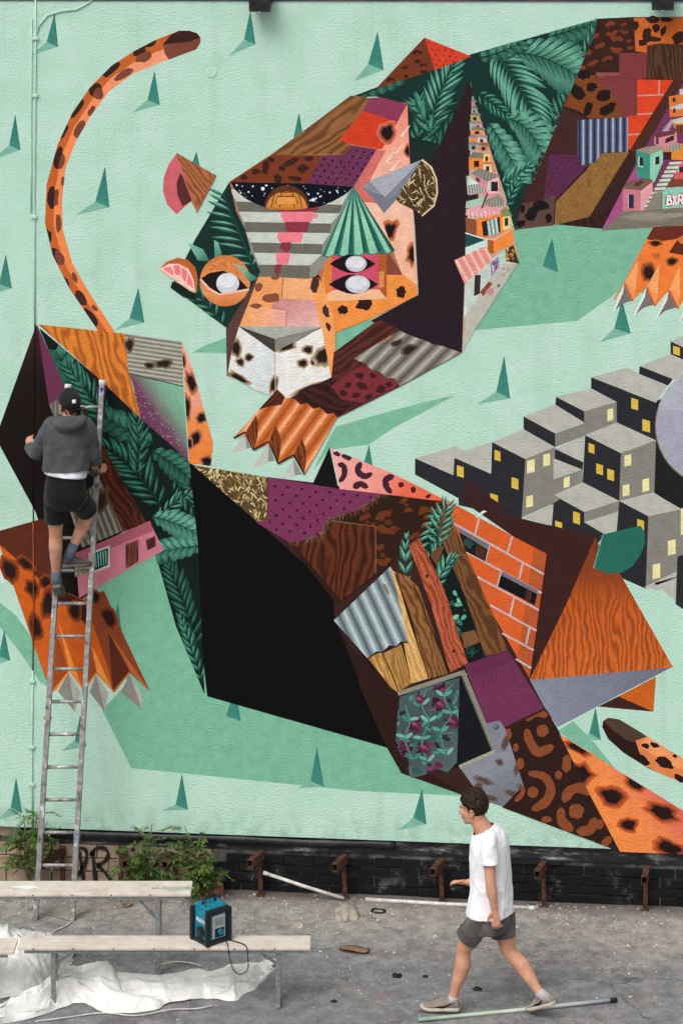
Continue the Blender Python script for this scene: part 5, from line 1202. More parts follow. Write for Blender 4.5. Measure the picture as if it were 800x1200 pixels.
while z < .33:
    x = XS+.12+(r % 2)*.125
    while x < 5.0:
        o = bpy.data.objects.new('brick', blk[rnd.randrange(5)]); o.location = (x, YP+rnd.uniform(-.002, .003), z+rnd.uniform(-.002, .002)); o.rotation_euler = (0, rnd.uniform(-.008, .008), rnd.uniform(-.01, .01)); link(o, plinth)
        x += .25
    z += .078; r += 1
bei = piece_mesh('block', .186, .104, .004, M['beige_block'], 5)
r = 0; z = .058
while z < .36:
    x = XS-.1-(r % 2)*.098
    while x > -4.6:
        o = bpy.data.objects.new('block', bei[rnd.randrange(5)]); o.location = (x, YP+rnd.uniform(-.002, .003), z+rnd.uniform(-.002, .002)); o.rotation_euler = (0, rnd.uniform(-.006, .006), 0); link(o, plinth)
        x -= .196
    z += .114; r += 1
# smooth coat under the render, and the bitumen roll along it
bm = bmesh.new(); box(bm, W(-400, 1000)[0], W(20, 1000)[0], YP+.002, .2, .392, ZB-.006); mesh_obj('sill_course', bm, M['beige_block'], plinth)
bm = bmesh.new(); box(bm, W(22, 1000)[0], XR-.02, YP, .2, .352, ZB-.006); mesh_obj('black_band', bm, M['smear'], plinth)
pts = []
for i in range(60):
    x = W(56, 1000)[0]+i*.05; pts.append((x, YP-.012+.006*mnoise.noise((x*3, 0, 0)), .44+.012*mnoise.noise((x*1.7, 5, 0))))
bm = bmesh.new(); tube(bm, pts, [.042*(1+.2*mnoise.noise((p[0]*4, 9, 1))) for p in pts], 12); mesh_obj('bitumen_roll', bm, M['black_paint'], plinth, True)
bm = bmesh.new(); box(bm, W(532, 1008)[0], W(657, 1008)[0], YP-.03, YP+.01, .325, .352, .003); mesh_obj('dark_strip', bm, M['black_rubber'], plinth)
# spray lettering on the beige blocks
def strokes(pxs, w=.03):
    bm = bmesh.new()
    for path in pxs:
        P3 = [Vector(W(x, y, YP-.012)) for x, y in path]
        # smooth the path
        Q = []
        for i in range(len(P3)-1):
            a = P3[max(0, i-1)]; b_ = P3[i]; c = P3[i+1]; d = P3[min(len(P3)-1, i+2)]
            for k in range(6):
                t = k/6; Q.append(.5*((2*b_)+(c-a)*t+(2*a-5*b_+4*c-d)*t*t+(3*b_-a-3*c+d)*t**3))
        Q.append(P3[-1]); L_, R_ = [], []
        for i in range(len(Q)):
            d = (Q[min(len(Q)-1, i+1)]-Q[max(0, i-1)]); d.normalize(); nrm = Vector((-d.z, 0, d.x))*w*(.5+.12*math.sin(i*.7))
            L_.append(bm.verts.new(Q[i]+nrm)); R_.append(bm.verts.new(Q[i]-nrm))
        for i in range(len(Q)-1): bm.faces.new((L_[i], L_[i+1], R_[i+1], R_[i]))
    for f_ in bm.faces:
        f_.normal_update()
        if f_.normal.y > 0: f_.normal_flip()
    me = bpy.data.meshes.new('graffiti_letter'); bm.to_mesh(me); bm.free(); me.materials.append(M['graffiti_black'])
    link(bpy.data.objects.new('graffiti_letter', me), plinth)
strokes([[(98, 1031), (95, 1010), (93, 998)], [(88, 1000), (94, 994), (101, 997), (101, 1008), (95, 1020), (91, 1026)]])
strokes([[(112, 1032), (110, 1012), (109, 998)], [(106, 1003), (112, 995), (122, 994), (127, 1001), (122, 1010), (113, 1014)], [(114, 1014), (122, 1021), (130, 1031)]])
strokes([[(136, 1000), (148, 994), (158, 996)], [(147, 996), (149, 1012), (152, 1032)]], .026)
strokes([[(170, 996), (172, 1012), (172, 1031)], [(170, 1012), (180, 1016), (188, 1006)]], .024)
# parapet strip over the mural, painted in dark colours
m, nt, b = new_mat('dark_spray'); M['dark_spray'] = m
geo = nd(nt, 'ShaderNodeNewGeometry'); n1 = nd(nt, 'ShaderNodeTexNoise', i_Scale=2.2, i_Detail=5.0); nt.links.new(geo.outputs['Position'], n1.inputs['Vector'])
r1 = ramp(nt, [(.38, '#1a1f38'), (.48, '#2a2540'), (.54, '#6a2444'), (.62, '#20233a'), (.7, '#8a8f9a')]); nt.links.new(n1.outputs[0], r1.inputs[0]); nt.links.new(r1.outputs[0], b.inputs['Base Color'])
bm = bmesh.new(); box(bm, XL, XR, -.012, .35, ZT, ZT+.9); mesh_obj('parapet', bm, M['dark_spray'], wall)
bm = bmesh.new(); box(bm, XL-.02, XR+.02, -.05, .4, ZT+.9, ZT+.96); mesh_obj('coping', bm, M['zinc'], wall)

# ------------------------------------------------------------------ thin cable pipes fixed to the wall, overpainted with the mural
def pipe(rows, mat, x_at, r_=.0075, y=-.009):
    bm = bmesh.new(); tube(bm, [W(x_at(r0), r0, y) for r0 in rows], r_, 8); return mesh_obj('conduit', bm, M[mat], wall, True)
xa = lambda r0: 42-4*r0/970+.6*math.sin(r0*.02)
pipe([-4, 60, 140, 220, 300, 379], 'mint_pipe', xa); pipe([379, 450, 540, 612], 'black_pipe', xa, .0045, -.005); pipe([612, 700, 786], 'orange_pipe', xa, .0055, -.006); pipe([786, 850, 905, 972], 'mint_pipe', xa)
pipe([22, 120, 200, 250], 'mint_pipe', lambda r0: 37+.3*math.sin(r0*.05), .006, -.008)
for r0 in (45, 112, 254, 798, 875, 919):
    bm = bmesh.new(); c = W(xa(r0), r0, 0); box(bm, c[0]-.026, c[0]+.026, -.024, -.001, c[2]-.012, c[2]+.012, .004)
    mesh_obj('pipe_clip', bm, M['orange_pipe' if r0 == 660 else 'mint_pipe'], wall)
bm = bmesh.new(); pts = [(41, 46), (46, 30), (56, 18), (72, 13), (90, 11), (103, 4), (112, -4)]
tube(bm, [W(x, y, -.01) for x, y in pts], .006, 8); mesh_obj('cable', bm, M['mint_pipe'], wall, True)
bm = bmesh.new(); c = Vector(W(248, 85, 0)); bmesh.ops.create_cone(bm, cap_ends=True, segments=28, radius1=.045, radius2=.04, depth=.006, matrix=Matrix.Translation((c.x, -.002, c.z)) @ Matrix.Rotation(R(90), 4, 'X'))
mesh_obj('round_cover', bm, M['mint_pipe'], wall)

# ------------------------------------------------------------------ floodlights under the parapet
def floodlight(px, py, label):
    c = W(px, py, 0); e = empty('floodlight', (c[0], 0, c[2]), 0, label, 'floodlight', 'floodlights over the mural')
    bm = bmesh.new(); w_ = .085
    rings = [[(-w_, -.06, .12), (w_, -.06, .12), (w_, -.06, .0), (-w_, -.06, .0)], [(-w_*1.05, -.22, .11), (w_*1.05, -.22, .11), (w_*1.05, -.2, -.05), (-w_*1.05, -.2, -.05)]]
    loft(bm, [[Vector(p) for p in r_] for r_ in rings]); mesh_obj('housing', bm, M['black_paint'], e)
    bm = bmesh.new(); box(bm, -w_*.92, w_*.92, -.2, -.08, -.052, -.046); mesh_obj('lamp_glass', bm, simple('lamp_glass', '#2a2622', .15), e)
    bm = bmesh.new(); tube(bm, [(-w_*1.1, -.13, .03), (-w_*1.1, -.02, .16), (w_*1.1, -.02, .16), (w_*1.1, -.13, .03)], .01, 6); box(bm, -.04, .04, -.03, .0, .12, .2); mesh_obj('bracket', bm, M['black_paint'], e)
    bm = bmesh.new(); ball(bm, (0, -.205, -.058), .01, sub=1); mesh_obj('screw', bm, M['zinc'], e)
floodlight(308, 6, 'black floodlight near the middle of the wall top'); floodlight(775, 4, 'black floodlight above the right edge of the mural')

# ------------------------------------------------------------------ rusty bracket posts in front of the plinth
def bracket(px, ptop, label, turn=.2, ln=.18, pitch=.05):
    c = W(px, 1050, -.0); e = empty('bracket_post', (c[0], -.03, 0), 0, label, 'bracket post', 'rusty bracket posts along the plinth')
    h = W(px, ptop, -.03)[2]
    e.rotation_euler = (R(rnd.uniform(-1.5, 1.5)), R(rnd.uniform(-3, 3)), R(rnd.uniform(-6, 6)))
    bm = bmesh.new(); box(bm, -.018, .018, -.014, .02, -.02, h-.02, .003); mesh_obj('post', bm, M['rust'], e)
    bm = bmesh.new(); o_, i_ = .025, .0205
    m4 = Matrix.Translation((0, 0, h-.034)) @ Matrix.Rotation(-turn, 4, 'Z') @ Matrix.Rotation(pitch, 4, 'X')
    for x0, x1, z0, z1 in ((-o_, o_, i_+.008, o_+.012), (-o_, o_, -o_-.012, -i_-.008), (-o_, -i_, -i_-.008, i_+.008), (i_, o_, -i_-.008, i_+.008)): box(bm, x0, x1, -ln, .03, z0, z1, 0, m4)
    arm = mesh_obj('arm', bm, M['rust'], e)
    bm = bmesh.new(); box(bm, -i_, i_, -.03, -.02, -i_-.008, i_+.008, 0, m4); mesh_obj('dark_end', bm, M['dark_inside'], e)
    bm = bmesh.new(); box(bm, -.036, .036, -.036, .026, -.012, .01, .003); mesh_obj('foot_plate', bm, M['rust'], e)
bracket(75, 993, 'rusty bracket post between the ladder rails, its arm on the left', .35, .3)
bracket(142, 992, 'rusty bracket post on the graffitied beige blocks beside the middle plant', -.3, .28)
bracket(207, 996, 'rusty bracket post half hidden between the two bushy plants', .3, .22)
bracket(306, 998, 'rusty bracket post right of the plants with a white pole leaning by it', .3)
bracket(405, 1003, 'rusty bracket post in the middle of the black plinth, left of the walker', .25)
bracket(518, 1007, 'rusty bracket post just left of the walking man', .28)
bracket(637, 1011, 'rusty bracket post just right of the walking man', .22)
bracket(755, 1016, 'rightmost rusty bracket post, under the orange spotted hind leg', .1)

# ------------------------------------------------------------------ ladder
def row_of(p):
    v_ = Vector(p)-Vector((CAMX, CAMY, CAMZ)); t = -ST*v_.x+CT*v_.y; return YH-v_.z*F/t
def depth_of(p):
    v_ = Vector(p)-Vector((CAMX, CAMY, CAMZ)); return -ST*v_.x+CT*v_.y
LB, RB = Gp(42, 1078), Gp(85, 1078)
LT_, RT_ = Vector(W(80, 455, -.09)), Vector(W(120, 450, -.09))
lad = empty('ladder', (LB+RB)/2, 0, 'tall paint spattered aluminium ladder leaning on the mural', 'ladder')
lo = lad.location.copy()
m, nt, b = new_mat('spattered_aluminium'); M['ladder'] = m
geo = nd(nt, 'ShaderNodeNewGeometry'); n1 = nd(nt, 'ShaderNodeTexNoise', i_Scale=16.0, i_Detail=6.0, i_Roughness=.7); nt.links.new(geo.outputs['Position'], n1.inputs['Vector'])
r1 = ramp(nt, [(.34, '#54504d'), (.42, '#8a8784'), (.58, '#a5a29f'), (.64, '#dcdad6')]); nt.links.new(n1.outputs[0], r1.inputs[0]); nt.links.new(r1.outputs[0], b.inputs['Base Color'])
b.inputs['Metallic'].default_value = .45; b.inputs['Roughness'].default_value = .5
def stile(A, B):
    d = (B-A).normalized(); sx = (RB-LB).normalized(); n_ = sx.cross(d).normalized(); bm = bmesh.new()
    m4 = Matrix((( *sx, 0), (*n_, 0), (*d, 0), (0, 0, 0, 1))).transposed(); m4.translation = A-lo
    box(bm, -.021, .021, -.033, .033, 0, (B-A).length, .005, m4); return mesh_obj('stile', bm, M['ladder'], lad), m4, (B-A).length
s1, mA, lA = stile(LB, LT_); s2, mB, lB = stile(RB, RT_)
rows = [477+38.35*i for i in range(16)]
for r0 in rows:
    def at_row(A, B):
        a, b_ = 0.0, 1.0
        for _ in range(40):
            c = (a+b_)/2
            if row_of(A.lerp(B, c)) > r0: a = c
            else: b_ = c
        return A.lerp(B, a)
    p, q = at_row(LB, LT_), at_row(RB, RT_)
    if r0 > 1070: continue
    bm = bmesh.new(); tube(bm, [p-lo, q-lo], (.016, .013), 8); mesh_obj('rung', bm, M['ladder'], lad, True)
for A, B, sgn in ((LB, LT_, 0), (RB, RT_, 1)):
    d = (B-A).normalized(); c = B-lo
    bm = bmesh.new(); tube(bm, [c-d*.01, c+d*.035], .03, 12); o = mesh_obj('end_cap', bm, M['white_plastic'], lad, True)
    bm = bmesh.new(); tube(bm, [A-lo+d*.01, A-lo-d*.01], .03, 10); mesh_obj('rubber_foot', bm, M['black_rubber'], lad, True)
bm = bmesh.new(); d = (RT_-RB).normalized(); tube(bm, [RT_-lo-d*.13, RT_-lo-d*.03], (.028, .038), 12); mesh_obj('tape', bm, simple('purple_tape', '#4a3a86', .5), lad)
bm = bmesh.new(); q = RB.lerp(RT_, .145)-lo; tube(bm, [q-d*.05, q+d*.06], (.023, .036), 10); mesh_obj('tape', bm, simple('blue_tape', '#3a5f94', .5), lad)['label'] = 'blue tape low on the right rail'
bm = bmesh.new(); q = LB.lerp(LT_, .37)-lo; tube(bm, [q-d*.02, q+d*.02], (.022, .035), 10); mesh_obj('tape', bm, simple('red_tape', '#b03a34', .5), lad)['label'] = 'small red tape on the left rail'

# ------------------------------------------------------------------ benches
simple('bench_paint', '#cfc0b2', .6, 0, '#dccfc3', 5, 5, .35, .65, bump=.001, bscale=40)
m, nt, b = new_mat('stained_bench_top'); M['bench_top'] = m
geo = nd(nt, 'ShaderNodeNewGeometry'); n1 = nd(nt, 'ShaderNodeTexNoise', i_Scale=7.0, i_Detail=7.0, i_Roughness=.65); nt.links.new(geo.outputs['Position'], n1.inputs['Vector'])
r1 = ramp(nt, [(.3, '#b9ab9d'), (.45, '#d2c6ba'), (.62, '#ddd3c8'), (.72, '#f0ece6')]); nt.links.new(n1.outputs[0], r1.inputs[0])
mp = nd(nt, 'ShaderNodeMapping'); mp.inputs['Scale'].default_value = (1.6, 9, 9); nt.links.new(geo.outputs['Position'], mp.inputs['Vector'])
n2 = nd(nt, 'ShaderNodeTexNoise', i_Scale=1.7, i_Detail=6.0, i_Roughness=.7); nt.links.new(mp.outputs[0], n2.inputs['Vector'])
msk = nd(nt, 'ShaderNodeMapRange'); msk.inputs[1].default_value = .6; msk.inputs[2].default_value = .68; nt.links.new(n2.outputs[0], msk.inputs[0])
cc = mixrgb(nt, r1.outputs[0], '#8f7e72', mth(nt, 'MULTIPLY', msk.outputs[0], .5))
n9 = nd(nt, 'ShaderNodeTexNoise', i_Scale=26.0, i_Detail=3.0); nt.links.new(geo.outputs['Position'], n9.inputs['Vector'])
m9 = nd(nt, 'ShaderNodeMapRange'); m9.inputs[1].default_value = .68; m9.inputs[2].default_value = .72; nt.links.new(n9.outputs[0], m9.inputs[0])
cc = mixrgb(nt, cc, '#83776c', mth(nt, 'MULTIPLY', m9.outputs[0], .7))
mp3 = nd(nt, 'ShaderNodeMapping'); mp3.inputs['Scale'].default_value = (1.2, 40, 40); nt.links.new(geo.outputs['Position'], mp3.inputs['Vector'])
n10 = nd(nt, 'ShaderNodeTexNoise', i_Scale=2.0, i_Detail=4.0); nt.links.new(mp3.outputs[0], n10.inputs['Vector'])
m10 = nd(nt, 'ShaderNodeMapRange'); m10.inputs[1].default_value = .35; m10.inputs[2].default_value = .65; m10.inputs[3].default_value = .0; m10.inputs[4].default_value = .3; nt.links.new(n10.outputs[0], m10.inputs[0])
cc = mixrgb(nt, cc, '#a8998b', m10.outputs[0])
nt.links.new(cc, b.inputs['Base Color']); b.inputs['Roughness'].default_value = .55
def bench(xl, xr, z, yb, yf, legs, label, name='bench', brace=1):
    """board between photo columns xl..xr, back and front edges at photo rows yb / yf on level z"""
    a, b_ = Gp(xl, yb, z), Gp(xr, yb, z); c = Gp((xl+xr)/2, yf, z); mid = (a+b_)/2
    xd = (b_-a).normalized(); yd = Vector((-xd.y, xd.x, 0)); dep = abs((c-mid).dot(yd)); ln = (b_-a).length
    org = mid-yd*dep/2; e = empty(name, (org.x, org.y, 0), math.atan2(xd.y, xd.x), label, 'bench', 'trestle benches of boards on folding steel legs')
    bm = bmesh.new(); box(bm, -ln/2, ln/2, -dep/2, dep/2, z-.026, z, .006); bd = mesh_obj('board', bm, M['bench_top'], e)
    bm = bmesh.new(); box(bm, -ln/2+.05, ln/2-.05, -dep/2+.02, -dep/2+.035, z-.055, z-.0265); box(bm, -ln/2+.05, ln/2-.05, dep/2-.035, dep/2-.02, z-.055, z-.0265); mesh_obj('rail', bm, M['zinc'], e)
    for lx, sg in legs:
        q = Gp(lx, (yb+yf)/2, z); x = (q-org).dot(xd)
        bm = bmesh.new()
        for yy in (-dep/2+.05, dep/2-.05):
            box(bm, x-.018, x+.018, yy-.012, yy+.012, .0, z-.027, .003)
        box(bm, x-.016, x+.016, -dep/2+.02, dep/2-.02, .005, .03, .004)
        mesh_obj('leg', bm, M['zinc'], e)
        bm = bmesh.new(); tube(bm, [(x+sg*.02, 0, z*.66), (x+sg*.2, 0, z-.04)], (.012, .006), 6); mesh_obj('brace', bm, M['zinc'], e)
    for i in range(int(ln/.3)):
        x = -ln/2+.12+i*.3
        bm = bmesh.new(); bmesh.ops.create_cone(bm, cap_ends=True, segments=8, radius1=.006, radius2=.005, depth=.006, matrix=Matrix.Translation((x, -dep/2-.001, z-.014)) @ Matrix.Rotation(R(90), 4, 'X')); mesh_obj('bolt', bm, M['dark_inside'], e)
    return e, bd, org, xd, yd, dep, ln
B1 = bench(25, 364, .48, 1096, 1110, [(326, -1), (64, 1)], 'low pale bench in front, the one carrying the blue radio')
B2 = bench(-110, 226, .70, 1032, 1047, [(186, -1), (-70, 1)], 'higher pale trestle bench at left before the ladder foot', 'bench')
B3 = bench(-330, 22, .46, 1099, 1115, [(-20, -1), (-290, 1)], 'pale bench cut off by the left edge, beside the plastic sheet')
# paint spill on the far end of the higher bench
def spill(px, py, z, r0, mat, name='paint_stain', parent=None, seed=1, sq=1.0):
    c = Gp(px, py, z); r_ = random.Random(seed); bm = bmesh.new(); vs = []
    for i in range(18):
        a = 2*math.pi*i/18; k = r0*(.65+.5*r_.random()); vs.append(bm.verts.new((c.x+k*math.cos(a)*sq, c.y+k*.42*math.sin(a), z+.0015)))
    bm.faces.new(vs); o = mesh_obj(name, bm, mat)
    if parent is not None: o.parent = parent; o.matrix_parent_inverse = Matrix.Translation(parent.location).to_4x4().inverted() if parent.rotation_euler.z == 0 else (Matrix.Translation(parent.location) @ Matrix.Rotation(parent.rotation_euler.z, 4, 'Z')).inverted()
    return o
sg_ = simple('green_stain', '#93a894', .6, 0, '#b6b6a4', 30, 5, .4, .6)
spill(206, 1041, .70, .1, sg_, parent=B2[0], seed=3, sq=1.3); spill(222, 1040, .70, .05, sg_, parent=B2[0], seed=4, sq=.7); spill(30, 1040, .70, .09, simple('white_stain', '#efece6', .6), parent=B2[0], seed=5, sq=1.2)
spill(182, 1041, .70, .03, simple('brown_stain', '#9a8878', .6), parent=B2[0], seed=8, sq=1.0)

# ------------------------------------------------------------------ radio
simple('radio_teal', '#0f7d96', .45, 0, '#0d6f88', 30); simple('radio_black', '#121213', .55, 0, '#1d1d1f', 30, bump=.0008)
simple('radio_silver', '#b9bcc0', .35, .3); simple('radio_screen', '#7f8d84', .25); simple('radio_white', '#e8e8e6', .5)
rc = Gp(247, 1101, .481)
rad = empty('radio', rc, R(40)+TH, 'blue and black jobsite radio standing on the low front bench', 'radio')
# local: -Y face = display side (right in view), -X face = speaker side (left in view)
w2, d2, hh_ = .1, .095, .275
bm = bmesh.new(); box(bm, -w2+.01, w2-.01, -d2+.01, d2-.01, .02, hh_-.03, .012); mesh_obj('case', bm, M['radio_teal'], rad)
for sx in (-1, 1):
    for sy in (-1, 1):
        bm = bmesh.new(); box(bm, sx*w2-.018, sx*w2+.018, sy*d2-.018, sy*d2+.018, .0, hh_-.02, .012); mesh_obj('corner_guard', bm, M['radio_black'], rad)
bm = bmesh.new(); box(bm, -w2-.008, w2+.008, -d2-.008, d2+.008, .0, .03, .008); mesh_obj('base_guard', bm, M['radio_black'], rad)
bm = bmesh.new(); box(bm, -w2+.015, w2+.0, -d2+.015, d2-.0, hh_-.032, hh_, .01); mesh_obj('lid', bm, M['radio_teal'], rad)
bm = bmesh.new(); box(bm, -w2-.006, w2+.006, -d2-.01, -d2+.03, hh_-.05, hh_-.012, .01); mesh_obj('front_bar', bm, M['radio_black'], rad)
bm = bmesh.new(); tube(bm, [(-.06, .02, hh_-.005), (-.05, .02, hh_+.035), (.05, .02, hh_+.035), (.06, .02, hh_-.005)], .011, 8); mesh_obj('handle', bm, M['radio_black'], rad, True)
bm = bmesh.new(); box(bm, -.058, .062, -d2-.004, -d2+.012, .045, .215, .006); fp = mesh_obj('front_panel', bm, M['radio_silver'], rad)
bm = bmesh.new(); box(bm, -.035, .048, -d2-.0065, -d2-.003, .135, .195, .002); mesh_obj('screen', bm, M['radio_screen'], fp)
bm = bmesh.new(); box(bm, -.035, .05, -d2-.006, -d2-.003, .05, .118, .002); mesh_obj('keypad', bm, M['radio_black'], fp)
bm = bmesh.new(); bmesh.ops.create_cone(bm, cap_ends=True, segments=20, radius1=.022, radius2=.02, depth=.02, matrix=Matrix.Translation((.01, -d2-.014, .09)) @ Matrix.Rotation(R(90), 4, 'X')); mesh_obj('dial', bm, M['radio_teal'], fp)
bm = bmesh.new(); bmesh.ops.create_cone(bm, cap_ends=True, segments=28, radius1=.045, radius2=.042, depth=.014, matrix=Matrix.Translation((-w2+.006, 0, .082)) @ Matrix.Rotation(R(90), 4, 'Y')); sp_ = mesh_obj('speaker', bm, M['radio_black'], rad)
bm = bmesh.new(); bmesh.ops.create_cone(bm, cap_ends=True, segments=20, radius1=.02, radius2=.014, depth=.01, matrix=Matrix.Translation((-w2-.003, 0, .082)) @ Matrix.Rotation(R(90), 4, 'Y')); mesh_obj('speaker_cone', bm, simple('cone_grey', '#2c2d30', .7), sp_)
bm = bmesh.new(); tube(bm, [(-.075, -.04, hh_-.01), (-.075, -.04, hh_+.1)], [.004, .002], 6); mesh_obj('aerial', bm, M['radio_black'], rad)
def text_mesh(body, size, mat, parent, m4, name='lettering'):
    cu_ = bpy.data.curves.new('t', 'FONT'); cu_.body = body; cu_.size = size; cu_.align_x = 'CENTER'; cu_.align_y = 'CENTER'; cu_.extrude = .0004; cu_.offset = .0006
    o = bpy.data.objects.new('t', cu_); COL.objects.link(o); dg = bpy.context.evaluated_depsgraph_get(); dg.update()
    me = bpy.data.meshes.new_from_object(o.evaluated_get(dg)); bpy.data.objects.remove(o, do_unlink=True); bpy.data.curves.remove(cu_)
    me.transform(m4); me.name = name; me.materials.clear(); me.materials.append(mat); return link(bpy.data.objects.new(name, me), parent)
# left face looks along -X: text x runs towards -Y ... seen from outside left-to-right is +Y -> -Y
mt = Matrix.Translation((-w2+.0085, .0, .165)) @ Matrix(((0, 0, -1, 0), (-1, 0, 0, 0), (0, 1, 0, 0), (0, 0, 0, 1)))
text_mesh('Makita', .044, M['radio_white'], rad, mt)
# its cable over the front edge of the bench
bm = bmesh.new(); pts = [Gp(266, 1100, .487), Gp(275, 1103, .487), Gp(284, 1106, .486)]
fr = Gp(289, 1110, .484); pts += [fr, fr+Vector((.012, -.02, -.06)), fr+Vector((.01, -.015, -.16)), fr+Vector((-.05, -.01, -.2)), fr+Vector((-.1, .0, -.17)), fr+Vector((-.13, .01, -.08)), fr+Vector((-.14, .0, .0)), Gp(265, 1103, .488)]
def smooth_path(P, n=6):
    Q = []
    for i in range(len(P)-1):
        a, b_, c, d = P[max(0, i-1)], P[i], P[i+1], P[min(len(P)-1, i+2)]
        for k in range(n): t = k/n; Q.append(.5*((2*b_)+(c-a)*t+(2*a-5*b_+4*c-d)*t*t+(3*b_-a-3*c+d)*t**3))
    return Q+[P[-1]]
tube(bm, smooth_path([Vector(p) for p in pts]), .004, 6); o = mesh_obj('power_cord', bm, M['black_rubber'], None, True); tag(o, 'thin dark cord looping from the radio over the bench edge', 'cord')

# ------------------------------------------------------------------ poles and litter
def pole(name, A, B, r_, mat, label, cat='pole', cap=None):
    A, B = Vector(A), Vector(B); e = empty(name, A, 0, label, cat)
    bm = bmesh.new(); tube(bm, [Vector(), (B-A)*.5+Vector((0, 0, -.004)), B-A], r_, 10); mesh_obj('shaft', bm, M[mat], e, True)
    d = (B-A).normalized(); bm = bmesh.new(); tube(bm, [B-A-d*.02, B-A+d*.035], r_*1.18, 10); mesh_obj('end_cap', bm, M[cap or 'white_plastic'], e, True)
m, nt, b = new_mat('green_white_pole'); M['pole_mix'] = m
tc = nd(nt, 'ShaderNodeTexCoord'); sx_ = nd(nt, 'ShaderNodeSeparateXYZ'); nt.links.new(tc.outputs['Object'], sx_.inputs[0]); n1 = nd(nt, 'ShaderNodeTexNoise', i_Scale=8.0, i_Detail=4.0); nt.links.new(tc.outputs['Object'], n1.inputs['Vector'])
r1 = ramp(nt, [(.0, '#7f9a86'), (.3, '#a9b8a8'), (.5, '#c6cac4'), (.8, '#b4bcc0'), (1, '#7a8890')]); nt.links.new(mth(nt, 'ADD', mth(nt, 'MULTIPLY', sx_.outputs['X'], .62), mth(nt, 'MULTIPLY', mth(nt, 'SUBTRACT', n1.outputs[0], .5), .5)), r1.inputs[0]); nt.links.new(r1.outputs[0], b.inputs['Base Color']); b.inputs['Roughness'].default_value = .5
pole('pole', Gp(490, 1195, .02), Gp(717, 1172, .02), .0145, 'pole_mix', 'greenish white pole lying on the asphalt behind the walker', cap='black_rubber')
pole('pole', Gp(403, 1053, .02), Vector(W(313, 1024, -.06)), .014, 'white_plastic', 'white pole leaning up against the left rusty bracket')
pole('pole', Gp(428, 1054, .018), Gp(622, 1064, .018), .016, 'white_plastic', 'white pole lying along the foot of the black plinth')
def lump(name, px, py, sx, sy, sz, mat, label, cat, seed, group=None, jag=.18):
    c = Gp(px, py); bm = bmesh.new(); bmesh.ops.create_icosphere(bm, subdivisions=3, radius=1)
    for w_ in bm.verts:
        k = 1+jag*mnoise.noise(w_.co*1.6+Vector((seed, 0, 0)))*2; w_.co = Vector((w_.co.x*sx*k, w_.co.y*sy*k, max(-.2, w_.co.z)*sz*k+sz*.15))
    o = mesh_obj(name, bm, M[mat], None, jag < .1); o.location = (c.x, c.y, 0); return tag(o, label, cat, group)
lump('rock', 405, 1076, .105, .09, .09, 'rock', 'pale rounded rock on the grit in the middle', 'rock', 1)
lump('rubble_stone', 350, 1086, .05, .04, .03, 'rock', 'small flat stone left of the pale rock', 'stone', 5)
lump('tar_lump', 559, 1160, .034, .03, .02, 'black_rubber', 'small black lump on the asphalt between the walker\'s legs', 'litter', 2)
lump('tar_lump', 498, 1145, .026, .02, .012, 'black_rubber', 'tiny black scrap left of the walker\'s front leg', 'litter', 3)
lump('tar_lump', 391, 1174, .026, .02, .012, 'black_rubber', 'tiny black scrap right of the front bench leg', 'litter', 4)
def ring(px, py, r0, r1_, label, mat='black_rubber'):
    c = Gp(px, py, .008); bm = bmesh.new(); pts = [(r0*math.cos(a*.3142), r0*.75*math.sin(a*.3142), .004*math.sin(a)) for a in range(21)]
    tube(bm, pts, r1_, 6, cap=False); o = mesh_obj('cable_ring', bm, M[mat], None, True); o.location = c; tag(o, label, 'ring')
ring(443, 1068, .055, .011, 'black rubber ring lying on the grit near the plinth'); ring(465, 1143, .03, .009, 'small black ring on the dark asphalt')
def scrap(name, px, py, l, w_, mat, rz, label, cat, lift=.02, seed=1):
    c = Gp(px, py, .006); bm = bmesh.new(); r_ = random.Random(seed); nx, ny = 8, 5; gg = []
    for j in range(ny):
        row = []
        for i in range(nx):
            u, v_ = i/(nx-1)-.5, j/(ny-1)-.5; edge = 1-.35*abs(u)**2*4*r_.uniform(.5, 1)
            row.append(bm.verts.new((u*l, v_*w_*edge, lift*(.5+.5*math.sin(u*5+seed))*(.4+abs(u))+lift*.3*r_.random())))
        gg.append(row)
    for j in range(ny-1):
        for i in range(nx-1): bm.faces.new((gg[j][i], gg[j][i+1], gg[j+1][i+1], gg[j+1][i]))
    bmesh.ops.solidify(bm, geom=bm.faces[:], thickness=.004)
    o = mesh_obj(name, bm, M[mat], None, True); o.location = c; o.rotation_euler = (0, 0, rz); tag(o, label, cat)
scrap('cardboard_scrap', 415, 1114, .24, .11, 'cardboard', -.12, 'torn tan cardboard scrap on the dark asphalt', 'cardboard', .03, 2)
scrap('cardboard_scrap', 148, 1062, .09, .07, 'cardboard', .5, 'small brown scrap between the ladder foot and the bench leg', 'cardboard', .05, 5)
simple('brick_red', '#8a4a34', .9, 0, '#a8644a', 14, 5, bump=.004)
c = Gp(246, 1046); bm = bmesh.new(); box(bm, -.11, .11, -.05, .05, 0, .07, .01)
for k in range(4): box(bm, -.085+k*.045, -.06+k*.045, -.052, -.03, .012, .06, .003)
for w_ in bm.verts: w_.co += Vector((rnd.uniform(-1, 1), rnd.uniform(-1, 1), rnd.uniform(-1, 1)))*.003
o = mesh_obj('loose_brick', bm, M['brick_red']); o.location = c; o.rotation_euler = (0, .05, .2); tag(o, 'loose reddish brick at the foot of the right plant', 'brick')
simple('pink_chip', '#c8606c', .8); simple('white_chip', '#e2e0da', .8)
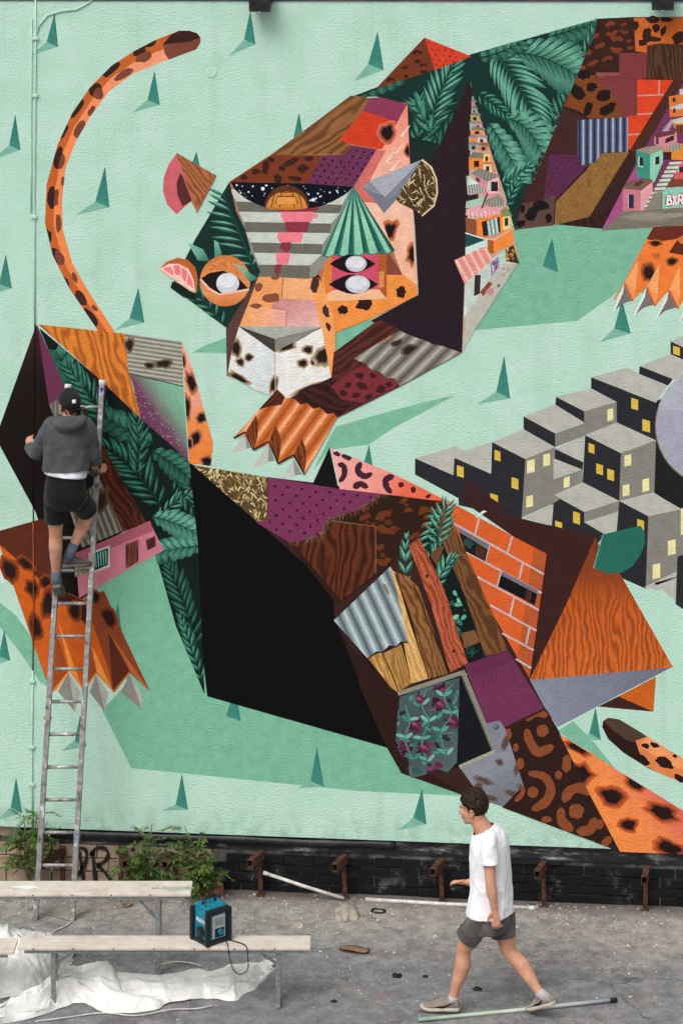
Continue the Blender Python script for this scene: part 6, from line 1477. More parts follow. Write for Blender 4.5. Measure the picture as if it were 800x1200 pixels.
for nm, mat, n, ar, lb in (('paint_chips', 'pink_chip', 12, (430, 470, 1150, 1180), 'pinkish paint chips on the asphalt'), ('white_chips', 'white_chip', 34, (10, 795, 1062, 1196), 'tiny white paint drops and chips all over the yard')):
    bm = bmesh.new()
    for _ in range(n):
        p = Gp(rnd.uniform(ar[0], ar[1]), rnd.uniform(ar[2], ar[3]), .005); s_ = rnd.uniform(.004, .013); k = rnd.randrange(5, 8); a0 = rnd.random()*6
        bm.faces.new([bm.verts.new((p.x+s_*rnd.uniform(.6, 1.2)*math.cos(a0+6.283*i/k), p.y+s_*rnd.uniform(.6, 1.2)*math.sin(a0+6.283*i/k), gz(p.x, p.y)+.004+.004*rnd.random())) for i in range(k)])
    tag(mesh_obj(nm, bm, M[mat]), lb, kind='stuff')
def ground_cord(pxs, r_, mat, label):
    bm = bmesh.new(); tube(bm, smooth_path([Gp(x, y, .012) for x, y in pxs]), r_, 6); tag(mesh_obj('cord', bm, M[mat], None, True), label, 'cord')
ground_cord([(86, 1079), (75, 1086), (64, 1091), (60, 1098)], .006, 'white_plastic', 'pale cord trailing from the ladder foot')
ground_cord([(30, 1062), (40, 1068), (58, 1072), (76, 1077), (84, 1079)], .004, 'zinc', 'thin grey wire across the ladder feet')
ground_cord([(190, 1130), (205, 1127), (222, 1128), (236, 1132)], .005, 'white_plastic', 'short pale cord on the asphalt under the front bench')
ground_cord([(42, 1197), (80, 1192), (120, 1187), (160, 1190), (200, 1183), (230, 1182), (250, 1178)], .005, 'white_plastic', 'pale cord running along the edge of the plastic sheet')

# ------------------------------------------------------------------ crumpled plastic sheeting
m, nt, b = new_mat('plastic_film'); M['film'] = m
b.inputs['Base Color'].default_value = (*hexlin('#fbfaf6'), 1); b.inputs['Roughness'].default_value = .24; b.inputs['Specular IOR Level'].default_value = .5
tr = nd(nt, 'ShaderNodeBsdfTranslucent'); tr.inputs['Color'].default_value = (.92, .9, .87, 1); ms = nd(nt, 'ShaderNodeMixShader'); ms.inputs[0].default_value = .2
tc = nd(nt, 'ShaderNodeTexCoord'); n0 = nd(nt, 'ShaderNodeTexNoise', i_Scale=5.0, i_Detail=3.0); nt.links.new(tc.outputs['Object'], n0.inputs['Vector'])
va = nd(nt, 'ShaderNodeVectorMath', operation='MULTIPLY_ADD'); nt.links.new(n0.outputs['Color'], va.inputs[0]); va.inputs[1].default_value = (.35, .35, .35); nt.links.new(tc.outputs['Object'], va.inputs[2])
n1 = nd(nt, 'ShaderNodeTexVoronoi', i_Scale=7.0); nt.links.new(va.outputs[0], n1.inputs['Vector'])
bp = nd(nt, 'ShaderNodeBump', i_Strength=.6, i_Distance=.035); nt.links.new(n1.outputs[0], bp.inputs['Height']); nt.links.new(bp.outputs[0], b.inputs['Normal'])
nt.links.new(b.outputs[0], ms.inputs[1]); nt.links.new(tr.outputs[0], ms.inputs[2]); nt.links.new(ms.outputs[0], nt.nodes['Material Output'].inputs['Surface'])
def ridged(p, s_): return 1-abs(mnoise.noise(p*s_))*2
def sheet(lower, upper, hts, nu, nv, amp, seed):
    """film: front edge on the ground at photo points `lower`, crest at `upper` (heights hts), back edge on the ground behind"""
    bm = bmesh.new(); gg = []
    def lerp_list(L, t):
        k = min(len(L)-2, int(t*(len(L)-1))); f_ = t*(len(L)-1)-k; a, b_ = L[k], L[k+1]
        return tuple(a[i]+(b_[i]-a[i])*f_ for i in range(len(a))) if isinstance(a, tuple) else a+(b_-a)*f_
    for i in range(nu):
        t = i/(nu-1); lx, ly = lerp_list(lower, t); ux, uy = lerp_list(upper, t); h = lerp_list(hts, t)
        A = Gp(lx, ly, .004); C = Gp(ux, uy, h); row = []; back = Vector((C.x, C.y+.1+h*.5, .01))
        for j in range(nv):
            v_ = j/(nv-1)
            if v_ < .7: f_ = v_/.7; p = A.lerp(C, f_); p.z = .004+h*math.sin(f_*math.pi/2)**.8
            else: f_ = (v_-.7)/.3; p = C.lerp(back, f_); p.z = h*(1-f_*f_)+.01*f_
            q = Vector((p.x*.7+seed, p.y*1.6, v_*.8+t*1.5)); e = math.sin(math.pi*min(1, max(0, v_*1.04-.02)))
            w_ = v_*3.4+1.3*mnoise.noise(Vector((t*5+seed, v_*1.2, 1)))
            n_ = (ridged(Vector((t*2.6+seed, w_*.9, seed)), 1.0)-.5)*.8+(ridged(Vector((t*7, w_*2.1, seed+4)), 1.0)-.5)*.4+(ridged(Vector((t*16+w_, w_*4, 8)), 1.0)-.5)*.17
            p.z = max(.003+.002*n_, p.z+amp*n_*(.25+.75*e)); p.y += amp*.6*n_*e; p.x += amp*.5*mnoise.noise(q*6+Vector((9, 9, 9)))
            row.append(bm.verts.new(p))
        gg.append(row)
    for i in range(nu-1):
        for j in range(nv-1): bm.faces.new((gg[i][j], gg[i+1][j], gg[i+1][j+1], gg[i][j+1]))
    return bm
lo_ = [(-90, 1235), (-40, 1212), (0, 1200), (42, 1193), (85, 1177), (100, 1176), (119, 1186), (166, 1187), (204, 1176), (238, 1170), (272, 1173), (297, 1161), (319, 1137)]
up_ = [(-90, 1200), (-40, 1192), (0, 1185), (42, 1161), (78, 1140), (95, 1136), (121, 1128), (134, 1146), (187, 1149), (238, 1141), (270, 1138), (299, 1135), (322, 1132)]
bm = sheet(lo_, up_, [.05, .08, .09, .14, .16, .13, .24, .13, .12, .11, .1, .06, .01], 190, 56, .085, 2)
o = mesh_obj('plastic_sheet', bm, M['film'], None, True); tag(o, 'long crumpled white plastic sheet trailing on the asphalt under the front bench', 'plastic sheet')
lo2 = [(-150, 1190), (-60, 1182), (0, 1170), (30, 1168), (52, 1160), (66, 1140), (84, 1128)]
up2 = [(-150, 1096), (-60, 1086), (0, 1086), (16, 1087), (34, 1097), (62, 1100), (90, 1116)]
bm = sheet(lo2, up2, [.3, .36, .36, .36, .3, .24, .03], 110, 56, .09, 7)
o = mesh_obj('plastic_sheet', bm, M['film'], None, True); tag(o, 'bulky heap of pale plastic sheeting behind the bench at the left edge', 'plastic sheet')

# ------------------------------------------------------------------ plants growing from the foot of the wall
m, nt, b = new_mat('leaf_green'); M['leaf'] = m
geo = nd(nt, 'ShaderNodeNewGeometry'); oi = nd(nt, 'ShaderNodeObjectInfo')
r1 = ramp(nt, [(0, '#3a5726'), (.4, '#50752f'), (.72, '#6f9446'), (.93, '#93aa5c'), (1, '#a08a4a')]); nt.links.new(geo.outputs['Random Per Island'], r1.inputs[0])
cc = mixrgb(nt, r1.outputs[0], mixrgb(nt, r1.outputs[0], '#2a4420', .55), oi.outputs['Random'])
nt.links.new(cc, b.inputs['Base Color']); b.inputs['Roughness'].default_value = .5
tr = nd(nt, 'ShaderNodeBsdfTranslucent'); nt.links.new(cc, tr.inputs['Color']); ms = nd(nt, 'ShaderNodeMixShader'); ms.inputs[0].default_value = .3
nt.links.new(b.outputs[0], ms.inputs[1]); nt.links.new(tr.outputs[0], ms.inputs[2]); nt.links.new(ms.outputs[0], nt.nodes['Material Output'].inputs['Surface'])
def frond_mesh(ln, n, ll, seed, droop):
    r_ = random.Random(seed); v, f = [], []
    def rib(t): return Vector((ln*t*(1-.12*t), 0, ln*(.22*t-droop*t*t)))
    for i in range(9):
        p = rib(i/8); k = len(v); w_ = .0022*(1-.7*i/8); v += [(p.x, -w_, p.z), (p.x, w_, p.z)]
        if i: f.append((k-2, k-1, k+1, k))
    for i in range(n):
        t = .2+.8*i/(n-1); p = rib(t)
        for sd in (-1, 1):
            if i == n-1 and sd == 1: a = 0
            else: a = sd*R(62-22*t+r_.uniform(-8, 8))
            l = ll*(1-.45*abs(t-.5)*1.5)*r_.uniform(.8, 1.15); w_ = l*.19; dx, dy = math.cos(a), math.sin(a); k = len(v); dz = -l*r_.uniform(.1, .5)
            for u, s_ in ((0, 0), (.3, 1), (.65, .75), (1, 0), (.65, -.75), (.3, -1)):
                v.append((p.x+dx*l*u-dy*w_*s_, p.y+dy*l*u+dx*w_*s_, p.z+dz*u*u+.15*w_*abs(s_)))
            f += [(k, k+1, k+5), (k+1, k+2, k+4, k+5), (k+2, k+3, k+4)]
    me = bpy.data.meshes.new('leaf'); me.from_pydata(v, [], f); me.materials.append(M['leaf']); return me
fm = [frond_mesh(.32, 9, .085, 1, .35), frond_mesh(.26, 8, .078, 2, .5), frond_mesh(.36, 10, .08, 3, .25), frond_mesh(.2, 6, .07, 4, .6)]
def plant(pxb, tips, label, seed, per=5, mat='leaf_stem', sc=1.0):
    r_ = random.Random(seed); b0 = Vector(W(pxb, 1050, -.07)); b0.z = 0; e = empty('wall_plant', b0, 0, label, 'plant', 'leafy plants along the plinth')
    for tx, ty, dy_ in tips:
        tip = Vector(W(tx, ty, -.08-dy_))-b0; midp = Vector((tip.x*.35+r_.uniform(-.03, .03), tip.y*.4-.02, tip.z*.55)); pts = smooth_path([Vector(), midp, tip], 5)
        bm = bmesh.new(); tube(bm, pts, [.008-.005*i/len(pts) for i in range(len(pts))], 6); mesh_obj('stem', bm, M[mat], e, True)
        for k in range(per):
            t = .35+.65*(k+r_.random()*.5)/per; p = pts[min(len(pts)-1, int(t*(len(pts)-1)))]
            o = bpy.data.objects.new('leaf', fm[r_.randrange(4)]); o.location = p; s_ = sc*r_.uniform(.6, 1.0)
            a = r_.uniform(0, 360); o.rotation_euler = (R(r_.uniform(-25, 25)), R(r_.uniform(-50, 10)), R(a)); o.scale = (s_, s_, s_)
            # leaves lean out of the wall rather than into it
            if math.sin(R(a)) > .2: o.rotation_euler.z = -R(a)
            link(o, e)
plant(36, [(28, 955, .02), (44, 950, .06), (56, 962, .03), (30, 978, .1), (20, 985, .05), (60, 985, .08), (42, 968, .12)], 'leafy plant at the wall foot behind the left ladder rail', 11, 11, sc=.85)
plant(172, [(158, 985, .08), (176, 975, .05), (150, 1000, .12), (178, 966, .03), (190, 990, .06), (165, 1010, .14), (142, 1012, .1)], 'bushy leafy plant over the black spray lettering', 12, 10, sc=.8)
plant(236, [(224, 985, .06), (240, 975, .04), (248, 1000, .1), (218, 1000, .08), (232, 1012, .14), (250, 1022, .12), (216, 968, .03), (228, 1030, .16)], 'leafy plant with drooping fronds over the loose red brick', 13, 11, sc=.88)
bm = bmesh.new()
for pts in ([(236, 1030), (214, 1002), (196, 996)], [(214, 1002), (222, 992), (230, 986)], [(206, 999), (200, 990)]): tube(bm, smooth_path([Vector(W(x, y, -.12)) for x, y in pts], 5), .007, 6)
tag(mesh_obj('dry_branch', bm, simple('dry_wood', '#b3ab9c', .85), None, True), 'bare grey branch between the two bushy plants', 'branch')
# ------------------------------------------------------------------ people
def skin_mat():
    m, nt, b = new_mat('skin'); M['skin'] = m
    tc = nd(nt, 'ShaderNodeTexCoord'); n1 = nd(nt, 'ShaderNodeTexNoise', i_Scale=9.0, i_Detail=5.0); nt.links.new(tc.outputs['Object'], n1.inputs['Vector'])
    r1 = ramp(nt, [(.35, '#bb8468'), (.65, '#cf9b80')]); nt.links.new(n1.outputs[0], r1.inputs[0]); nt.links.new(r1.outputs[0], b.inputs['Base Color'])
    b.inputs['Roughness'].default_value = .5; b.inputs['Subsurface Weight'].default_value = .12; b.inputs['Subsurface Radius'].default_value = (.012, .005, .003); b.inputs['Specular IOR Level'].default_value = .35
skin_mat()
def cloth(name, c1, c2, rough=.85, weave=220, bump=.0012, big=.004, bs=9):
    m, nt, b = new_mat(name); M[name] = m
    tc = nd(nt, 'ShaderNodeTexCoord'); n1 = nd(nt, 'ShaderNodeTexNoise', i_Scale=7.0, i_Detail=5.0); nt.links.new(tc.outputs['Object'], n1.inputs['Vector'])
    r1 = ramp(nt, [(.35, c1), (.65, c2)]); nt.links.new(n1.outputs[0], r1.inputs[0]); nt.links.new(r1.outputs[0], b.inputs['Base Color'])
    n2 = nd(nt, 'ShaderNodeTexNoise', i_Scale=float(weave), i_Detail=2.0); nt.links.new(tc.outputs['Object'], n2.inputs['Vector'])
    n3 = nd(nt, 'ShaderNodeTexNoise', i_Scale=float(bs), i_Detail=4.0, i_Distortion=.8); nt.links.new(tc.outputs['Object'], n3.inputs['Vector'])
    h = mth(nt, 'ADD', mth(nt, 'MULTIPLY', n2.outputs[0], bump), mth(nt, 'MULTIPLY', n3.outputs[0], big))
    bp = nd(nt, 'ShaderNodeBump', i_Strength=.8, i_Distance=1.0); nt.links.new(h, bp.inputs['Height']); nt.links.new(bp.outputs[0], b.inputs['Normal'])
    b.inputs['Roughness'].default_value = rough; b.inputs['Specular IOR Level'].default_value = .2
    b.inputs['Sheen Weight'].default_value = .1
cloth('tee_white', '#e6e5e7', '#f1f0f2', big=.03, bs=7); cloth('shorts_grey', '#444140', '#676361', big=.02, bs=11); cloth('jacket_grey', '#3d3e41', '#4b4c4f', .65, 260, .0006, .018, 11)
cloth('shorts_black', '#0d0d10', '#18181c', big=.014, bs=12); cloth('shirt_white', '#dcdce2', '#ececf0'); cloth('sock_blue', '#4a5560', '#5d6873', bump=.002); cloth('sock_white', '#a7a0a4', '#bdb6ba')
cloth('shoe_tan', '#7d7266', '#9a8d7e', .8); cloth('shoe_grey', '#4a4644', '#5f5a57', .8); cloth('cap_black', '#131315', '#1c1c1f', .8)
simple('sole_light', '#b8b0a2', .7); simple('sole_dark', '#55504a', .7, 0, '#6b655e'); simple('swoosh_purple', '#4a3a4e', .6)
m, nt, b = new_mat('hair_brown'); M['hair'] = m
tc = nd(nt, 'ShaderNodeTexCoord'); mp = nd(nt, 'ShaderNodeMapping'); mp.inputs['Scale'].default_value = (40, 90, 60); mp.inputs['Rotation'].default_value = (0, .5, 0); nt.links.new(tc.outputs['Object'], mp.inputs['Vector'])
n1 = nd(nt, 'ShaderNodeTexNoise', i_Scale=1.0, i_Detail=4.0); nt.links.new(mp.outputs[0], n1.inputs['Vector'])
r1 = ramp(nt, [(.35, '#160d09'), (.6, '#2d1c13'), (.78, '#472f21')]); nt.links.new(n1.outputs[0], r1.inputs[0]); nt.links.new(r1.outputs[0], b.inputs['Base Color'])
bp = nd(nt, 'ShaderNodeBump', i_Strength=.8, i_Distance=.004); nt.links.new(n1.outputs[0], bp.inputs['Height']); nt.links.new(bp.outputs[0], b.inputs['Normal']); b.inputs['Roughness'].default_value = .6; b.inputs['Specular IOR Level'].default_value = .2

class Fig:
    """a person's own frame: x right in the view, y away from the camera, z up, turned by yaw"""
    def __init__(s, px0, t0, z0, yaw):
        s.px0, s.t0, s.z0, s.yaw = px0, t0, z0, yaw; s.u0 = (px0-400)/F
        s.org = Dp(px0, 0, t0); s.org.z = z0
        s.c, s.s = math.cos(yaw), math.sin(yaw)
    def L(s, px, py, y=0.0):
        """local point that shows at photo pixel (px, py) with local depth y"""
        x = (px-s.px0)/F*s.t0
        for _ in range(6):
            yd = x*s.s+y*s.c; t = s.t0+yd; xr = (px-400)/F*t-s.u0*s.t0; x = (xr+y*s.s)/s.c
        return Vector((x, y, CAMZ-t*(py-YH)/F-s.z0))
def fingers(bm, wrist, d, side, nrm, curl=.5, size=1.0, thumb=1, spread=.1):
    """palm and five jointed fingers. d = towards fingertips, side = towards the thumb, nrm = palm side"""
    d, side, nrm = d.normalized(), side.normalized(), nrm.normalized(); S = size
    tube(bm, [wrist-d*.02*S, wrist+d*.012*S, wrist+d*.045*S, wrist+d*.085*S], [(.023*S, .02*S), (.028*S, .017*S), (.036*S, .0155*S), (.037*S, .012*S)], 12, up=nrm, rnd_cap=True)
    for i, (ln, off) in enumerate([(.068, .028), (.076, .0095), (.071, -.0095), (.055, -.027)]):
        p = wrist+d*.084*S+side*off*S; a = curl*(.9+.12*i); dirv = d+side*(off/.028)*spread; pts = [p-d*.012*S, p]; seg = (ln*.42, ln*.32, ln*.26); ang = 0
        for k, sl in enumerate(seg):
            ang += a*(.6, .85, .6)[k]; v_ = (dirv.normalized()*math.cos(ang)+nrm*math.sin(ang)); p = p+v_*sl*S; pts.append(p)
        tube(bm, pts, [.0085*S, .0088*S, .0085*S, .0076*S, .0064*S], 8, up=side, rnd_cap=True)
    p = wrist+d*.022*S+side*.026*S; dv = (d*.75+side*.75*thumb+nrm*.35).normalized(); p2 = p+dv*.034*S; dv2 = (dv+d*.5+nrm*.3*curl).normalized(); p3 = p2+dv2*.028*S; p4 = p3+(dv2+nrm*.3*curl).normalized()*.022*S
    tube(bm, [p-dv*.01*S, p, p2, p3, p4], [.012*S, .0125*S, .0105*S, .0095*S, .008*S], 8, up=nrm, rnd_cap=True)
def head(bm, c, mt, neck_to, S=1.0, nr=.055):
    """head facing local -x around centre c"""
    T = lambda x, y, z: c+mt @ Vector((x*S, y*S, z*S))
    def E(p, r): ball(bm, T(*p), tuple(q*S for q in r), mt, 3)
    E((.012, 0, .032), (.096, .076, .086)); E((-.03, 0, -.03), (.062, .06, .082)); E((-.03, 0, -.078), (.056, .05, .036)); E((-.068, 0, -.098), (.022, .024, .017)); E((.02, 0, -.05), (.06, .055, .05))
    E((-.073, 0, .026), (.021, .05, .014)); E((-.066, .033, -.022), (.024, .022, .02)); E((-.066, -.033, -.022), (.024, .022, .02))
    tube(bm, [T(-.082, 0, .014), T(-.096, 0, -.012), T(-.108, 0, -.03)], [(.008*S, .009*S), (.0105*S, .01*S), (.0155*S, .01*S)], 10, rnd_cap=True)
    E((-.1, .0115, -.036), (.011, .0075, .007)); E((-.1, -.0115, -.036), (.011, .0075, .007))
    E((-.087, 0, -.06), (.0125, .023, .0062)); E((-.085, 0, -.072), (.0125, .02, .0068))
    for sd in (1, -1):
        E((.012, .076*sd, -.012), (.021, .008, .03)); E((.016, .084*sd, .006), (.016, .008, .014)); E((.006, .08*sd, -.036), (.01, .007, .011))
    tube(bm, [T(.02, 0, -.05), T(.026, 0, -.085), neck_to], [(nr*1.06, nr*1.04), (nr*1.02, nr), (nr*1.25, nr*1.35)], 16, up=Vector((0, 1, 0)))
    return T
def wrinkle(bm, amp, sc, seed, f=None):
    bm.normal_update()
    for v in bm.verts:
        p = Vector((v.co.x*sc[0]+seed, v.co.y*sc[1], v.co.z*sc[2])); k = (1-abs(mnoise.noise(p))*2.2)*.6+mnoise.noise(p*2.1)*.5
        v.co += v.normal*amp*k*(f(v.co) if f else 1)
def finish(bm, name, mat, parent, thick=.0):
    o = mesh_obj(name, bm, mat, parent, True)
    if thick: md = o.modifiers.new('thickness', 'SOLIDIFY'); md.thickness = thick; md.offset = -1
    return o
def shoe(fig_parent, heel, toe, up, mat, sole, S=1.0, ln=.285, swoosh=False, name='shoe', side=1):
    """trainer from heel to toe (both on the sole line); up = away from the sole"""
    d = (toe-heel).normalized(); up = (up-d*up.dot(d)).normalized(); sd = d.cross(up).normalized(); lnn = (toe-heel).length
    bm = bmesh.new(); rings = []
    for f_, w_, h in [(-.01, .026, .05), (.03, .034, .078), (.14, .037, .092), (.28, .037, .09), (.42, .04, .078), (.58, .046, .062), (.74, .048, .05), (.88, .042, .042), (.97, .026, .032), (1.01, .01, .024)]:
        c = heel+d*lnn*f_; r_ = []
        for k in range(16):
            a = 2*math.pi*k/16; ca, sa = math.cos(a), math.sin(a); r_.append(c+sd*(w_*S*math.copysign(abs(ca)**.75, ca))+up*((.018+(h-.018)*(.5+.5*math.copysign(abs(sa)**.8, sa)))*S))
        rings.append(r_)
    loft(bm, rings); sh = finish(bm, name, M[mat], fig_parent)
    bm = bmesh.new(); rings = []
    for f_, w_ in [(-.02, .024), (.03, .037), (.2, .039), (.4, .038), (.6, .047), (.76, .05), (.9, .043), (.985, .027), (1.02, .01)]:
        c = heel+d*lnn*f_; lift = .012*max(0, f_-.8)/.2*S; rings.append([c+sd*w_*S*a+up*(b_*S+lift) for a, b_ in ((-1, 0), (1, 0), (1.03, .012), (.98, .026), (-.98, .026), (-1.03, .012))])
    loft(bm, rings); finish(bm, 'sole', M[sole], sh)
    bm = bmesh.new()
    for k in range(4):
        c = heel+d*lnn*(.42+.07*k)+up*(.083-.008*k)*S; tube(bm, [c-sd*.022*S, c+up*.004, c+sd*.022*S], .004*S, 6)
    finish(bm, 'lace', M['sock_white' if swoosh else 'shoe_grey'], sh)
    if swoosh:
        for s_ in (1, -1):
            bm = bmesh.new(); P_ = []
            for f_, h, w_ in [(.62, .034, .001), (.5, .036, .006), (.42, .034, .008), (.36, .038, .0075), (.25, .052, .0055), (.14, .068, .0035), (.06, .078, .001)]: P_.append((heel+d*lnn*f_+up*h*S, w_*S))
            tops, bots = [], []
            for p, w_ in P_:
                fpos = (p-heel).dot(d)/lnn; wd = .0405+max(0, fpos-.42)*.028
                tops.append(bm.verts.new(p+up*w_+sd*s_*wd*S)); bots.append(bm.verts.new(p-up*w_+sd*s_*(wd+.0006)*S))
            for i in range(len(P_)-1): bm.faces.new((tops[i], tops[i+1], bots[i+1], bots[i]))
            bmesh.ops.solidify(bm, geom=bm.faces[:], thickness=.003); finish(bm, 'side_mark', M['swoosh_purple'], sh)
    return sh

# ================================================================== the walking man
YAW = -R(17)
fw = Fig(570, 17.82, 0.0, YAW); L = fw.L
pw_ = empty('person', fw.org, TH+YAW, 'man in white t-shirt and grey shorts walking left past the mural', 'person')
PXM = 17.82/F      # metres per photo pixel at his distance
# joints
hipN, kneN, ankN = L(566, 1074, -.085), L(543, 1112, -.09), L(531, 1168, -.085)
hipF, kneF, ankF = L(586, 1072, .085), L(596, 1115, .06), L(632, 1163, .0)
shN, elN, wrN = L(572, 986, -.18), L(574.5, 1036, -.225), L(579, 1066, -.215)
shF, elF, wrF = L(563, 987, .18), L(566, 1033, .2), L(548, 1034, .17)
bm = bmesh.new()
hc_ = L(554, 947, 0); rot = Matrix.Rotation(R(-9), 3, 'Y') @ Matrix.Rotation(R(-4), 3, 'Z')
T = head(bm, hc_, rot, L(568, 976, 0), 1.0, .059)
# trunk
loft(bm, [ering(L(cx, cy, 0), rx, ry) for cx, cy, rx, ry in [(568, 972, .055, .07), (570, 980, .085, .14), (571, 992, .105, .165), (571, 1012, .115, .16), (574, 1035, .11, .145), (575, 1055, .11, .145), (574, 1072, .108, .15), (572, 1082, .08, .13)]])
for h, k, a, s_ in ((hipN, kneN, ankN, -1), (hipF, kneF, ankF, 1)):
    h = h.lerp(k, .12)
    kv = (k-h); cv = (a-k); fwd = Vector((-1, 0, 0))
    tube(bm, [h, h.lerp(k, .3), h.lerp(k, .7), k, k.lerp(a, .12)-fwd*.006, k.lerp(a, .32)-fwd*.02, k.lerp(a, .6)-fwd*.012, k.lerp(a, .85), a, a+(a-k).normalized()*.05],
         [.088, .084, .066, .057, .054, .061, .05, .037, .034, .036], 16, up=Vector((0, 1, 0)))
    ball(bm, k+fwd*.02, (.036, .036, .042)); ball(bm, k.lerp(a, .3)-fwd*.028, (.038, .036, .085), Matrix.Rotation(math.atan2(cv.x, cv.z), 3, 'Y'))
for s0, e, w_, sd in ((shN, elN, wrN, -1), (shF, elF, wrF, 1)):
    tube(bm, [s0, s0.lerp(e, .3), s0.lerp(e, .65), e, e.lerp(w_, .25), e.lerp(w_, .65), w_], [(.036, .036), (.044, .044), (.042, .041), (.039, .037), (.042, .038), (.032, .029), (.026, .021)], 14, up=Vector((0, 1, 0)), rnd_cap=True)
# near hand hangs, fingers curled a little; far hand closed on the black thing
fingers(bm, wrN+(wrN-elN).normalized()*.01, Vector((.12, -.02, -1)), Vector((-1, -.25, 0)), Vector((.25, 1, -.1)), .55)
fingers(bm, wrF+Vector((-.012, 0, 0)), Vector((-1, .05, -.12)), Vector((0, -.75, .6)), Vector((-.1, -.1, -1)), .95)
bm = remeshed(bm, .0052, 5, .5)
body_w = finish(bm, 'body', M['skin'], pw_)
# eyes, brows
for sd in (1, -1):
    bm = bmesh.new(); ball(bm, T(-.0765, .031*sd, .0), .0105); ew = finish(bm, 'eye', simple('eye_white', '#d9d4cf', .25), pw_)
    bm = bmesh.new(); ball(bm, T(-.0832, .032*sd, .0), .0056); finish(bm, 'iris', simple('iris_dark', '#20130d', .2), ew)
    bm = bmesh.new(); tube(bm, [T(-.093, .012*sd, .021), T(-.092, .03*sd, .027), T(-.077, .05*sd, .021)], [.004, .0052, .0025], 6, rnd_cap=True); finish(bm, 'eyebrow', M['hair'], pw_)
bm = bmesh.new(); ball(bm, T(-.0955, 0, -.066), (.006, .022, .0022)); finish(bm, 'mouth', simple('lip', '#8f4f48', .5), pw_)
# hair: many small locks over the skull, longer on top, brushed up at the front
bm = bmesh.new(); r_ = random.Random(3)
for i in range(900):
    a, b_ = r_.uniform(0, 2*math.pi), r_.uniform(-1, 1); x, y, z = math.sqrt(1-b_*b_)*math.cos(a), math.sqrt(1-b_*b_)*math.sin(a), b_
    p = Vector((.012+x*.098, y*.078, .032+z*.09))
    # hairline: forehead high, temples, ear notch, nape
    lim = .07 if p.x < -.055 else (.045 if p.x < -.02 else (.012 if p.x < .03 else -.052))
    if abs(p.y) < .03 and p.x < -.05: lim = .066
    if p.z < lim: continue
    top = max(0, (p.z-.06)/.06); q = .013+.012*top; n_ = Vector((x*.6, y*.6, z+.2)).normalized()
    fr = max(0, (-p.x-.02)/.07)*top
    tip = p+n_*(.004+.014*top)+Vector((.012-.018*fr, r_.uniform(-.006, .006), .012*fr+r_.uniform(0, .004)))
    tube(bm, [T(*p), T(*(p.lerp(tip, .6))), T(*tip)], [q*1.0, q*.85, q*.45], 6, rnd_cap=True)
for sd in (1, -1): tube(bm, [T(-.006, .073*sd, .03), T(-.008, .0745*sd, -.002), T(-.008, .073*sd, -.022)], [(.016, .008), (.011, .006), (.005, .004)], 8, rnd_cap=True)
bm = remeshed(bm, .0048, 16, .6); wrinkle(bm, .0025, (26, 70, 18), 2); finish(bm, 'hair', M['hair'], pw_)
# t-shirt
bm = bmesh.new()
rows = [(567, 966, .062, .082), (570, 971, .09, .125), (572, 977, .118, .168), (573, 986, .136, .188), (573.5, 1004, .145, .186), (574.5, 1024, .146, .172), (575, 1042, .148, .17), (574, 1058, .158, .178), (573, 1074, .17, .187), (573, 1082, .17, .187)]
loft(bm, [ering(L(cx, cy, 0), rx, ry, n=28, pw=2.2) for cx, cy, rx, ry in rows])
bm = remeshed(bm, .0085, 8, .5)
zh = L(575, 1069, 0).z
wrinkle(bm, .012, (8, 8, 4), 5, lambda c: .35+1.0*max(0, min(1, (zh+.45-c.z)/.35)))
wrinkle(bm, .005, (18, 18, 8), 15)
cut(bm, Vector((0, 0, zh)), Vector((.06, 0, -1)))
nk = L(565, 971, 0); cut(bm, nk, Vector((-.4, 0, 1)), nk+Vector((0, 0, .03)), .14)
tee = finish(bm, 'shirt', M['tee_white'], pw_, .004)
for s0, e, sd in ((shN, elN, -1), (shF, elF, 1)):
    bm = bmesh.new(); i0 = s0+Vector((.004, -.06*sd, .02))
    Q = smooth_path([i0, s0+Vector((.0, -.01*sd, .004)), s0.lerp(e, .2)+Vector((0, .0, -.002)), s0.lerp(e, .4), s0.lerp(e, .54)], 5); n_ = len(Q)
    tube(bm, Q, [(.052+.016*min(1, k/(n_*.5)), .052+.014*min(1, k/(n_*.5))) for k in range(n_)], 26, cap=False, up=Vector((0, 1, 0)))
    wrinkle(bm, .006, (13, 13, 9), 4+sd); finish(bm, 'sleeve', M['tee_white'], tee, .004)
# shorts with rolled hems
bm = bmesh.new()
loft(bm, [ering(L(cx, cy, 0), rx, ry, n=24, pw=2.3) for cx, cy, rx, ry in [(575, 1058, .13, .152), (574.5, 1066, .136, .16), (573.5, 1078, .144, .172), (572, 1088, .135, .165)]])
hemN, hemF = L(546, 1100, -.09), L(590, 1098, .06)
for h, hm, n_ in ((hipN, hemN, 0), (hipF, hemF, 1)):
    d = (hm-h).normalized(); tube(bm, [h+Vector((.01, 0, .02)), h.lerp(hm, .4), h.lerp(hm, .75), hm, hm+d*.05], ([(.074, .09), (.088, .096)] if n_ == 0 else [(.1, .098), (.102, .1)])+[(.091, .094), (.086, .09), (.085, .088)], 20, up=Vector((0, 1, 0)))
bm = remeshed(bm, .0085, 6, .5); wrinkle(bm, .006, (9, 9, 6), 8); wrinkle(bm, .003, (20, 20, 14), 28)
for h, hm in ((hipN, hemN), (hipF, hemF)):
    d = (hm-h).normalized(); cut(bm, hm, d, hm+d*.04, .13)
srt = finish(bm, 'shorts', M['shorts_grey'], pw_, .005)
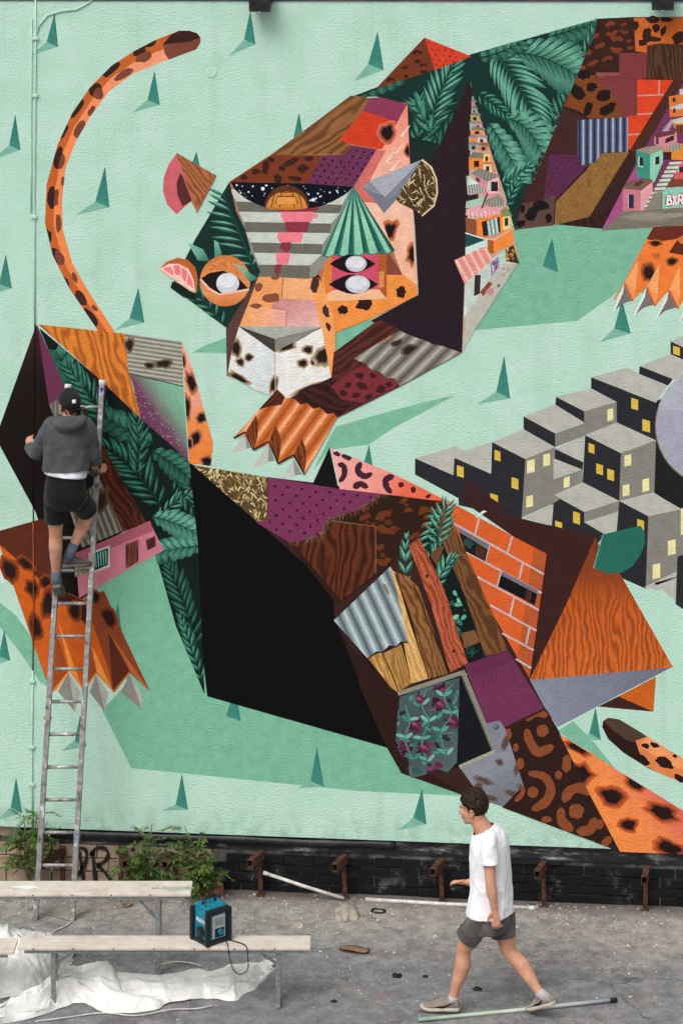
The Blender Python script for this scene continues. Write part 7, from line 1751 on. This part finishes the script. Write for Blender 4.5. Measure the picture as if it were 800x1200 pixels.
for h, hm in ((hipN, hemN), (hipF, hemF)):
    d = (hm-h).normalized(); bm = bmesh.new(); tube(bm, [hm-d*.035, hm-d*.03, hm-d*.004, hm+d*.002], [(.088, .091), (.093, .096), (.0915, .0945), (.086, .089)], 24, cap=False, up=Vector((0, 1, 0))); wrinkle(bm, .004, (14, 14, 10), 4); finish(bm, 'hem', M['shorts_grey'], srt)
# socks and shoes
def foot(an, kn, heel, toe, up, sockmat, shoemat, solemat, par, sw):
    bm = bmesh.new(); d = (kn-an).normalized(); c0 = heel.lerp(toe, .16)+up*.05; tube(bm, [c0, an-d*.012, an+d*.008], [(.04, .042), (.039, .039), (.0395, .0395)], 14, up=Vector((0, 1, 0)))
    finish(bm, 'sock', M[sockmat], par); shoe(par, heel, toe, up, shoemat, solemat, swoosh=sw)
hN, tN = L(537.5, 1184, -.085), L(498, 1184, -.105); hN.z = max(hN.z, .012); tN.z = .012; tN = hN+(tN-hN).normalized()*.285
foot(ankN, kneN, hN, tN, Vector((0, 0, 1)), 'sock_white', 'shoe_tan', 'sole_light', pw_, True)
tF, hF = L(619, 1190, .09), L(648, 1178, -.03); tF.z = .014; hF = tF+(hF-tF).normalized()*.275
upF = Vector((-.25, .1, 1)).normalized()
foot(ankF, kneF, hF, tF, upF, 'sock_white', 'shoe_tan', 'sole_light', pw_, True)
# what he holds
bm = bmesh.new(); hp = wrF+Vector((-.085, -.005, -.032)); box(bm, hp.x-.05, hp.x+.045, hp.y-.032, hp.y+.032, hp.z-.012, hp.z+.006, .005, None)
ph = mesh_obj('phone', bm, M['radio_black']); ph.location = fw.org; ph.rotation_euler = (0, 0, TH+YAW); tag(ph, 'small black phone held in the walking man\'s far hand', 'phone')

# ================================================================== the painter on the ladder
rung_t = depth_of(LB.lerp(LT_, .62))
fp_ = Fig(80, rung_t, 0.0, 0.0); L = fp_.L
fp_.z0 = CAMZ-rung_t*(703-YH)/F; fp_.org.z = fp_.z0
pp_ = empty('person', fp_.org, TH, 'painter seen from behind in a grey hooded jacket and black shorts, standing on the ladder', 'person')
bm = bmesh.new()
hc_ = L(81, 474, -.2); rot = Matrix.Rotation(R(-58), 3, 'Z') @ Matrix.Rotation(R(8), 3, 'Y')
T = head(bm, hc_, rot, L(80, 495, -.26), 1.0, .056)
loft(bm, [ering(L(cx, cy, y), rx, ry) for cx, cy, y, rx, ry in [(80, 492, -.26, .07, .06), (80, 499, -.27, .15, .085), (80, 512, -.28, .17, .1), (79, 530, -.29, .16, .1), (78, 550, -.3, .145, .1), (77, 565, -.31, .15, .115), (77, 580, -.31, .16, .12), (77, 587, -.3, .12, .1)]])
hipL, kneL, ankL = L(65, 580, -.3), L(65.5, 622, -.24), L(66, 676, -.13)
hipR, kneR, ankR = L(91, 580, -.3), L(104, 602, -.08), L(84, 645, -.14)
for h, k, a in ((hipL, kneL, ankL), (hipR, kneR, ankR)):
    cv = Vector((0, -1, 0))
    tube(bm, [h, h.lerp(k, .35), h.lerp(k, .75), k, k.lerp(a, .12), k.lerp(a, .32)+cv*.012, k.lerp(a, .62)+cv*.006, k.lerp(a, .86), a, a+(a-k).normalized()*.04], [.09, .085, .066, .056, .054, .058, .047, .036, .033, .034], 16, up=Vector((0, 1, 0)))
    ball(bm, k.lerp(a, .3)+cv*.02, (.043, .038, .075), None)
shL, elL, wrL = L(61, 500, -.26), L(44, 531, -.2), L(35.5, 524, -.02)
shR, elR, wrR = L(100, 500, -.26), L(111, 534, -.24), L(111, 554, -.07)
for s0, e, w_ in ((shL, elL, wrL), (shR, elR, wrR)):
    tube(bm, [s0, s0.lerp(e, .4), e, e.lerp(w_, .3), e.lerp(w_, .7), w_], [.05, .046, .039, .041, .032, .025], 14, up=Vector((0, 1, 0)), rnd_cap=True)
dl = (wrL-elL).normalized(); fingers(bm, wrL+dl*.005, Vector((-.15, .75, .55)), Vector((.75, .2, .5)), Vector((.3, .5, -.6)), .6)
dr = (wrR-elR).normalized(); fingers(bm, wrR+dr*.005, Vector((.3, .7, .15)), Vector((-.3, .1, 1)), Vector((.8, -.2, 0)), .9)
bm = remeshed(bm, .0055, 5, .5); finish(bm, 'body', M['skin'], pp_)
# hair under the cap
bm = bmesh.new(); r_ = random.Random(8)
for i in range(260):
    a, z = r_.uniform(-2.2, 2.2), r_.uniform(-.05, .04); p = Vector((.014+.094*math.cos(a), .077*math.sin(a), z))
    if p.x < .02 and z < .0: continue
    ball(bm, T(*p), r_.uniform(.007, .011), None, 1)
bm = remeshed(bm, .005, 2, .4); finish(bm, 'hair', M['hair'], pp_)
# cap, its brim turned to his right
bm = bmesh.new(); rings = []
for z, k in [(.012, 1.1), (.03, 1.12), (.06, 1.08), (.09, .95), (.112, .72), (.125, .42), (.129, .1)]:
    rings.append([T(.012+.098*k*math.cos(2*math.pi*i/28), .081*k*math.sin(2*math.pi*i/28), z+.012*math.cos(2*math.pi*i/28)*(-1)) for i in range(28)])
loft(bm, rings); cap_o = finish(bm, 'cap', M['cap_black'], pp_)
bm = bmesh.new(); cx_ = hc_+rot @ Vector((.012, 0, .018)); br = Vector((.93, -.36, 0)).normalized(); bs = Vector((.36, .93, 0)).normalized()
top, bot = [], []
for i in range(17):
    a = -math.pi/2+math.pi*i/16; p = cx_+br*(.06+.105*math.cos(a))+bs*(.088*math.sin(a)); p.z += -.022+.012*math.cos(a)-.02*abs(math.sin(a))**2
    top.append(bm.verts.new(p)); bot.append(bm.verts.new(p-Vector((0, 0, .004))))
bm.faces.new(top); bm.faces.new(bot[::-1])
for i in range(17): bm.faces.new((top[i], bot[i], bot[(i+1) % 17], top[(i+1) % 17]))
finish(bm, 'brim', M['cap_black'], cap_o)
bm = bmesh.new(); bc_ = L(87, 470.5, -.31); box(bm, bc_.x-.015, bc_.x+.015, bc_.y-.012, bc_.y+.02, bc_.z-.014, bc_.z+.014, .003); finish(bm, 'sticker', M['radio_white'], cap_o)
# jacket
bm = bmesh.new()
rows = [(80, 487, -.26, .085, .08), (80, 493, -.265, .13, .1), (80, 500, -.27, .178, .12), (80, 512, -.28, .192, .135), (79, 528, -.29, .19, .14), (78, 543, -.3, .186, .142), (77.5, 556, -.31, .19, .15), (77, 566, -.31, .19, .15)]
loft(bm, [ering(L(cx, cy, y), rx, ry, n=26, pw=2.3) for cx, cy, y, rx, ry in rows])
for s0, e, w_ in ((shL, elL, wrL), (shR, elR, wrR)):
    tube(bm, [s0+Vector((0, 0, .005)), s0.lerp(e, .35), s0.lerp(e, .75), e, e.lerp(w_, .3), e.lerp(w_, .75), e.lerp(w_, 1.0)], [.078, .075, .066, .064, .058, .047, .044], 16, up=Vector((0, 1, 0)), rnd_cap=True)
# hood lying on the shoulders
hd = [L(66, 493, -.3), L(72, 499, -.395), L(81, 501, -.43), L(91, 498, -.4), L(97, 491, -.3)]
tube(bm, smooth_path(hd, 4), [(.04, .03)]*17, 10, rnd_cap=True); ball(bm, L(81, 497, -.36), (.1, .06, .045)); ball(bm, L(76, 503, -.4), (.06, .035, .03))
bm = remeshed(bm, .009, 4, .5)
wrinkle(bm, .011, (7, 5, 5), 3); wrinkle(bm, .006, (15, 12, 11), 33)
zj = L(77, 553.5, -.43).z; cut(bm, Vector((0, 0, zj)), Vector((.03, 0, -1)), pred=lambda c: c.y < -.16)
p = wrL-dl*.012; cut(bm, p, dl, p+dl*.05, .09); p = wrR-dr*.012; cut(bm, p, dr, p+dr*.05, .09)
nk = L(80, 486.5, -.25); cut(bm, nk, Vector((0, .1, 1)), nk+Vector((0, .02, .04)), .11)
finish(bm, 'jacket', M['jacket_grey'], pp_)
# white shirt tail
bm = bmesh.new(); loft(bm, [ering(L(cx, cy, y), rx, ry, n=24, pw=2.3) for cx, cy, y, rx, ry in [(77.5, 546, -.31, .16, .128), (76.5, 556, -.31, .178, .146), (75.5, 566, -.31, .182, .152)]], cap=False)
wrinkle(bm, .006, (8, 8, 8), 4); cut(bm, L(76, 560.5, -.44), Vector((-.12, 0, -1))); finish(bm, 'shirt', M['shirt_white'], pp_, .003)
# shorts
bm = bmesh.new()
loft(bm, [ering(L(cx, cy, y), rx, ry, n=24, pw=2.3) for cx, cy, y, rx, ry in [(77, 556, -.31, .152, .124), (77, 568, -.31, .168, .138), (77.5, 580, -.31, .18, .146), (77.5, 590, -.3, .16, .13), (77.5, 597, -.29, .11, .1)]])
hmL, hmR = L(65.5, 609, -.26), L(101, 597, -.12)
bm = remeshed(bm, .009, 6, .5); wrinkle(bm, .005, (9, 9, 7), 6); sh_ = finish(bm, 'shorts', M['shorts_black'], pp_)
for h, hm, k_ in ((hipL, hmL, 0), (hipR, hmR, 1)):
    bm = bmesh.new(); d = (hm-h).normalized(); Q = smooth_path([h+Vector((0, .02, .0)), h.lerp(hm, .3), h.lerp(hm, .7), hm+d*.012], 5); n_ = len(Q)
    tube(bm, Q, [.1-.01*i/(n_-1) for i in range(n_)], 24, cap=False, up=Vector((0, 1, 0))); wrinkle(bm, .005, (11, 11, 9), 6+k_); finish(bm, 'leg', M['shorts_black'], sh_, .004)
# feet on the rungs
def foot2(an, kn, heel, toe, up):
    bm = bmesh.new(); d = (kn-an).normalized(); c0 = heel.lerp(toe, .18)+up*.05; tube(bm, [c0, an, an+d*.06, an+d*.062], [(.044, .046), (.041, .041), (.0405, .0405), (.036, .036)], 14, up=Vector((0, 1, 0))); finish(bm, 'sock', M['sock_blue'], pp_)
    shoe(pp_, heel, toe, up, 'shoe_grey', 'sole_dark')
hL = L(66.5, 689, -.2); tL = L(71.5, 700.5, .01); tL = hL+(tL-hL).normalized()*.27; foot2(ankL, kneL, hL, tL, Vector((-.05, .15, 1)).normalized())
hR = L(73, 665, -.16); tR = L(103, 663, -.03); tR = hR+(tR-hR).normalized()*.27; foot2(ankR, kneR, hR, tR, Vector((0, .05, 1)).normalized())
